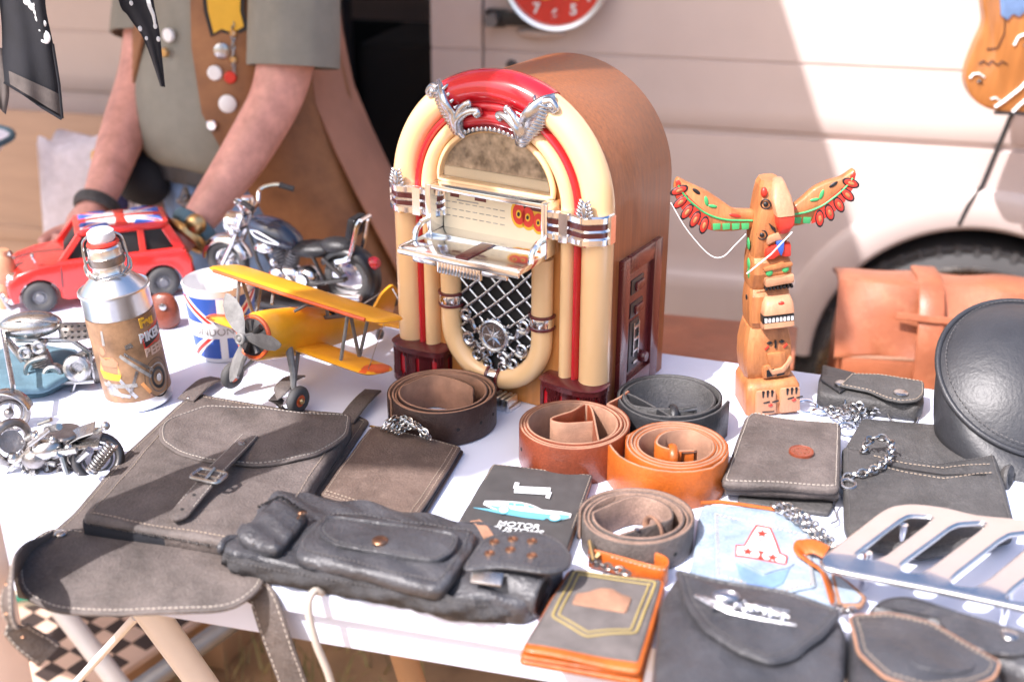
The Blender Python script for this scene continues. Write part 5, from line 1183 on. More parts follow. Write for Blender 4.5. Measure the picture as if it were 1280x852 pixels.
b = MB(); b.tube(bez([(tx(18), -.008, tzz(98)), (tx(60), -.014, tzz(182)), (tx(120), -.018, tzz(262)), (tx(160), -.02, tzz(274)), (tx(205), -.012, tzz(248)), (tx(240), -.008, tzz(222))], 30), .0006, 6); b.tube([(tx(224), -.034, tzz(322)), (tx(290), -.045, tzz(258)), (tx(352), -.046, tzz(196))], .0009, 6); b.build('white_string', 'paint_white', tot)

# ================================================================== yellow biplane
pl = thing('toy_biplane', 'yellow tin toy biplane with grey three bladed propeller', 'toy plane', (-.296, 1.334, T+.003), R(-122))
pl.rotation_euler = (R(-3), R(-14), R(-122))
def fz(x): return .084-.004*max(0, (.02-x)/.24)
b = MB(); st_ = [(.050, .0235), (.046, .0275), (.02, .0285), (-.02, .0285), (-.07, .026), (-.12, .020), (-.17, .0135), (-.21, .008)]
b.rings([[(x, r*.95*math.cos(2*math.pi*k/20), fz(x)+r*1.08*math.sin(2*math.pi*k/20)) for k in range(20)] for x, r in st_]); b.build('fuselage', 'plane_yellow', pl, smooth=60)
b = MB(); b.torus((.049, 0, fz(.05)), .0245, .0028, (1, 0, 0), 28); b.build('cowl_ring', 'plane_red', pl)
b = MB(); b.lathe([(0, .002), (.010, .003), (.0225, .0005), (.0225, -.003)], 24, (.0505, 0, fz(.05)), 'x')
for k in range(7):
    a = k*2*math.pi/7; b.cyl((.0515, .008*math.cos(a), fz(.05)+.008*math.sin(a)), (.0525, .021*math.cos(a), fz(.05)+.021*math.sin(a)), .004, 8)
b.build('engine', 'dark_metal', pl)
hub = Vector((.066, 0, fz(.05)))
b = MB(); b.cyl(hub-Vector((.014, 0, 0)), hub+Vector((.004, 0, 0)), .0055, 14); b.torus(hub+Vector((.006, 0, 0)), .0055, .0022, (1, 0, 0)); b.ell(hub+Vector((.006, 0, 0)), .004, 10, 8); b.build('propeller_hub', 'lead_grey', pl)
for a in (128, 8, 258):
    b = MB(); c, s_ = math.cos(R(a)), math.sin(R(a)); rs = []
    for t, w in ((.0, .004), (.12, .004), (.3, .0085), (.55, .0115), (.8, .0095), (.95, .0045), (1, .001)):
        r = .058*t; tw = R(35-20*t); e = (-s_, c)
        rs.append([(hub.x+dx*math.sin(tw)*1.0+dz, hub.y+r*c+dx*math.cos(tw)*e[0], hub.z+r*s_+dx*math.cos(tw)*e[1]) for dx, dz in ((-w, 0), (0, .0012), (w, 0), (0, -.0012))])
    b.rings(rs); b.build('propeller_blade', 'lead_grey', pl, smooth=60)
def awing(name, x, z, span, ch, th=.006, sweep=0, m='plane_yellow', round_=.02):
    o = fillet([(x-ch/2, -span/2), (x+ch/2, -span/2), (x+ch/2, span/2), (x-ch/2, span/2)], round_, 6)
    b = MB(); q = inset(o, .003)
    b.rings([[(p.x, p.y, z) for p in inset(o, .004)], [(p.x, p.y, z+th*.4) for p in o], [(p.x, p.y, z+th*.8) for p in q], [(p.x, p.y, z+th) for p in inset(o, .012)]]); return b.build(name, m, pl, smooth=60)
w1 = awing('top_wing', -.030, .130, .280, .062, .006)
b = MB(); b.tube([(-.030+.031, -.122, .1325), (-.030+.033, 0, .1325), (-.030+.031, .122, .1325)], .0024, 8); b.build('leading_edge', 'plane_red', w1)
w2 = awing('bottom_wing', -.030, .066, .275, .060, .006)
for sg in (-1, 1):
    b = MB(); b.ell((-.030, sg*.124, .0690), (.0295, .014, .0042), 16, 8); b.build('wing_tip', 'plane_red', w2)
    for (xa, xb) in ((-.012, -.010), (-.048, -.052), (-.048, -.014)):
        b = MB(); b.tube([(xa, sg*.086, .071), ((xa+xb)/2, sg*.087, .10), (xb, sg*.088, .131)], .0024, 6); b.build('wing_strut', 'lead_grey', pl)
    for xa, xb in ((.004, -.012), (-.05, -.048)):
        b = MB(); b.tube([(xa, sg*.018, .116), (xb, sg*.032, .131)], .002, 6); b.build('wing_strut', 'lead_grey', pl)
    b = MB(); b.tube([(.008, sg*.020, .074), (.016, sg*.040, .046), (.018, sg*.046, .020)], [.005, .0045, .0035], 8); b.tube([(-.014, sg*.018, .072), (.014, sg*.042, .026)], .0025, 6); b.build('wheel_leg', 'lead_grey', pl)
    b = MB(); b.torus((.018, sg*.054, .0165), .0115, .0062, (0, 1, 0), 26, 10); tw = b.build('tyre', 'rubber', pl)
    b = MB(); b.cyl((.018, sg*.0495, .0165), (.018, sg*.0585, .0165), .009, 18); b.build('hub_cap', 'plane_red', tw); b = MB(); b.ell((.018, sg*.0595, .0165), .004, 10, 8); b.build('axle_nut', 'brass', tw)
    b = MB(); b.cyl((.018, sg*.044, .0165), (.018, sg*.06, .0165), .0022, 8); b.build('axle', 'galvanised', pl)
    b = MB(); b.tube([(-.012, sg*.128, .072), (-.205, sg*.004, .085)], .0006, 5); b.build('rigging_wire', 'steel', pl)
b = MB()
for x in (-.062, -.080, -.098):
    zt = fz(x)+.020
    b.tube([(x, -.018, zt), (x+.002, -.014, zt+.018), (x+.002, .014, zt+.018), (x, .018, zt)], .0024, 6)
for y in (-.016, 0, .016): b.tube([(-.060, y, fz(-.06)+.037), (-.098, y, fz(-.098)+.037)], .0022, 6)
for y in (-.018, .018): b.tube([(-.055, y, fz(-.06)+.020), (-.10, y, fz(-.1)+.020)], .0026, 6)
b.build('cockpit_frame', 'galvanised', pl)
b = MB(); b.ell((-.08, 0, fz(-.08)+.020), (.024, .016, .010), 14, 8); b.build('cockpit_opening', 'dark_inside', pl)
b = MB(); b.prism(fillet([(-.165, .080), (-.222, .076), (-.228, .122), (-.214, .132), (-.192, .120)], .008), -.002, .002, 'y'); b.build('tail_fin', 'plane_yellow', pl, bevel=.001)
o = fillet([(-.178, -.016), (-.196, -.058), (-.222, -.058), (-.226, 0), (-.222, .058), (-.196, .058), (-.178, .016)], .008)
b = MB(); b.rings([[(p.x, p.y, .080) for p in o], [(p.x, p.y, .084) for p in o]]); b.build('tailplane', 'plane_yellow', pl, bevel=.001)
b = MB(); b.tube([(-.19, 0, .078), (-.200, 0, .064)], .0025, 6); b.torus((-.203, 0, .060), .005, .003, (0, 1, 0), 16, 8); b.build('tail_wheel', 'galvanised', pl)
for sg in (-1, 1):
    b = MB(); b.tube([(-.212, sg*.003, .125), (-.208, sg*.05, .084)], .0007, 5); b.build('rigging_wire', 'galvanised', pl)

# ================================================================== black model motorcycle on a plinth
MA = R(157.5); mo = thing('model_motorcycle', 'black and chrome model cruiser motorcycle on a dark plinth', 'model motorcycle', (-.330, 1.668, T), MA)
b = MB(); b.loft(fillet([(-.155, -.05), (.155, -.05), (.155, .05), (-.155, .05)], .006), 0, .013, .002, 3); b.build('plinth', 'dark_metal', mo)
Z0 = .013
def wheel_m(x, r, tr, name, steer=0):
    c = Vector((x, 0, Z0+r)); b = MB(); b.torus(c, r-tr, tr, (0, 1, 0), 40, 12); t = b.build(name, 'rubber', mo)
    b = MB(); b.torus(c, r-tr*2.0, tr*.38, (0, 1, 0), 36, 8); b.cyl(c-Vector((0, tr*.8, 0)), c+Vector((0, tr*.8, 0)), .006, 16)
    for k in range(9):
        a = k*2*math.pi/9
        for sg in (-1, 1): b.tube([c+Vector((.005*math.cos(a), sg*tr*.5, .005*math.sin(a))), c+Vector(((r-tr*2)*math.cos(a+.25*sg), 0, (r-tr*2)*math.sin(a+.25*sg)))], .0011, 5)
    b.build('rim', 'chrome', t); return t, c
_, cf = wheel_m(.106, .0365, .0085, 'front_wheel'); _, cr = wheel_m(-.104, .0405, .0115, 'rear_wheel')
b = MB(); b.lathe([(.0, .0125), (.012, .0135), (.0265, .010), (.027, .006)], 28, cr, 'y'); b.build('disc_cover', 'chrome', mo)
def fender(name, c, r, w, a0, a1, m):
    b = MB(); rs = []
    for k in range(21):
        a = a0+(a1-a0)*k/20; rs.append([(c.x+(r+dr)*math.cos(a), y*w, c.z+(r+dr)*math.sin(a)) for y, dr in ((-1, -.007), (-.95, -.002), (-.6, .002), (0, .0035), (.6, .002), (.95, -.002), (1, -.007), (.9, -.004), (.55, 0), (0, .0015), (-.55, 0), (-.9, -.004))])
    b.rings(rs); return b.build(name, m, mo, smooth=60)
fender('front_fender', cf, .0395, .0115, R(5), R(165), 'chrome'); fender('rear_fender', cr, .0445, .0165, R(28), R(205), 'black_plastic')
hd = Vector((.068, 0, .118))
for sg in (-1, 1):
    b = MB(); b.tube([cf+Vector((0, sg*.014, 0)), Vector((.085, sg*.014, .085)), hd+Vector((-.004, sg*.014, .012))], [.0045, .0038, .0034], 10); b.build('fork', 'chrome', mo)
    b = MB(); b.tube(bez([(.062, sg*.008, .130), (.058, sg*.020, .140), (.060, sg*.032, .157), (.040, sg*.046, .163), (.022, sg*.052, .158)], 18), .0030, 8); h = b.build('handlebar', 'chrome', mo)
    b = MB(); b.tube([(.036, sg*.0475, .162), (.016, sg*.0540, .156)], .0042, 10); b.build('grip', 'rubber', h)
    b = MB(); b.tube(bez([(-.01, sg*.018, .045), (-.03, sg*.024, .034), (-.07, sg*.026, .030), (-.135, sg*.027, .034)], 16), .0052, 10); b.build('exhaust', 'chrome', mo)
b = MB(); b.box((.066, 0, .130), (.012, .036, .007)); b.box((.073, 0, .108), (.012, .036, .006)); b.build('fork_yoke', 'chrome', mo, bevel=.002)
b = MB(); b.lathe([(0, .020), (.010, .020), (.0165, .016), (.016, .004), (.009, -.006), (0, -.008)], 24, (.080, 0, .112), 'x'); b.build('headlight', 'chrome', mo)
for sg in (-1, 1):
    b = MB(); b.ell((.076, sg*.025, .106), (.007, .0055, .0055), 12, 8); b.build('indicator', 'chrome', mo)
b = MB(); b.lathe([(0, .004), (.009, .004), (.0105, 0), (.0095, -.010), (0, -.012)], 20, (.062, 0, .150)); b.build('speedometer', 'chrome', mo)
b = MB()
b.rings([[(x, y*w*.025, z+.002+h_*1.3*k) for y, k in ((-.4, -1), (.4, -1), (.85, -.6), (1, 0), (.8, .7), (.35, 1), (-.35, 1), (-.8, .7), (-1, 0), (-.85, -.6))] for x, z, w, h_ in ((.060, .112, .5, .008), (.048, .108, .85, .014), (.025, .104, 1, .017), (.0, .099, .95, .016), (-.018, .093, .7, .010), (-.026, .090, .4, .005))]); tk = b.build('fuel_tank', 'tank_paint', mo, smooth=70, sub=1)
for sg in (-1, 1):
    b = MB(); b.tube(bez([(.044, sg*.0235, .112), (.03, sg*.0262, .112), (.006, sg*.0255, .102), (-.004, sg*.0235, .097), (.012, sg*.0258, .098), (.036, sg*.025, .104), (.044, sg*.0235, .112)], 20), .0018, 6); b.build('tank_badge', 'chrome', tk)
b = MB(); b.ell((.012, 0, .117), (.008, .008, .004), 14, 8); b.build('filler_cap', 'chrome', tk)
b = MB()
for x, z, rx, rz, ry in ((-.045, .0885, .038, .0125, .023), (-.086, .0985, .028, .0125, .019)): b.ell((x, 0, z), (rx, ry, rz), 20, 12, Euler((0, R(6 if x > -.06 else 2), 0)))
b.build('seat', 'black_leather', mo)
b = MB()
for ang, x in ((24, .018), (-24, -.014)):
    d = Vector((math.sin(R(ang)), 0, math.cos(R(ang)))); o = Vector((.002, 0, .048))
    for k in range(6): b.cyl(o+d*(.012+k*.0048), o+d*(.0148+k*.0048), .0125-.0004*k, 18)
    b.ell(o+d*.044, (.0125, .0125, .006), 14, 8)
b.build('cylinders', 'galvanised', mo)
b = MB(); b.ell((.002, 0, .042), (.031, .020, .020), 20, 12); b.ell((-.034, 0, .044), (.021, .018, .018), 16, 10)
for sg in (-1, 1):
    b.lathe([(0, sg*.026), (.010, sg*.0255), (.0145, sg*.022), (.0145, 0)], 20, (.008, 0, .042), 'y'); b.lathe([(0, sg*.022), (.009, sg*.0215), (.010, sg*.018), (.010, 0)], 18, (-.034, 0, .044), 'y'); b.ell((.030, sg*.014, .084), (.017, .010, .010), 14, 10); b.ell((.012, sg*.020, .066), (.006, .006, .007), 10, 8)
    b.tube([(.02, sg*.018, .03), (-.02, sg*.022, .027), (-.06, sg*.02, .036)], .0026, 6)
b.build('engine', 'chrome', mo)
b = MB()
for sg in (-1, 1): b.tube([(.064, sg*.004, .112), (.045, sg*.012, .06), (.03, sg*.015, .030), (-.04, sg*.016, .028), (-.07, sg*.017, .05), (-.05, sg*.014, .085)], .0028, 8); b.tube([(-.04, sg*.016, .038), cr+Vector((0, sg*.017, 0))], .0035, 8); b.tube([cr+Vector((.004, sg*.0175, .006)), (-.070, sg*.0165, .082)], .0036, 8)
b.tube([(.03, -.02, Z0), (.0, -.018, .034)], .002, 6); b.build('frame', 'dark_metal', mo)
b = MB()
for sg in (-1, 1): b.tube(bez([(-.092, sg*.0165, .080), (-.112, sg*.017, .088), (-.120, sg*.017, .104), (-.128, sg*.015, .135), (-.133, sg*.013, .145)], 16), [.0045]*5+[.0035]*12, 8)
b.tube([(-.133, -.013, .145), (-.133, .013, .145)], .0032, 8); sbr = b.build('sissy_bar', 'chrome', mo)
b = MB(); b.loft(fillet([(-.006, -.017), (.006, -.017), (.006, .017), (-.006, .017)], .004), .116, .147, .003); 
for v in b.bm.verts: v.co.x += -.112-.22*(v.co.z-.11)
b.build('back_pad', 'black_leather', sbr)
b = MB(); b.tube([(-.138, 0, .078), (-.146, 0, .080), (-.152, 0, .081)], [.009, .010, .006], 14); b.build('tail_light', 'red_plastic', mo)
b = MB(); b.box((-.140, 0, .060), (.002, .028, .016), Euler((0, R(15), 0))); b.build('number_plate', 'chrome', mo)

# ================================================================== red tin car
ca = thing('toy_car', 'red tin toy hatchback with a union flag roof', 'toy car', (-.622, 1.700, T), R(201.5))
def arc(cx, r, a0, a1, n=12): return [(cx+r*math.cos(a0+(a1-a0)*k/n), .025+r*math.sin(a0+(a1-a0)*k/n)) for k in range(n+1)]
prof = [(-.128, .020), (-.134, .034), (-.132, .056), (-.124, .072), (.052, .0745), (.085, .071), (.112, .063), (.126, .052), (.129, .036), (.124, .020)]+arc(.087, .0295, R(-8), R(188))+[(.05, .017), (-.05, .017)]+arc(-.087, .0295, R(-8), R(188))
b = MB(); prf = prof
rs = []
for y, sc in ((-.056, .0), (-.0535, 1), (.0535, 1), (.056, 0)):
    rs.append([(x*(1 if sc else .985), y, z if (z < .03) else (z-.0025*(1-sc))) for x, z in prf])
b.rings(rs); b.build('body', 'car_red', ca, smooth=30, bevel=.0015)
b = MB(); b.rings([[(x, y, z) for x, y in fillet([(x0, -w), (x1, -w), (x1, w), (x0, w)], .008)] for x0, x1, w, z in ((-.112, .048, .0465, .070), (-.100, .022, .0415, .106))]); b.build('cabin_shade', 'dark_inside', ca)  # solid dark core stands in for the shade inside the open cabin
b = MB()
for sg in (-1, 1):
    for (xa, xb) in ((.052, .022), (-.022, -.024), (-.064, -.064), (-.118, -.100)): b.strap([(xa, sg*.050, .0715), (xb, sg*.0435, .107)], .0095 if xa > -.1 else .014, .004, up=(0, sg, .2))
    b.tube([(.056, sg*.0515, .0725), (-.120, sg*.0515, .0725)], .0035, 8)
b.build('pillars', 'car_red', ca, smooth=40)
ro = fillet([(-.106, -.0445), (.027, -.0445), (.027, .0445), (-.106, .0445)], .014, 5)
b = MB(); b.loft(ro, .105, .1145, .003, 5, .003); rf = b.build('roof', 'car_red', ca)
def rp(pts, m, h, nm):
    b = MB(); b.loft(resample([(-.0395+x*.058, y*.0385) for x, y in pts], .004), h-.0012, h+.0004, .0001, 4, .003); b.build(nm, m, rf)
rp([(-1, -1), (1, -1), (1, 1), (-1, 1)], 'paint_white', .1146, 'flag_field')
for sx in (-1, 1):
    for sy in (-1, 1):
        rp([(sx*.30, sy*1), (sx*.82, sy*1), (sx*.30, sy*.48)], 'paint_blue', .1152, 'flag_blue'); rp([(sx*1, sy*.86), (sx*1, sy*.30), (sx*.45, sy*.30)], 'paint_blue', .1152, 'flag_blue')
        rp([(sx*.98, sy*.99), (sx*.90, sy*.99), (sx*.16, sy*.2), (sx*.26, sy*.2)], 'paint_red', .1150, 'flag_diagonal')
rp([(-.16, -1), (.16, -1), (.16, 1), (-.16, 1)], 'paint_red', .1158, 'flag_cross'); rp([(-1, -.15), (1, -.15), (1, .15), (-1, .15)], 'paint_red', .1160, 'flag_cross')
for x in (-.087, .087):
    for sg in (-1, 1):
        b = MB(); b.torus((x, sg*.050, .0245), .0165, .0082, (0, 1, 0), 30, 12); w = b.build('wheel', 'rubber', ca)
        b = MB(); b.lathe([(0, sg*.006), (.006, sg*.0065), (.008, sg*.004), (.0125, sg*.005), (.0145, 0)], 22, (x, sg*.050, .0245), 'y'); b.build('hub_cap', 'galvanised', w)
for sg in (-1, 1):
    b = MB(); b.lathe([(0, .006), (.008, .005), (.0105, 0), (.0095, -.008)], 18, (.122, sg*.036, .052), 'x'); b.build('headlight', 'chrome', ca)
    b = MB(); b.ell((-.131, sg*.044, .050), (.003, .006, .009), 10, 8); b.build('tail_light', 'paint_yellow', ca)
    b = MB(); b.tube(bez([(.0545, sg*.053, .026), (.054, sg*.0562, .045), (.052, sg*.055, .070)], 8), .0012, 6); b.tube([(-.022, sg*.0555, .022), (-.022, sg*.0562, .070)], .0008, 6); b.build('door_seam', 'maroon_plastic', ca)
    b = MB(); b.box((-.012, sg*.0572, .063), (.012, .003, .003)); b.build('door_handle', 'chrome', ca)
b = MB(); b.tube([(.085, .048, .072), (.088, .052, .084)], .0012, 6); b.ell((.088, .052, .087), (.003, .006, .005), 10, 8); b.build('wing_mirror', 'chrome', ca)
for x in (.131, -.136):
    b = MB(); b.tube([(x*.96, -.055, .024), (x, -.045, .024), (x, .045, .024), (x*.96, .055, .024)], .0038, 8); b.build('bumper', 'chrome', ca)
b = MB()
for k in range(5): b.box((.1285, 0, .034+.0055*k), (.004, .05, .0022))
b.build('grille', 'chrome', ca)

# ================================================================== cup and bottle
cu = thing('souvenir_cup', 'white cup with a union flag print standing behind the biplane', 'cup', (-.386, 1.478, T), R(13))
def cr_(z): return .0365+.0105*z/.103
b = MB(); b.lathe([(0, .0005), (.034, .0005), (.0365, .003), (.0470, .103), (.0478, .1055), (.0462, .107), (.0445, .104), (.0345, .006), (0, .005)], 56); b.build('body', 'porcelain', cu)
def wrap(parent, quad, m, nm, rf_, off, n=14):             # a quad in (degrees, z) laid on a round wall
    b = MB(); rs = []
    for i in range(n+1):
        u = i/n; row = []
        for j in range(n+1):
            v = j/n; a = (quad[0][0]*(1-u)+quad[1][0]*u)*(1-v)+(quad[3][0]*(1-u)+quad[2][0]*u)*v; z = (quad[0][1]*(1-u)+quad[1][1]*u)*(1-v)+(quad[3][1]*(1-u)+quad[2][1]*u)*v
            r = rf_(z)+off; row.append((r*math.sin(R(a)), -r*math.cos(R(a)), z))
        rs.append(row)
    b.rings(rs, closed=False); o = b.build(nm, m, parent, smooth=60); md = o.modifiers.new('s', 'SOLIDIFY'); md.thickness = .0002; md.offset = 1; return o
ZA, ZB, ZM = .008, .095, .050
for c0 in (0, 180):
    wrap(cu, [(c0-82, ZA), (c0+82, ZA), (c0+82, ZB), (c0-82, ZB)], 'paint_blue', 'flag_field', cr_, .0003, 40)
    for sx in (-1, 1):
        for sz in (-1, 1):
            z_e = ZB if sz > 0 else ZA
            wrap(cu, [(c0+sx*4, ZM+sz*.004), (c0+sx*22, ZM+sz*.004), (c0+sx*82, z_e-sz*.004), (c0+sx*58, z_e)], 'paint_white', 'flag_white_diagonal', cr_, .0006)
            wrap(cu, [(c0+sx*10, ZM+sz*.006), (c0+sx*18, ZM+sz*.006), (c0+sx*76, z_e-sz*.001), (c0+sx*66, z_e)], 'paint_red', 'flag_red_diagonal', cr_, .0009)
    wrap(cu, [(c0-7, ZA), (c0+7, ZA), (c0+6, ZB), (c0-6, ZB)], 'paint_white', 'flag_cross', cr_, .0012); wrap(cu, [(c0-82, .038), (c0+82, .038), (c0+82, .060), (c0-82, .060)], 'paint_white', 'flag_cross', cr_, .0012, 40)
text('lettering', 'LONDON', .0145, rotz(R(-22)) @ TR(0, 0, .0475), 'grey_ink', cu, .0002, bend=cr_(.05)+.0014)
hz = [(1.6*16*math.sin(t)**3/16, (13*math.cos(t)-5*math.cos(2*t)-2*math.cos(3*t)-math.cos(4*t))/16) for t in [2*math.pi*k/30 for k in range(30)]]
b = MB(); rr_ = cr_(.05)+.0014; cvs = [b.v((rr_*math.sin(R(27)+x*.13), -rr_*math.cos(R(27)+x*.13), .050+.0085*z)) for x, z in hz]; b.f(cvs); b.build('printed_heart', 'paint_red', cu, smooth=0, solid=.0003)

fb = P(172, 508); fl = thing('swing_top_bottle', 'aluminium swing top beer bottle with a brown picture label', 'bottle', (fb.x-.002, fb.y+.02, T), R(19))
fl.rotation_euler = (0, R(-5), R(19)); fl.scale = (.94, .94, .95)
FR = .0425; HB_ = .158
def fr_(z): return FR
b = MB(); b.lathe([(0, .004), (.036, .002), (.0395, 0), (.0422, .003), (FR, .008), (FR, HB_-.004), (.0446, HB_-.001), (.0446, HB_+.002), (.0430, HB_+.003), (.041, HB_+.001), (.036, HB_+.007), (.026, HB_+.017), (.0215, HB_+.022), (.0195, HB_+.026), (.0195, HB_+.031), (.0215, HB_+.033), (.0215, HB_+.045), (.0205, HB_+.047), (.0208, HB_+.055), (.0185, HB_+.058), (0, HB_+.058)], 64); b.build('body', 'aluminium', fl, smooth=35)
b = MB(); b.torus((0, 0, HB_+.060), .0170, .0032, n=28); b.build('rubber_seal', 'paint_red', fl)
b = MB(); b.lathe([(0, HB_+.079), (.012, HB_+.0785), (.0165, HB_+.075), (.0170, HB_+.066), (.0145, HB_+.062), (0, HB_+.062)], 30); b.build('stopper', 'porcelain', fl)
b = MB(); b.lathe([(.0216, HB_+.034), (.0226, HB_+.035), (.0226, HB_+.044), (.0216, HB_+.045)], 36); b.build('neck_collar', 'scrap_steel', fl)
b = MB()
for sg in (-1, 1):
    b.tube(bez([(sg*.0165, 0, HB_+.071), (sg*.0235, -.002, HB_+.064), (sg*.0255, -.005, HB_+.045), (sg*.0240, -.010, HB_+.030), (sg*.016, -.0215, HB_+.024)], 20), .0017, 8)
    b.tube(bez([(sg*.0225, 0, HB_+.040), (sg*.0275, -.002, HB_+.034), (sg*.0262, -.006, HB_+.024), (sg*.018, -.019, HB_+.0215)], 16), .0017, 8)
b.tube([(.016*math.sin(t), -.0235-.002*math.cos(t), HB_+.0235) for t in [-1.2+.3*k for k in range(9)]], .0017, 8)
b.build('wire_bail', 'steel', fl)
LZ0, LZ1 = .017, .128
wrap(fl, [(-178, LZ0), (178, LZ0), (178, LZ1), (-178, LZ1)], 'label_brown', 'label', fr_, .0003, 80)
lab = [o for o in fl.children if o.name.startswith('label')][0]
def wpoly(parent, pts, m, nm, off):
    b = MB(); r = FR+off; vs = [b.v((r*math.sin(x/FR), -r*math.cos(x/FR), z)) for x, z in resample([Vector(p) for p in pts], .002)]; es = [b.bm.edges.new((vs[i], vs[(i+1) % len(vs)])) for i in range(len(vs))]
    bmesh.ops.triangle_fill(b.bm, use_beauty=True, edges=es); o = b.build(nm, m, parent, smooth=60); md = o.modifiers.new('s', 'SOLIDIFY'); md.thickness = .0002; md.offset = 0
def mm(pts): return [(x*.001, z*.001) for x, z in pts]
wpoly(lab, mm([(-46, 62), (-42, 52), (-18, 50), (-14, 58), (-16, 72), (-24, 82), (-38, 80)]), 'flesh_ink', 'printed_figure', .0007)
wpoly(lab, mm(circ(7, 18, (-33, 92), ry=8)), 'raw_leather', 'printed_hair', .0006); wpoly(lab, mm(circ(4.2, 16, (-33, 90), ry=5.4)), 'totem_pale', 'printed_face', .0008)
wpoly(lab, mm([(-40, 84), (-30, 78), (-20, 82), (-14, 74), (-18, 68), (-38, 70)]), 'totem_pale', 'printed_arm', .0009)
wpoly(lab, mm([(-46, 62), (-42, 51), (-18, 49), (-14, 57), (-30, 60)]), 'paint_yellow', 'printed_skirt', .0010)
for pts, m in (([(-12, 82), (20, 44), (23, 47), (-9, 85)], 'grey_ink'), ([(-6, 84), (26, 50), (28, 53), (-4, 87)], 'steel'), ([(-20, 50), (-4, 22), (0, 24), (-16, 52)], 'steel'), ([(-38, 46), (-20, 24), (-16, 27), (-34, 49)], 'grey_ink'), ([(4, 60), (-10, 30), (-7, 29), (7, 58)], 'scrap_steel'), ([(-44, 40), (2, 38), (2, 43), (-44, 46)], 'grey_ink'), ([(-2, 90), (8, 92), (6, 98), (-2, 96)], 'steel'), ([(-30, 98), (-28, 118), (-25, 118), (-26, 98)], 'grey_ink'), ([(-36, 30), (-10, 24), (-8, 28), (-34, 36)], 'steel'), ([(6, 40), (14, 24), (18, 26), (10, 42)], 'flesh_ink')):
    wpoly(lab, mm(pts), m, 'printed_machine', .0008)
for r, m, o_ in ((20, 'paint_black', .0006), (15, 'scrap_steel', .0009), (11, 'paint_black', .0011), (4, 'steel', .0013)): wpoly(lab, mm(circ(r, 30, (32, 40), ry=r*1.35)), m, 'printed_wheel', o_)
for r, m, o_ in ((9, 'grey_ink', .0006), (6, 'steel', .0009)): wpoly(lab, mm(circ(r, 24, (-32, 36))), m, 'printed_wheel', o_)
wpoly(lab, mm([(-30, 17.5), (20, 17.5), (16, 26), (-6, 29), (-26, 25)]), 'raw_leather', 'printed_ground', .0005)
TB = rotz(R(0))
text('lettering', 'Fau', .017, TB @ rotz(R(45)) @ TR(0, 0, .1175), 'paint_yellow', lab, .0003, bend=FR+.0009, off=.0008)
wpoly(lab, mm([(21, 83), (62, 92), (62, 112), (21, 103)]), 'paint_red', 'badge', .0006); wpoly(lab, mm(circ(11, 24, (46, 98), ry=14)), 'paint_red', 'badge', .0007); wpoly(lab, mm([(23, 85.5), (62, 94), (62, 108), (23, 100.5)]), 'paint_black', 'badge_field', .0009)
text('lettering', 'BIKER', .0165, TB @ rotz(R(47)) @ TR(0, 0, .0985) , 'white_ink', lab, .0003, bend=FR+.0012, off=.0007, sx=.85)
text('lettering', 'BEER', .0155, TB @ rotz(R(50)) @ TR(0, 0, .0775), 'check_pale', lab, .0003, bend=FR+.0009, off=.0006)

# ================================================================== scrap metal motorbikes
def scrap(name_label, px, h=0):
    o = P(px[0], px[1]); t = thing('scrap_motorbike', name_label, 'metal sculpture', (o.x, o.y, T), 0, 'motorbikes made of scrap metal'); return t, TR(-o.x, -o.y, 0)
s1, M = scrap('scrap metal motorbike with an oval tank and perforated seat left of the bottle', (60, 490))
s1M = MB
YA = P(60, 480).y
def q3(px, py, dy=0): q = V(px, py, YA+dy); return Vector((q.x, q.y, q.z-T))
b = MB(M); b.ell(q3(38, 406), (.039, .019, .017), 24, 14, Euler((0, R(-3), R(6)))); b.build('tank', 'steel', s1)
b = MB(M); b.tube([q3(4, 404, -.012), q3(38, 399, -.020), q3(72, 403, -.012)], .0012, 6); b.build('tank_seam', 'scrap_steel', s1)
b = MB(M); rs = []
for t, w, px, py in ((0, .004, 74, 412), (.2, .013, 82, 410), (.6, .017, 98, 411), (1, .014, 116, 408)):
    c = q3(px, py); rs.append([c+Vector((0, y*w, z)) for y, z in ((-1, -.010), (-.9, .003), (0, .008), (.9, .003), (1, -.010), (0, -.012))])
b.rings(rs); seat = b.build('seat', 'scrap_steel', s1, smooth=50)
b = MB(M)
for i in range(5):
    for j in range(3):
        c = q3(82+i*8, 408+j*7-i*.4, -.0165); b.ell(c, (.0022, .0012, .0016), 8, 6)
b.build('perforations', 'dark_inside', seat)
b = MB(M)
for px, py, r, dy in ((48, 434, .0085, -.02), (31, 441, .0085, -.02), (66, 468, .0125, -.022), (96, 460, .0165, -.022)):
    c = q3(px, py, dy); b.torus(c, r*.75, r*.33, (.1, -1, .25), 22, 8); b.cyl(c+Vector((0, .001, 0)), c+Vector((0, .014, 0)), r*.8, 14)
b.build('nuts', 'steel', s1)
b = MB(M)
for k in range(8):
    f = k/7; c = q3(48+8*f, 442+20*f); b.torus(c, .0115, .0017, (.3, 0, -1), 18, 6)
b.cyl(q3(46, 438), q3(58, 466), .0095, 12); b.build('coil_engine', 'scrap_steel', s1)
b = MB(M)
b.tube([q3(2, 415, -.015), q3(24, 440, -.018), q3(34, 452, -.02)], .0032, 8); b.tube(bez([q3(58, 446, -.026), q3(38, 452, -.026), q3(32, 464, -.026), q3(42, 478, -.026), q3(60, 479, -.026), q3(118, 476, -.02)], 26), .0030, 8); b.tube([q3(4, 420, -.02), q3(28, 452, -.022)], .003, 8)
b.tube([q3(20, 425), q3(90, 425), q3(112, 440), q3(118, 476)], .0034, 8); b.tube([q3(94, 478, -.02), q3(86, 504, -.025)], .002, 6); b.build('frame_tube', 'steel', s1)
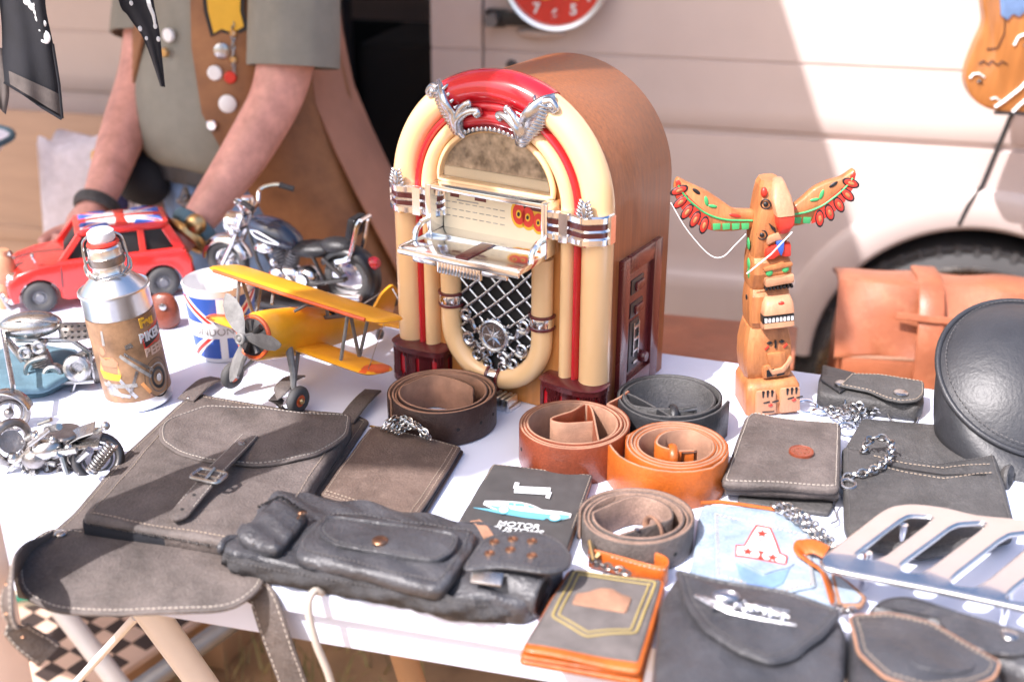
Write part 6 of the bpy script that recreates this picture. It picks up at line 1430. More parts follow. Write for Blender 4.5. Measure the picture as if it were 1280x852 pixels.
b = MB(M); c = q3(120, 462, .005); b.torus(c, .025, .006, (.1, 1, 0), 28, 8); b.cyl(c-Vector((0, .006, 0)), c+Vector((0, .006, 0)), .014, 18); b.tube([Vector((c.x, c.y, .0)), c], .003, 6); b.build('rear_wheel', 'scrap_steel', s1)
b = MB(M); c = P(11, 519); c = V(11, 516, P(11, 538).y); c = Vector((c.x, c.y, c.z-T)); ax = (.45, -.9, .1)
b.torus(c, .0205, .0040, ax, 30, 8); b.torus(c, .0145, .002, ax, 26, 6); b.ell(c, (.006, .006, .006), 12, 8); b.build('front_wheel', 'scrap_steel', s1)
b = MB(M)
for k in range(15):
    a = R(20+k*10); rs = None
fa = [c+Vector((.0275*math.cos(R(a)), 0, .0275*math.sin(R(a)))) for a in range(15, 176, 10)]
b.strap(fa, .018, .002, up=lambda i: (math.cos(R(15+10*i)), 0, math.sin(R(15+10*i)))); b.build('mudguard', 'steel', s1, smooth=60)
b = MB(M); b.tube([q3(3, 412, -.01), c+Vector((.006, .01, .03)), c+Vector((0, .006, 0))], .0030, 8); b.build('fork', 'steel', s1)
s2, M = scrap('scrap metal motorbike with disc seat and coil springs at the table corner', (75, 590))
YB = P(75, 585).y
def q3(px, py, dy=0): q = V(px, py, YB+dy); return Vector((q.x, q.y, q.z-T))
def quick(nm, m, fn): b = MB(M); fn(b); return b.build(nm, m, s2, smooth=50)
quick('disc_seat', 'scrap_steel', lambda b: b.lathe([(0, .003), (.019, .0025), (.0205, 0), (.019, -.002), (0, -.002)], 28, q3(79, 541, .01)))
quick('tank', 'steel', lambda b: b.ell(q3(56, 560, -.005), (.021, .016, .013), 18, 12, Euler((0, R(-15), 0))))
quick('tank', 'scrap_steel', lambda b: b.ell(q3(43, 572, -.012), (.014, .013, .012), 16, 10))
for i, (pts, w) in enumerate((([(76, 558), (92, 550), (108, 548), (126, 546)], .030), ([(86, 548), (100, 540), (118, 534)], .018))):
    b = MB(M); b.strap([q3(x, y, .004) for x, y in pts], w, .002, up=(0, -.35, .9)); b.build('plate', 'steel', s2)
def rearw(b):
    c = q3(122, 572, .0); b.torus(c, .0235, .0052, (.3, -.8, .45), 30, 8); b.torus(c, .015, .0015, (.3, -.8, .45), 24, 6); b.ell(c, .007, 10, 8)
quick('rear_wheel', 'dark_metal', rearw)
def spring(b, a, c, r=.0058, n=11):
    a, c = Vector(a), Vector(c); d = (c-a); t = d.normalized(); u = t.orthogonal().normalized(); w = t.cross(u)
    b.tube([a+d*(k/(n*12))+u*(r*math.cos(k*math.pi/6))+w*(r*math.sin(k*math.pi/6)) for k in range(n*12+1)], .0015, 5)
quick('spring', 'steel', lambda b: spring(b, q3(113, 590, -.03), q3(140, 555, -.025)))
quick('front_wheel', 'scrap_steel', lambda b: (b.torus(q3(14, 552, .0), .022, .005, (.8, -.5, .1), 28, 8), b.cyl(q3(14, 552, -.004), q3(14, 552, .004), .013, 16)))
pairs = [((20, 577), (40, 562), .0030), ((0, 596), (40, 560), .0022), ((36, 556), (62, 536), .0028), ((48, 530), (64, 524), .0024), ((58, 537), (74, 533), .0040), ((44, 574), (70, 580), .0032), ((66, 566), (96, 562), .0036), ((40, 590), (62, 600), .0042), ((56, 594), (72, 606), .0038), ((66, 590), (104, 606), .0030), ((82, 602), (104, 610), .0040), ((88, 596), (118, 586), .0026), ((60, 575), (76, 566), .0045), ((32, 548), (46, 540), .0034), ((24, 566), (36, 586), .0026), ((98, 575), (112, 562), .0045), ((120, 540), (134, 532), .0026), ((74, 560), (84, 592), .0034), ((52, 552), (60, 590), .0034), ((4, 560), (30, 552), .0026)]
rr = random.Random(4)
b = MB(M)
for a, c, r in pairs: b.tube([q3(*a, rr.uniform(-.02, .005)), q3(*c, rr.uniform(-.02, .005))], r, 8)
for px, py, r in ((22, 578, .0045), (36, 571, .006), (132, 532, .005), (44, 545, .005), (16, 572, .0065), (66, 549, .0045), (86, 560, .0055), (30, 590, .004), (100, 590, .0055)): b.ell(q3(px, py, -.012), r, 12, 8)
b.build('rods', 'steel', s2)
b = MB(M)
for px, py, r in ((48, 586, .011), (62, 596, .009), (82, 588, .010), (94, 572, .009), (72, 572, .008), (40, 600, .006)): c = q3(px, py, -.006); b.cyl(c, c+Vector((rr.uniform(-.004, .004), .012, .006)), r, 12); b.torus(c, r*.8, .0018, (.2, -1, .4), 18, 6)
b.build('engine_nuts', 'scrap_steel', s2)
b = MB(M); b.loft([(p.x, p.y) for p in [q3(0, 580), q3(12, 572), q3(20, 592), q3(18, 606), q3(6, 600)]], .004, .007, .001, 3); b.build('foot_plate', 'scrap_steel', s2)
b = MB(M)
for px in (30, 66, 100, 120): c = q3(px, 590); b.tube([(c.x, c.y, .0005), (c.x+.002, c.y+.006, .02)], .0028, 6)
b.build('stand_pins', 'steel', s2)
s3, M = scrap('scrap metal figure cut off by the left edge beside the red car', (8, 385))
YC = P(8, 385).y
def q3(px, py, dy=0): q = V(px, py, YC+dy); return Vector((q.x, q.y, q.z-T))
b = MB(M); b.ell(q3(4, 335), (.018, .015, .026), 14, 10); b.tube([q3(4, 312), q3(6, 385)], .008, 10); b.build('body', 'totem_pale', s3)
b = MB(M); b.tube(bez([q3(18, 338), q3(10, 348), q3(8, 362), q3(26, 368)], 14), .0034, 8); b.tube([q3(0, 322), q3(14, 316)], .004, 8); b.ell(q3(18, 340), (.008, .007, .004), 12, 8); b.tube([q3(2, 374), q3(16, 376)], .005, 8); b.tube([q3(0, 366, -.01), q3(12, 386, -.01)], .003, 8); b.build('levers', 'steel', s3)

# ---- red coin pouch, teal cloth, below the toys
rpo = P(208, 408); rp_ = thing('coin_pouch', 'small red leather coin pouch with a silver snap behind the bottle', 'pouch', (rpo.x, rpo.y, T))
b = MB(); b.rings([[(w*math.cos(2*math.pi*k/24), d*math.sin(2*math.pi*k/24), z) for k in range(24)] for w, d, z in ((.012, .010, 0), (.020, .017, .003), (.0225, .018, .016), (.021, .014, .032), (.017, .008, .044), (.013, .005, .049), (.004, .002, .051))]); b.build('body', 'chestnut_leather', rp_, smooth=70, sub=1)
b = MB(); b.lathe([(.005, -.001), (.005, .001), (0, .002)], 16, (0, 0, 0), 'y')
for v in b.bm.verts: v.co = Vector((v.co.x+.003, -v.co.y-.0145, v.co.z+.036))
b.build('snap', 'steel', rp_)
tcl, M = flat_thing('folded_cloth', 'folded teal cloth lying under the oval tank scrap motorbike', 'cloth', (50, 475))
for i, (h0, h1) in enumerate(((0, .008), (.0085, .016), (.0165, .026))):
    slab(M, tcl, 'fold', 'teal_cloth', [(-20, 440+i*2), (30, 430+i*2), (96, 432+i*3), (100, 468-i*5), (60, 488-i*4), (-20, 500-i*6)], h0, h1, .003, .012, .001, wav(.002, 50, i))
# ================================================================== behind the table
cs = thing('leather_briefcase', 'large orange brown leather briefcase with a strap standing behind the table', 'briefcase', (.785, 1.80, .508), R(-9))
b = MB(); b.rings([[(x, y, z) for x, y in fillet([(-w, -d), (w, -d), (w, d), (-w, d)], .02)] for w, d, z in ((.245, .065, 0), (.250, .070, .01), (.250, .070, .13), (.245, .055, .21), (.240, .035, .235))]); b.build('body', 'case_leather', cs, smooth=60)
b = MB(); fo = [(-.253, .232), (.253, .232), (.258, .145), (.258, .135), (-.262, .118), (-.262, .14)]
def fy(z): return -.047 if z > .22 else -.078-.0
cols = 30; rows = [( .06, .238), (.0, .252), (-.030, .252), (-.036, .248), (-.046, .227), (-.056, .205), (-.066, .183), (-.078, .158), (-.079, .152)]
b.rings([[((-.258+.516*i/cols)*(1+.02*(1-k/8)*0), y-.004*math.sin(i*.7+k), z-.010*(k > 5)*(1-i/cols)+.0015*math.sin(i*.9+k*1.3)) for i in range(cols+1)] for k, (y, z) in enumerate(rows)], closed=False); fl_ = b.build('flap', 'case_leather', cs, smooth=30, solid=.006)
b = MB(); b.tube([(-.258+.516*i/cols, -.080, .150-.010*(1-i/cols)) for i in range(cols+1)], .0035, 8); b.build('flap_edge', 'raw_leather', cs)
b = MB(); b.box((0, -.076, .122), (.49, .022, .034)); b.build('front_pocket', 'case_leather', cs, bevel=.005)
b = MB(); b.box((0, -.075, .050), (.49, .014, .096)); b.build('lower_pocket', 'chestnut_leather', cs, bevel=.005)
sx = -.115
b = MB(); b.strap([(sx, .05, .252), (sx, -.01, .257), (sx, -.04, .250), (sx, -.065, .225), (sx, -.083, .19), (sx, -.092, .15), (sx, -.096, .12), (sx, -.098, .08), (sx, -.094, .02)], .040, .006, up=lambda i: (0, -.3-.1*i, 1-.13*i)); b.build('strap', 'case_leather', cs, smooth=50)
b = MB(); b.strap([(sx-.055, -.078, .215), (sx, -.082, .213), (sx+.055, -.078, .211)], .011, .004, up=(0, -1, .3)); b.build('strap_keeper', 'case_leather', cs)
b = MB(); b.lathe([(.012, 0), (.012, .004), (.008, .007), (0, .008)], 18, (-.20, 0, 0), 'y')
for v in b.bm.verts: v.co = Vector((v.co.x, -v.co.y-.088, v.co.z+.045))
b.build('lock', 'brass', cs)
b = MB(); b.tube(bez([(-.243, -.075, .08), (-.236, -.10, .06), (-.21, -.105, .05), (-.18, -.095, .02)], 14), .004, 8); b.build('side_strap', 'raw_leather', cs)
carton('cardboard_box', 'brown cardboard box carrying the leather briefcase beside the van wheel', 'box', (.775, 1.80, 0), (.46, .22, .493), R(-9))
bx = carton('wooden_box', 'low orange brown wooden box behind the totem pole, next to the briefcase', 'box', (.335, 1.82, .42), (.25, .16, .230), R(-14.5), 'case_leather', flap=False)
b = MB(); b.box((0, 0, .228), (.262, .172, .012)); b.build('lid_rim', 'case_leather', bx, bevel=.003)
carton('cardboard_box', 'brown cardboard box below the low wooden box behind the table', 'box', (.335, 1.82, 0), (.27, .2, .40), R(-14.5))

# clock hung on the van
ex_, ey_ = Vector((math.cos(VA), math.sin(VA), 0)), Vector((-math.sin(VA), math.cos(VA), 0))
def vanp(lx, ly, z): return VO+ex_*lx+ey_*ly+Vector((0, 0, z))
cp_ = vanp(.101, -.052, 1.168)
ck = thing('wall_clock', 'round red clock with white numerals and a silver rim on the van', 'clock', cp_, VA)
b = MB(); b.lathe([(0, .012), (.100, .012), (.105, .006), (.106, -.010), (.102, -.018), (.095, -.016), (.0935, -.008), (0, -.008)], 72, (0, 0, 0), 'y')
for v in b.bm.verts: v.co.y *= 1
b.build('rim', 'aluminium', ck, smooth=40)
for o in ck.children: 
    for v in o.data.vertices: v.co.y = v.co.y
b = MB(); b.lathe([(0, -.0085), (.0930, -.0085), (.0930, -.0060), (0, -.006)], 64, (0, 0, 0), 'y'); b.build('face', 'paint_red', ck)
CM = Matrix.Rotation(math.pi/2, 4, 'X')
for k in range(1, 13):
    a = R(90-30*k); text('numeral', str(k), .028, TR(.073*math.cos(a), -.0108, .073*math.sin(a)) @ CM, 'paint_white', ck, .0006, off=.0008)
b = MB()
for k in range(9): b.ell((-.040+.010*k, -.0102, -.037+.003*math.sin(k*1.9)), (.005, .0012, .0035), 10, 6)
b.tube(bez([(-.048, -.0105, -.038), (-.02, -.0105, -.044), (.01, -.0105, -.037), (.046, -.0105, -.043)], 16), .0022, 6); b.build('yellow_script', 'paint_yellow', ck)
for a, l, w in ((62, .045, .005), (115, .065, .0035)):
    b = MB(); b.tube([(-.012*math.cos(R(a)), -.013, -.012*math.sin(R(a))), (l*math.cos(R(a)), -.013, l*math.sin(R(a)))], w*.5, 6); b.build('hand', 'paint_white', ck)
b = MB(); b.ell((0, -.013, 0), .005); b.build('pivot', 'black_plastic', ck)
# flip lathe so that the dish faces the viewer
# wooden sign at the top right
SY = 2.06
def sv(px, py, dy=0): q = V(px, py, SY); return (q.x, q.z)
sg_o = V(1245, 60, SY); sg = thing('wooden_sign', 'varnished wooden plaque with burnt and white markings hanging at the top right', 'sign', sg_o)
SM = TR(-sg_o.x, -sg_o.y, -sg_o.z)
op = [sv(*p) for p in ((1222, -60), (1226, 0), (1228, 28), (1217, 55), (1207, 82), (1205, 100), (1211, 117), (1224, 130), (1246, 138), (1275, 143), (1310, 146), (1345, 130), (1350, 60), (1340, -60))]
o = resample([Vector(p) for p in bez([Vector((*p, 0)) for p in op], 80)], .01) if 0 else [Vector((p.x, p.y)) for p in bez([Vector((*p, 0)) for p in op], 90)]
b = MB(SM); q = inset(o, .005); b.rings([[(p.x, SY-.012, p.y) for p in q], [(p.x, SY-.009, p.y) for p in o], [(p.x, SY+.010, p.y) for p in o]]); b.build('board', 'oak_sign', sg, smooth=40)
def mark(pts, m, w, nm): b = MB(SM); b.tube([(p[0], SY-.0125, p[1]) for p in [sv(*q) for q in pts]], w, 8, flat=.5); return b.build(nm, m, sg)
mark([(1209, 96), (1213, 91), (1220, 90), (1227, 95)], 'paint_white', .0032, 'white_arc'); mark([(1264, 55), (1269, 45), (1278, 41), (1288, 44)], 'paint_white', .0038, 'white_arc')
mark([(1240, 132), (1252, 124), (1262, 116), (1270, 110), (1282, 98)], 'paint_white', .0045, 'white_stroke'); mark([(1262, 138), (1270, 130), (1284, 118)], 'paint_white', .0045, 'white_stroke'); mark([(1235, 122), (1241, 120), (1246, 124)], 'paint_white', .0025, 'white_stroke')
mark([(1218, 101), (1221, 98), (1224, 101)], 'dark_metal', .004, 'burnt_dot'); mark([(1276, 56), (1279, 53), (1282, 56)], 'dark_metal', .004, 'burnt_dot')
mark([(1220, 78), (1226, 74), (1231, 79), (1237, 74), (1243, 80), (1249, 75), (1256, 79)], 'dark_brown_leather', .0022, 'burnt_script')
mark([(1230, 60), (1244, 58), (1252, 40), (1254, 0)], 'dark_brown_leather', .0020, 'burnt_line'); mark([(1240, 139), (1275, 140), (1300, 140)], 'dark_metal', .006, 'dark_edge')
b = MB(SM); b.prism([sv(*p) for p in ((1244, -40), (1247, 18), (1255, 24), (1262, 16), (1270, 20), (1281, 10), (1290, -40))], SY-.016, SY-.0115, 'y'); b.build('blue_tassel', 'jeans', sg, bevel=.002)
b = MB(SM); zt = 2.33
for px in (1235, 1320):
    p = sv(px, -50); b.tube([(p[0], SY, p[1]-.01), (.62, 2.22, 2.04)], .002, 6)
b.build('cord', 'pale_thread', sg)

# ------------------------------------------------------------------ headscarves on the rail
def sheet(name, m, parent, M, left, right, Y0, wob, off=0, v0=0, v1=1, u0=0, u1=1, nu=18, nv=24):
    Lp, Rp = bez([Vector((*p, 0)) for p in left], 40), bez([Vector((*p, 0)) for p in right], 40)
    def at(c, t): f = t*(len(c)-1); i = min(int(f), len(c)-2); return c[i].lerp(c[i+1], f-i)
    b = MB(M); rs = []
    for j in range(nv+1):
        v = v0+(v1-v0)*j/nv; a, c = at(Lp, v), at(Rp, v); row = []
        for i in range(nu+1):
            u = u0+(u1-u0)*i/nu; p = a.lerp(c, u); q = V(p.x, p.y, Y0+off+wob*math.sin(u*5.2+v*2.1)+wob*.5*math.sin(u*11+1)); row.append(tuple(q))
        rs.append(row)
    b.rings(rs, closed=False); return b.build(name, m, parent, smooth=80, solid=.0012)
BY = 1.43
s1o = V(40, 60, BY); sc1 = thing('black_headscarf', 'black headscarf with white print and a grey hem hanging at the top left', 'headscarf', s1o)
M = TR(*(-s1o)); Lf, Rt = [(-34, -178), (-10, -60), (1, 20), (3, 70), (6, 103)], [(40, -178), (62, -60), (56, 0), (66, 55), (74, 105), (78, 148)]
sheet('cloth', 'black_cloth', sc1, M, Lf, Rt, BY, .008)
sheet('hem', 'hem_cloth', sc1, M, Lf, Rt, BY, .008, -.0035, v0=.86, v1=.985, u0=.10, u1=.98, nu=16, nv=6)
b = MB(M)
for pts in ([V(*p, BY-.005) for p in ((5, 103), (30, 118), (52, 134), (77, 149))], [V(*p, BY-.004) for p in ((66, 55), (74, 105), (78, 148))]): b.tube(pts, .0016, 6)
b.build('hem_roll', 'black_cloth', sc1)
rr = random.Random(9)
for i, (px, py, rx, ry, a) in enumerate(((34, 3, 5, 4, 20), (40, 9, 6, 4, 50), (46, 16, 5, 4, 60), (48, 24, 6, 4, 70), (54, 30, 4, 5, 30), (52, 38, 4, 3, 10), (57, 46, 6, 8, -10), (44, 6, 3, 3, 0), (56, 52, 5, 3, 20))):
    b = MB(M); c = V(px, py, BY-.0075); b.ell(c, (rx*.00095, .0012, ry*.00095), 12, 6, Euler((0, R(a), 0))); b.build('white_print', 'white_ink', sc1)
sheet('rear_corner', 'hem_cloth', sc1, M, [(-30, 60), (-14, 100), (-8, 128)], [(2, 60), (11, 110), (7, 143)], BY, .004, .02)
s2o = V(185, 30, 1.52); sc2 = thing('black_headscarf', 'narrow tip of a black headscarf with white dots hanging before the vest', 'headscarf', s2o)
M = TR(*(-s2o))
sheet('cloth', 'black_cloth', sc2, M, [(118, -160), (146, -8), (160, 20), (178, 46), (190, 76), (201, 108)], [(186, -160), (190, -30), (192, 4), (199, 40), (203, 80), (206, 109)], 1.52, .005)
sheet('white_stripe', 'white_ink', sc2, M, [(180, -40), (183, 0), (190, 20), (193, 32)], [(187, -40), (188, 0), (193, 18), (195, 32)], 1.52, .001, -.007, nu=4)
for px, py, r in ((175, 36, 2.6), (183, 48, 2), (194, 33, 2.6), (198, 49, 2.6), (164, 4, 2.4), (157, -10, 2)):
    b = MB(M); b.ell(V(px, py, 1.513), (r*.001, .0012, r*.0013), 10, 6); b.build('white_dot', 'white_ink', sc2)

# ------------------------------------------------------------------ bag left of the person
bg_o = Vector((-.80, 2.20, .52)); bgt = thing('lace_bag', 'white lace covered bag with navy patches behind the red car', 'bag', bg_o, R(10))
b = MB(); rs = []
for w, d, z in ((.075, .05, 0), (.095, .07, .01), (.10, .07, .12), (.088, .055, .26), (.078, .04, .36), (.074, .03, .375)): rs.append([(w*math.copysign(abs(math.cos(t))**.7, math.cos(t))+.004*math.sin(5*t+z*20), d*math.copysign(abs(math.sin(t))**.7, math.sin(t))+.004*math.sin(7*t+z*30), z+(.012*math.sin(4*t) if z > .3 else 0)) for t in [2*math.pi*k/48 for k in range(48)]])
b.rings(rs); b.build('body', 'lace', bgt, smooth=70)
for x, z, rx, rz in ((.048, .255, .026, .034), (.03, .14, .03, .05), (.066, .19, .02, .03)):
    b = MB(); b.ell((x, -.060+.02*(z > .2), z), (rx, .016, rz), 14, 10); b.build('navy_patch', 'navy', bgt)
b = MB(); b.tube(bez([(.09, -.04, .30), (.10, -.06, .20), (.085, -.075, .08), (.06, -.07, .01)], 20), .010, 8); b.build('handle', 'lace', bgt)
carton('cardboard_box', 'brown cardboard box under the white lace bag', 'box', (-.79, 2.20, 0), (.28, .24, .51), R(-14))

# ================================================================== the person
pe_ = thing('person', 'person in an olive shirt and brown leather vest standing behind the table', 'person', (-.465, 2.14, 0))
PM = TR(.465, -2.14, 0)
J = {}; vts, rad, edg = [], [], []
def jn(n, p, r, par=None):
    J[n] = len(vts); vts.append(PM @ Vector(p)); rad.append(r)
    if par is not None: edg.append((J[par], J[n]))
Lx, Fx = Vector((.72, -.69, 0)), Vector((-.69, -.72, 0))
jn('pelvis', (-.465, 2.15, .88), .135)
jn('belly', (-.485, 2.125, 1.0), .145, 'pelvis'); jn('chest', (-.47, 2.14, 1.20), .150, 'belly'); jn('collar', (-.465, 2.14, 1.36), .09, 'chest'); jn('neck', (-.475, 2.125, 1.44), .058, 'collar')
jn('jaw', (-.49, 2.11, 1.52), .072, 'neck'); jn('skull', (-.487, 2.115, 1.61), .092, 'jaw'); jn('crown', (-.485, 2.12, 1.67), .06, 'skull')
fv = Vector((-.487, 2.115, 1.555))+Fx*.082; jn('nose', tuple(fv), .02, 'jaw')
def arm(s_, sh, ua, el, fa, wr, hd, fdir, side):
    jn(s_+'sh', sh, .068, 'collar'); jn(s_+'ua', ua, .056, s_+'sh'); jn(s_+'el', el, .045, s_+'ua'); jn(s_+'fa', fa, .041, s_+'el'); jn(s_+'wr', wr, .029, s_+'fa'); jn(s_+'hd', hd, .031, s_+'wr')
    f = Vector(fdir).normalized(); sd = Vector(side).normalized()
    for k, (o_, ln) in enumerate(((-.027, .062), (-.009, .074), (.009, .070), (.026, .055))):
        b0 = Vector(hd)+f*.038+sd*o_; dn = Vector((0, 0, -.010)); p1 = b0+f*ln*.55+dn*.3; p2 = b0+f*ln*.95+dn*1.6
        jn(f'{s_}k{k}', tuple(b0), .0115, s_+'hd'); jn(f'{s_}a{k}', tuple(p1), .0098, f'{s_}k{k}'); jn(f'{s_}b{k}', tuple(p2), .0082, f'{s_}a{k}')
    t0 = Vector(hd)-sd*.034+f*.004; jn(s_+'t0', tuple(t0), .0125, s_+'hd'); jn(s_+'t1', tuple(t0-sd*.018+f*.026), .0105, s_+'t0'); jn(s_+'t2', tuple(t0-sd*.020+f*.050), .009, s_+'t1')
arm('l', (-.335, 2.03, 1.32), (-.345, 1.965, 1.16), (-.372, 1.915, 1.035), (-.425, 1.865, .95), (-.500, 1.795, .850), (-.528, 1.765, .822), (-.55, -.75, -.25), (.8, -.6, 0))
arm('r', (-.600, 2.26, 1.32), (-.625, 2.20, 1.17), (-.645, 2.12, 1.03), (-.665, 2.03, .95), (-.688, 1.915, .850), (-.700, 1.880, .822), (-.25, -.95, -.25), (.9, -.3, 0))
for s_, hx, kx, ax in (('L', (-.400, 2.09, .80), (-.425, 2.03, .45), (-.405, 2.09, .07)), ('Rr', (-.545, 2.22, .80), (-.575, 2.17, .45), (-.555, 2.22, .07))):
    jn(s_+'hip', hx, .098, 'pelvis'); jn(s_+'knee', kx, .062, s_+'hip'); jn(s_+'ank', ax, .042, s_+'knee'); jn(s_+'heel', (ax[0], ax[1], .036), .036, s_+'ank'); jn(s_+'toe', (ax[0]-.09, ax[1]-.10, .028), .028, s_+'heel')
me = bpy.data.meshes.new('body'); me.from_pydata([tuple(v) for v in vts], edg, []); ob = bpy.data.objects.new('body', me); scene.collection.objects.link(ob); ob.parent = pe_
me.materials.append(MATS['skin'])
md = ob.modifiers.new('skin', 'SKIN'); sk = me.skin_vertices[0].data
for i, r in enumerate(rad): sk[i].radius = (r, r)
sk[0].use_root = True
md.use_smooth_shade = True; md.branch_smoothing = .6
md2 = ob.modifiers.new('sub', 'SUBSURF'); md2.levels = 2; md2.render_levels = 2
hc_ = Vector((-.487, 2.115, 1.585))
b = MB(PM)
for s_ in (-1, 1): b.ell(hc_+Fx*.083+Lx*(s_*.032)+Vector((0, 0, -.005)), .012, 12, 8)
b.build('eyes', 'porcelain', pe_)
b = MB(PM)
for s_ in (-1, 1): b.ell(hc_+Lx*(s_*.092)+Vector((0, 0, -.02)), (.012, .016, .028), 10, 8)
b.build('ears', 'skin', pe_)
b = MB(PM); b.tube([hc_+Fx*.084+Lx*(-.024)+Vector((0, 0, -.075)), hc_+Fx*.091+Vector((0, 0, -.078)), hc_+Fx*.084+Lx*.024+Vector((0, 0, -.075))], .005, 6); b.build('mouth', 'raw_leather', pe_)
b = MB(PM); b.ell(hc_-Fx*.014+Vector((0, 0, .038)), (.102, .102, .082), 24, 14); b.build('hair', 'hair', pe_)
# clothing on elliptical rings: (z, centre shift along F, along L, half width, half depth)
TC = Vector((-.470, 2.145, 0))
def ringpt(z, sf, sl, a, d, ph, extra=0): return TC+Fx*(sf+(d+extra)*math.cos(ph))+Lx*(sl+(a+extra)*math.sin(ph))+Vector((0, 0, z))
SH = [(.885, .022, 0, .176, .150), (.90, .030, 0, .182, .168), (.94, .034, 0, .184, .176), (1.0, .032, 0, .182, .174), (1.06, .024, 0, .178, .162), (1.12, .014, -.004, .170, .150), (1.2, .006, -.006, .164, .142), (1.28, 0, -.004, .162, .130), (1.34, 0, 0, .15, .110), (1.385, 0, 0, .10, .085), (1.41, 0, 0, .068, .066)]
b = MB(PM); n = 72
b.rings([[ringpt(z, sf, sl, a, d, 2*math.pi*k/n, .0035*math.sin(9*(2*math.pi*k/n)+z*38)+.0025*math.sin(z*90+4*math.sin(2*math.pi*k/n))) for k in range(n)] for z, sf, sl, a, d in SH], cap0=False, cap1=False); shirt = b.build('shirt', 'shirt', pe_, smooth=80, sub=1)
for pts in ([(-.340, 2.035, 1.345), (-.338, 2.00, 1.26), (-.345, 1.965, 1.18), (-.350, 1.940, 1.075)], [(-.595, 2.255, 1.345), (-.612, 2.225, 1.26), (-.625, 2.195, 1.18), (-.634, 2.158, 1.085)]):
    b = MB(PM); fr = b.frames(pts); rs = []
    for (p, a, c, t), r in zip(fr, (.060, .068, .070, .072)): rs.append([p+a*(r*math.cos(2*math.pi*k/28)+.003*math.sin(k*2.3))+c*(r*math.sin(2*math.pi*k/28)) for k in range(28)])
    b.rings(rs, cap0=True, cap1=False); b.build('sleeve', 'shirt', shirt, smooth=80, solid=.004)
VS = [(.60, -.070, .075, .275, .230), (.68, -.052, .060, .250, .215), (.76, -.036, .044, .232, .205), (.84, -.018, .028, .214, .192), (.92, .004, .014, .204, .190), (1.0, .018, .004, .192, .188), (1.1, .012, -.004, .180, .170), (1.2, .004, -.006, .172, .155), (1.3, 0, -.004, .170, .136), (1.36, 0, 0, .150, .108), (1.40, 0, 0, .095, .082)]
b = MB(PM); rs = []; n = 64
def vopen(z): return (R(27) if z > 1.15 else R(27)+(1.15-z)*R(55), R(-7)-(max(0, 1.12-z))*R(150))
for z, sf, sl, a, d in VS:
    p0, p1 = vopen(z); p1 += 2*math.pi
    rs.append([ringpt(z, sf, sl, a, d, p0+(p1-p0)*k/n, (.010 if z < .9 else .002)*math.sin(7*(p0+(p1-p0)*k/n)+z*6)) for k in range(n+1)])
b.rings(rs, closed=False); vest = b.build('vest', 'vest', pe_, smooth=80, solid=.005)
def vsurf(z, ph, e=.006):
    for i in range(len(VS)-1):
        if VS[i][0] <= z <= VS[i+1][0]:
            f = (z-VS[i][0])/(VS[i+1][0]-VS[i][0]); q = [VS[i][j]*(1-f)+VS[i+1][j]*f for j in range(5)]; return ringpt(*q, ph, e)
def on_vest(px, py):                                       # nearest spot of the vest surface to a sight line
    d = ray(px, py).normalized(); best = None
    for iz in range(60):
        for ip in range(90):
            z = .86+.4*iz/59; ph = R(-70)+R(170)*ip/89
            q = vsurf(z, ph); w = q-Vector((0, 0, CZ)); e = (w-d*w.dot(d)).length+.02*w.dot(d)
            if best is None or e < best[0]: best = (e, q, ph)
    return best[1], best[2]
for px, py, r, m in ((277, 62, .013, 'steel'), (266, 89, .012, 'paint_white'), (286, 98, .010, 'paint_red'), (285, 130, .0145, 'paint_white'), (264, 157, .009, 'chrome'), (290, 42, .006, 'brass'), (291, 75, .006, 'brass'), (210, 45, .011, 'paint_white'), (206, 66, .008, 'brass')):
    q, ph = on_vest(px, py); nrm = (Fx*math.cos(ph)+Lx*math.sin(ph)).normalized(); c = PM @ q
    b = MB(); b.tube([c-nrm*.004, c+nrm*.001, c+nrm*.003], [r, r, r*.8], 18); b.build('pin_badge', m, vest)
q, ph = on_vest(281, 12); nrm = (Fx*math.cos(ph)+Lx*math.sin(ph)).normalized(); sd = Vector((-nrm.y, nrm.x, 0)); c = PM @ q+nrm*.002
for w, h, m, o_, nm in ((.034, .040, 'paint_black', 0, 'patch'), (.027, .034, 'paint_yellow', .0015, 'patch_emblem')):
    b = MB(); pts = [(-1, .9), (-.3, 1), (.4, .8), (1, 1), (.85, 0), (1, -.7), (.3, -1), (-.3, -.8), (-.8, -1), (-1, 0)]; vv = [c+nrm*o_+sd*(x*w)+Vector((0, 0, z*h)) for x, z in pts]; b.rings([vv, [v+nrm*.0015 for v in vv]]); b.build(nm, m, vest)
b = MB(); 
pp = [on_vest(x, y)[0] for x, y in ((292, 30), (292, 60), (295, 95))]; b.M = PM; b.chain(pp, .010, .006, .0012); b.build('vest_chain', 'steel', vest)
# long open coat panel of suede behind the arm
b = MB(PM); rs = []
for z, sf, sl, a, d in VS:
    rs.append([ringpt(z, sf, sl, a, d, R(95)+R(130)*k/24, (.004 if z > .97 else .010)+.005*math.sin(k*.9+z*5)+max(0, .95-z)*.04) for k in range(25)])
b.rings(rs[1:-1], closed=False); b.build('coat_back', 'coat_suede', pe_, smooth=80, solid=.004)
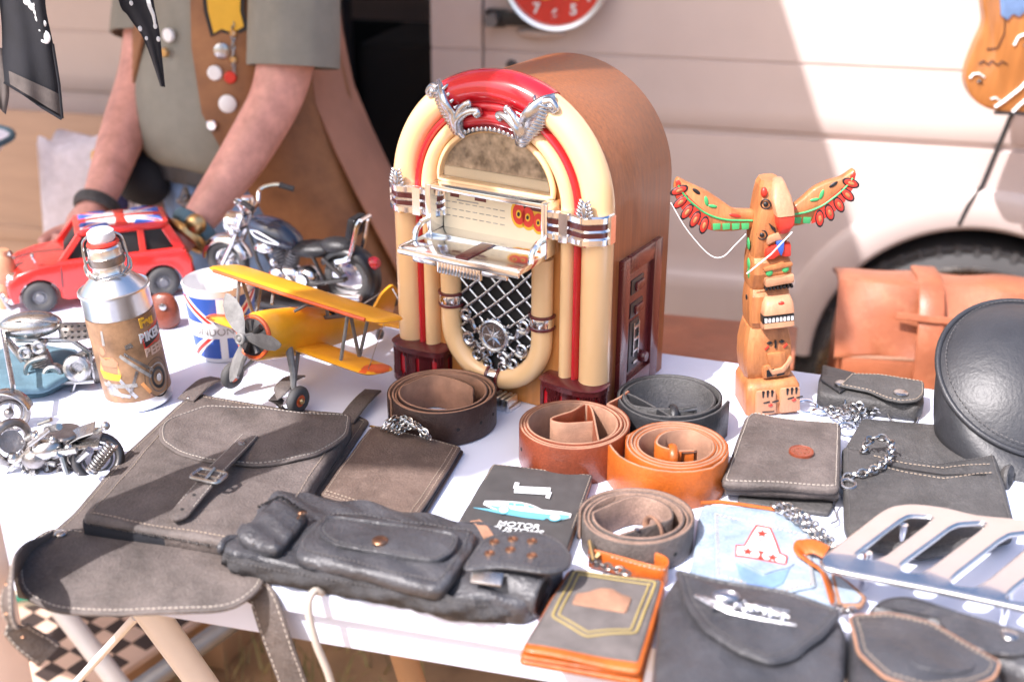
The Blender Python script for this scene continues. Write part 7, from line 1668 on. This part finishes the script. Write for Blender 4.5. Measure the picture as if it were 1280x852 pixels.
# belt, pouch, jeans
b = MB(PM); b.strap([ringpt(.885, .022, 0, .179, .156, 2*math.pi*k/48, .004) for k in range(48)], .036, .004, up=lambda i: tuple(Fx*math.cos(2*math.pi*i/48)+Lx*math.sin(2*math.pi*i/48)), closed=True); b.build('belt', 'soft_black_leather', pe_)
b = MB(PM); c = ringpt(.865, .022, 0, .179, .156, R(-22), .03)
b.ell(c, (.078, .045, .050), 24, 14, Euler((0, R(14), R(-45)))); fp = b.build('waist_pouch', 'black_cloth', pe_)
b = MB(PM); b.tube(bez([c+Lx*-.075+Fx*.035+Vector((0, 0, .030)), c+Lx*-.02+Fx*.060+Vector((0, 0, .028)), c+Lx*.045+Fx*.058+Vector((0, 0, .018))], 14), .0085, 8); b.build('pouch_trim', 'paint_yellow', fp)
b = MB(PM); c2 = ringpt(.84, .022, 0, .185, .16, R(22), .02); rr = random.Random(2)
for k in range(14): b.tube([c2+Vector((rr.uniform(-.03, .03), rr.uniform(-.02, .02), rr.uniform(-.03, .03))), c2+Vector((rr.uniform(-.03, .03), rr.uniform(-.02, .02), rr.uniform(-.04, .02)))], .004, 6)
b.build('key_bunch', 'scrap_steel', pe_)
b = MB(PM); b.rings([[ringpt(z, sf, 0, a, d, 2*math.pi*k/40) for k in range(40)] for z, sf, a, d in ((.895, .018, .174, .148), (.84, .018, .178, .150), (.78, .016, .178, .145), (.72, .012, .17, .13))]); b.build('jeans', 'jeans', pe_, smooth=80)
for hx, kx, ax in (((-.400, 2.09, .78), (-.425, 2.03, .45), (-.405, 2.09, .05)), ((-.545, 2.22, .78), (-.575, 2.17, .45), (-.555, 2.22, .05))):
    b = MB(PM); b.tube(bez([hx, kx, ax], 16), lambda t: .112-.04*t, 20); b.build('trouser_leg', 'jeans', pe_, smooth=80)
    b = MB(PM); f2 = Vector((-.09, -.10, 0)); b.rings([[Vector(ax)+Vector((0, 0, z-.05))+f2*u+Vector((math.cos(t)*w*1.0, math.sin(t)*w, 0))+f2.normalized()*(math.cos(t-math.atan2(f2.y, f2.x))*w*.9) for t in [2*math.pi*k/20 for k in range(20)]] for z, w, u in ((0, .058, .45), (.03, .060, .45), (.06, .054, .38), (.09, .046, .1), (.12, .044, 0))]); b.build('shoe', 'black_leather', pe_, smooth=70)
for wr, f, m in (((-.497, 1.798, .853), (-.55, -.55, -.6), 'teal_cloth'), ((-.688, 1.915, .85), (-.2, -.8, -.6), 'grey_black_leather')):
    b = MB(PM); b.torus(wr, .033, .007, f, 24, 8, flat=1.6); b.build('wrist_band', m, pe_)
b = MB(PM); b.torus((-.508, 1.786, .842), .033, .005, (-.55, -.55, -.6), 24, 8, flat=1.6); b.ell((-.487, 1.765, .868), (.017, .012, .017), 14, 8); b.build('watch', 'brass', pe_)
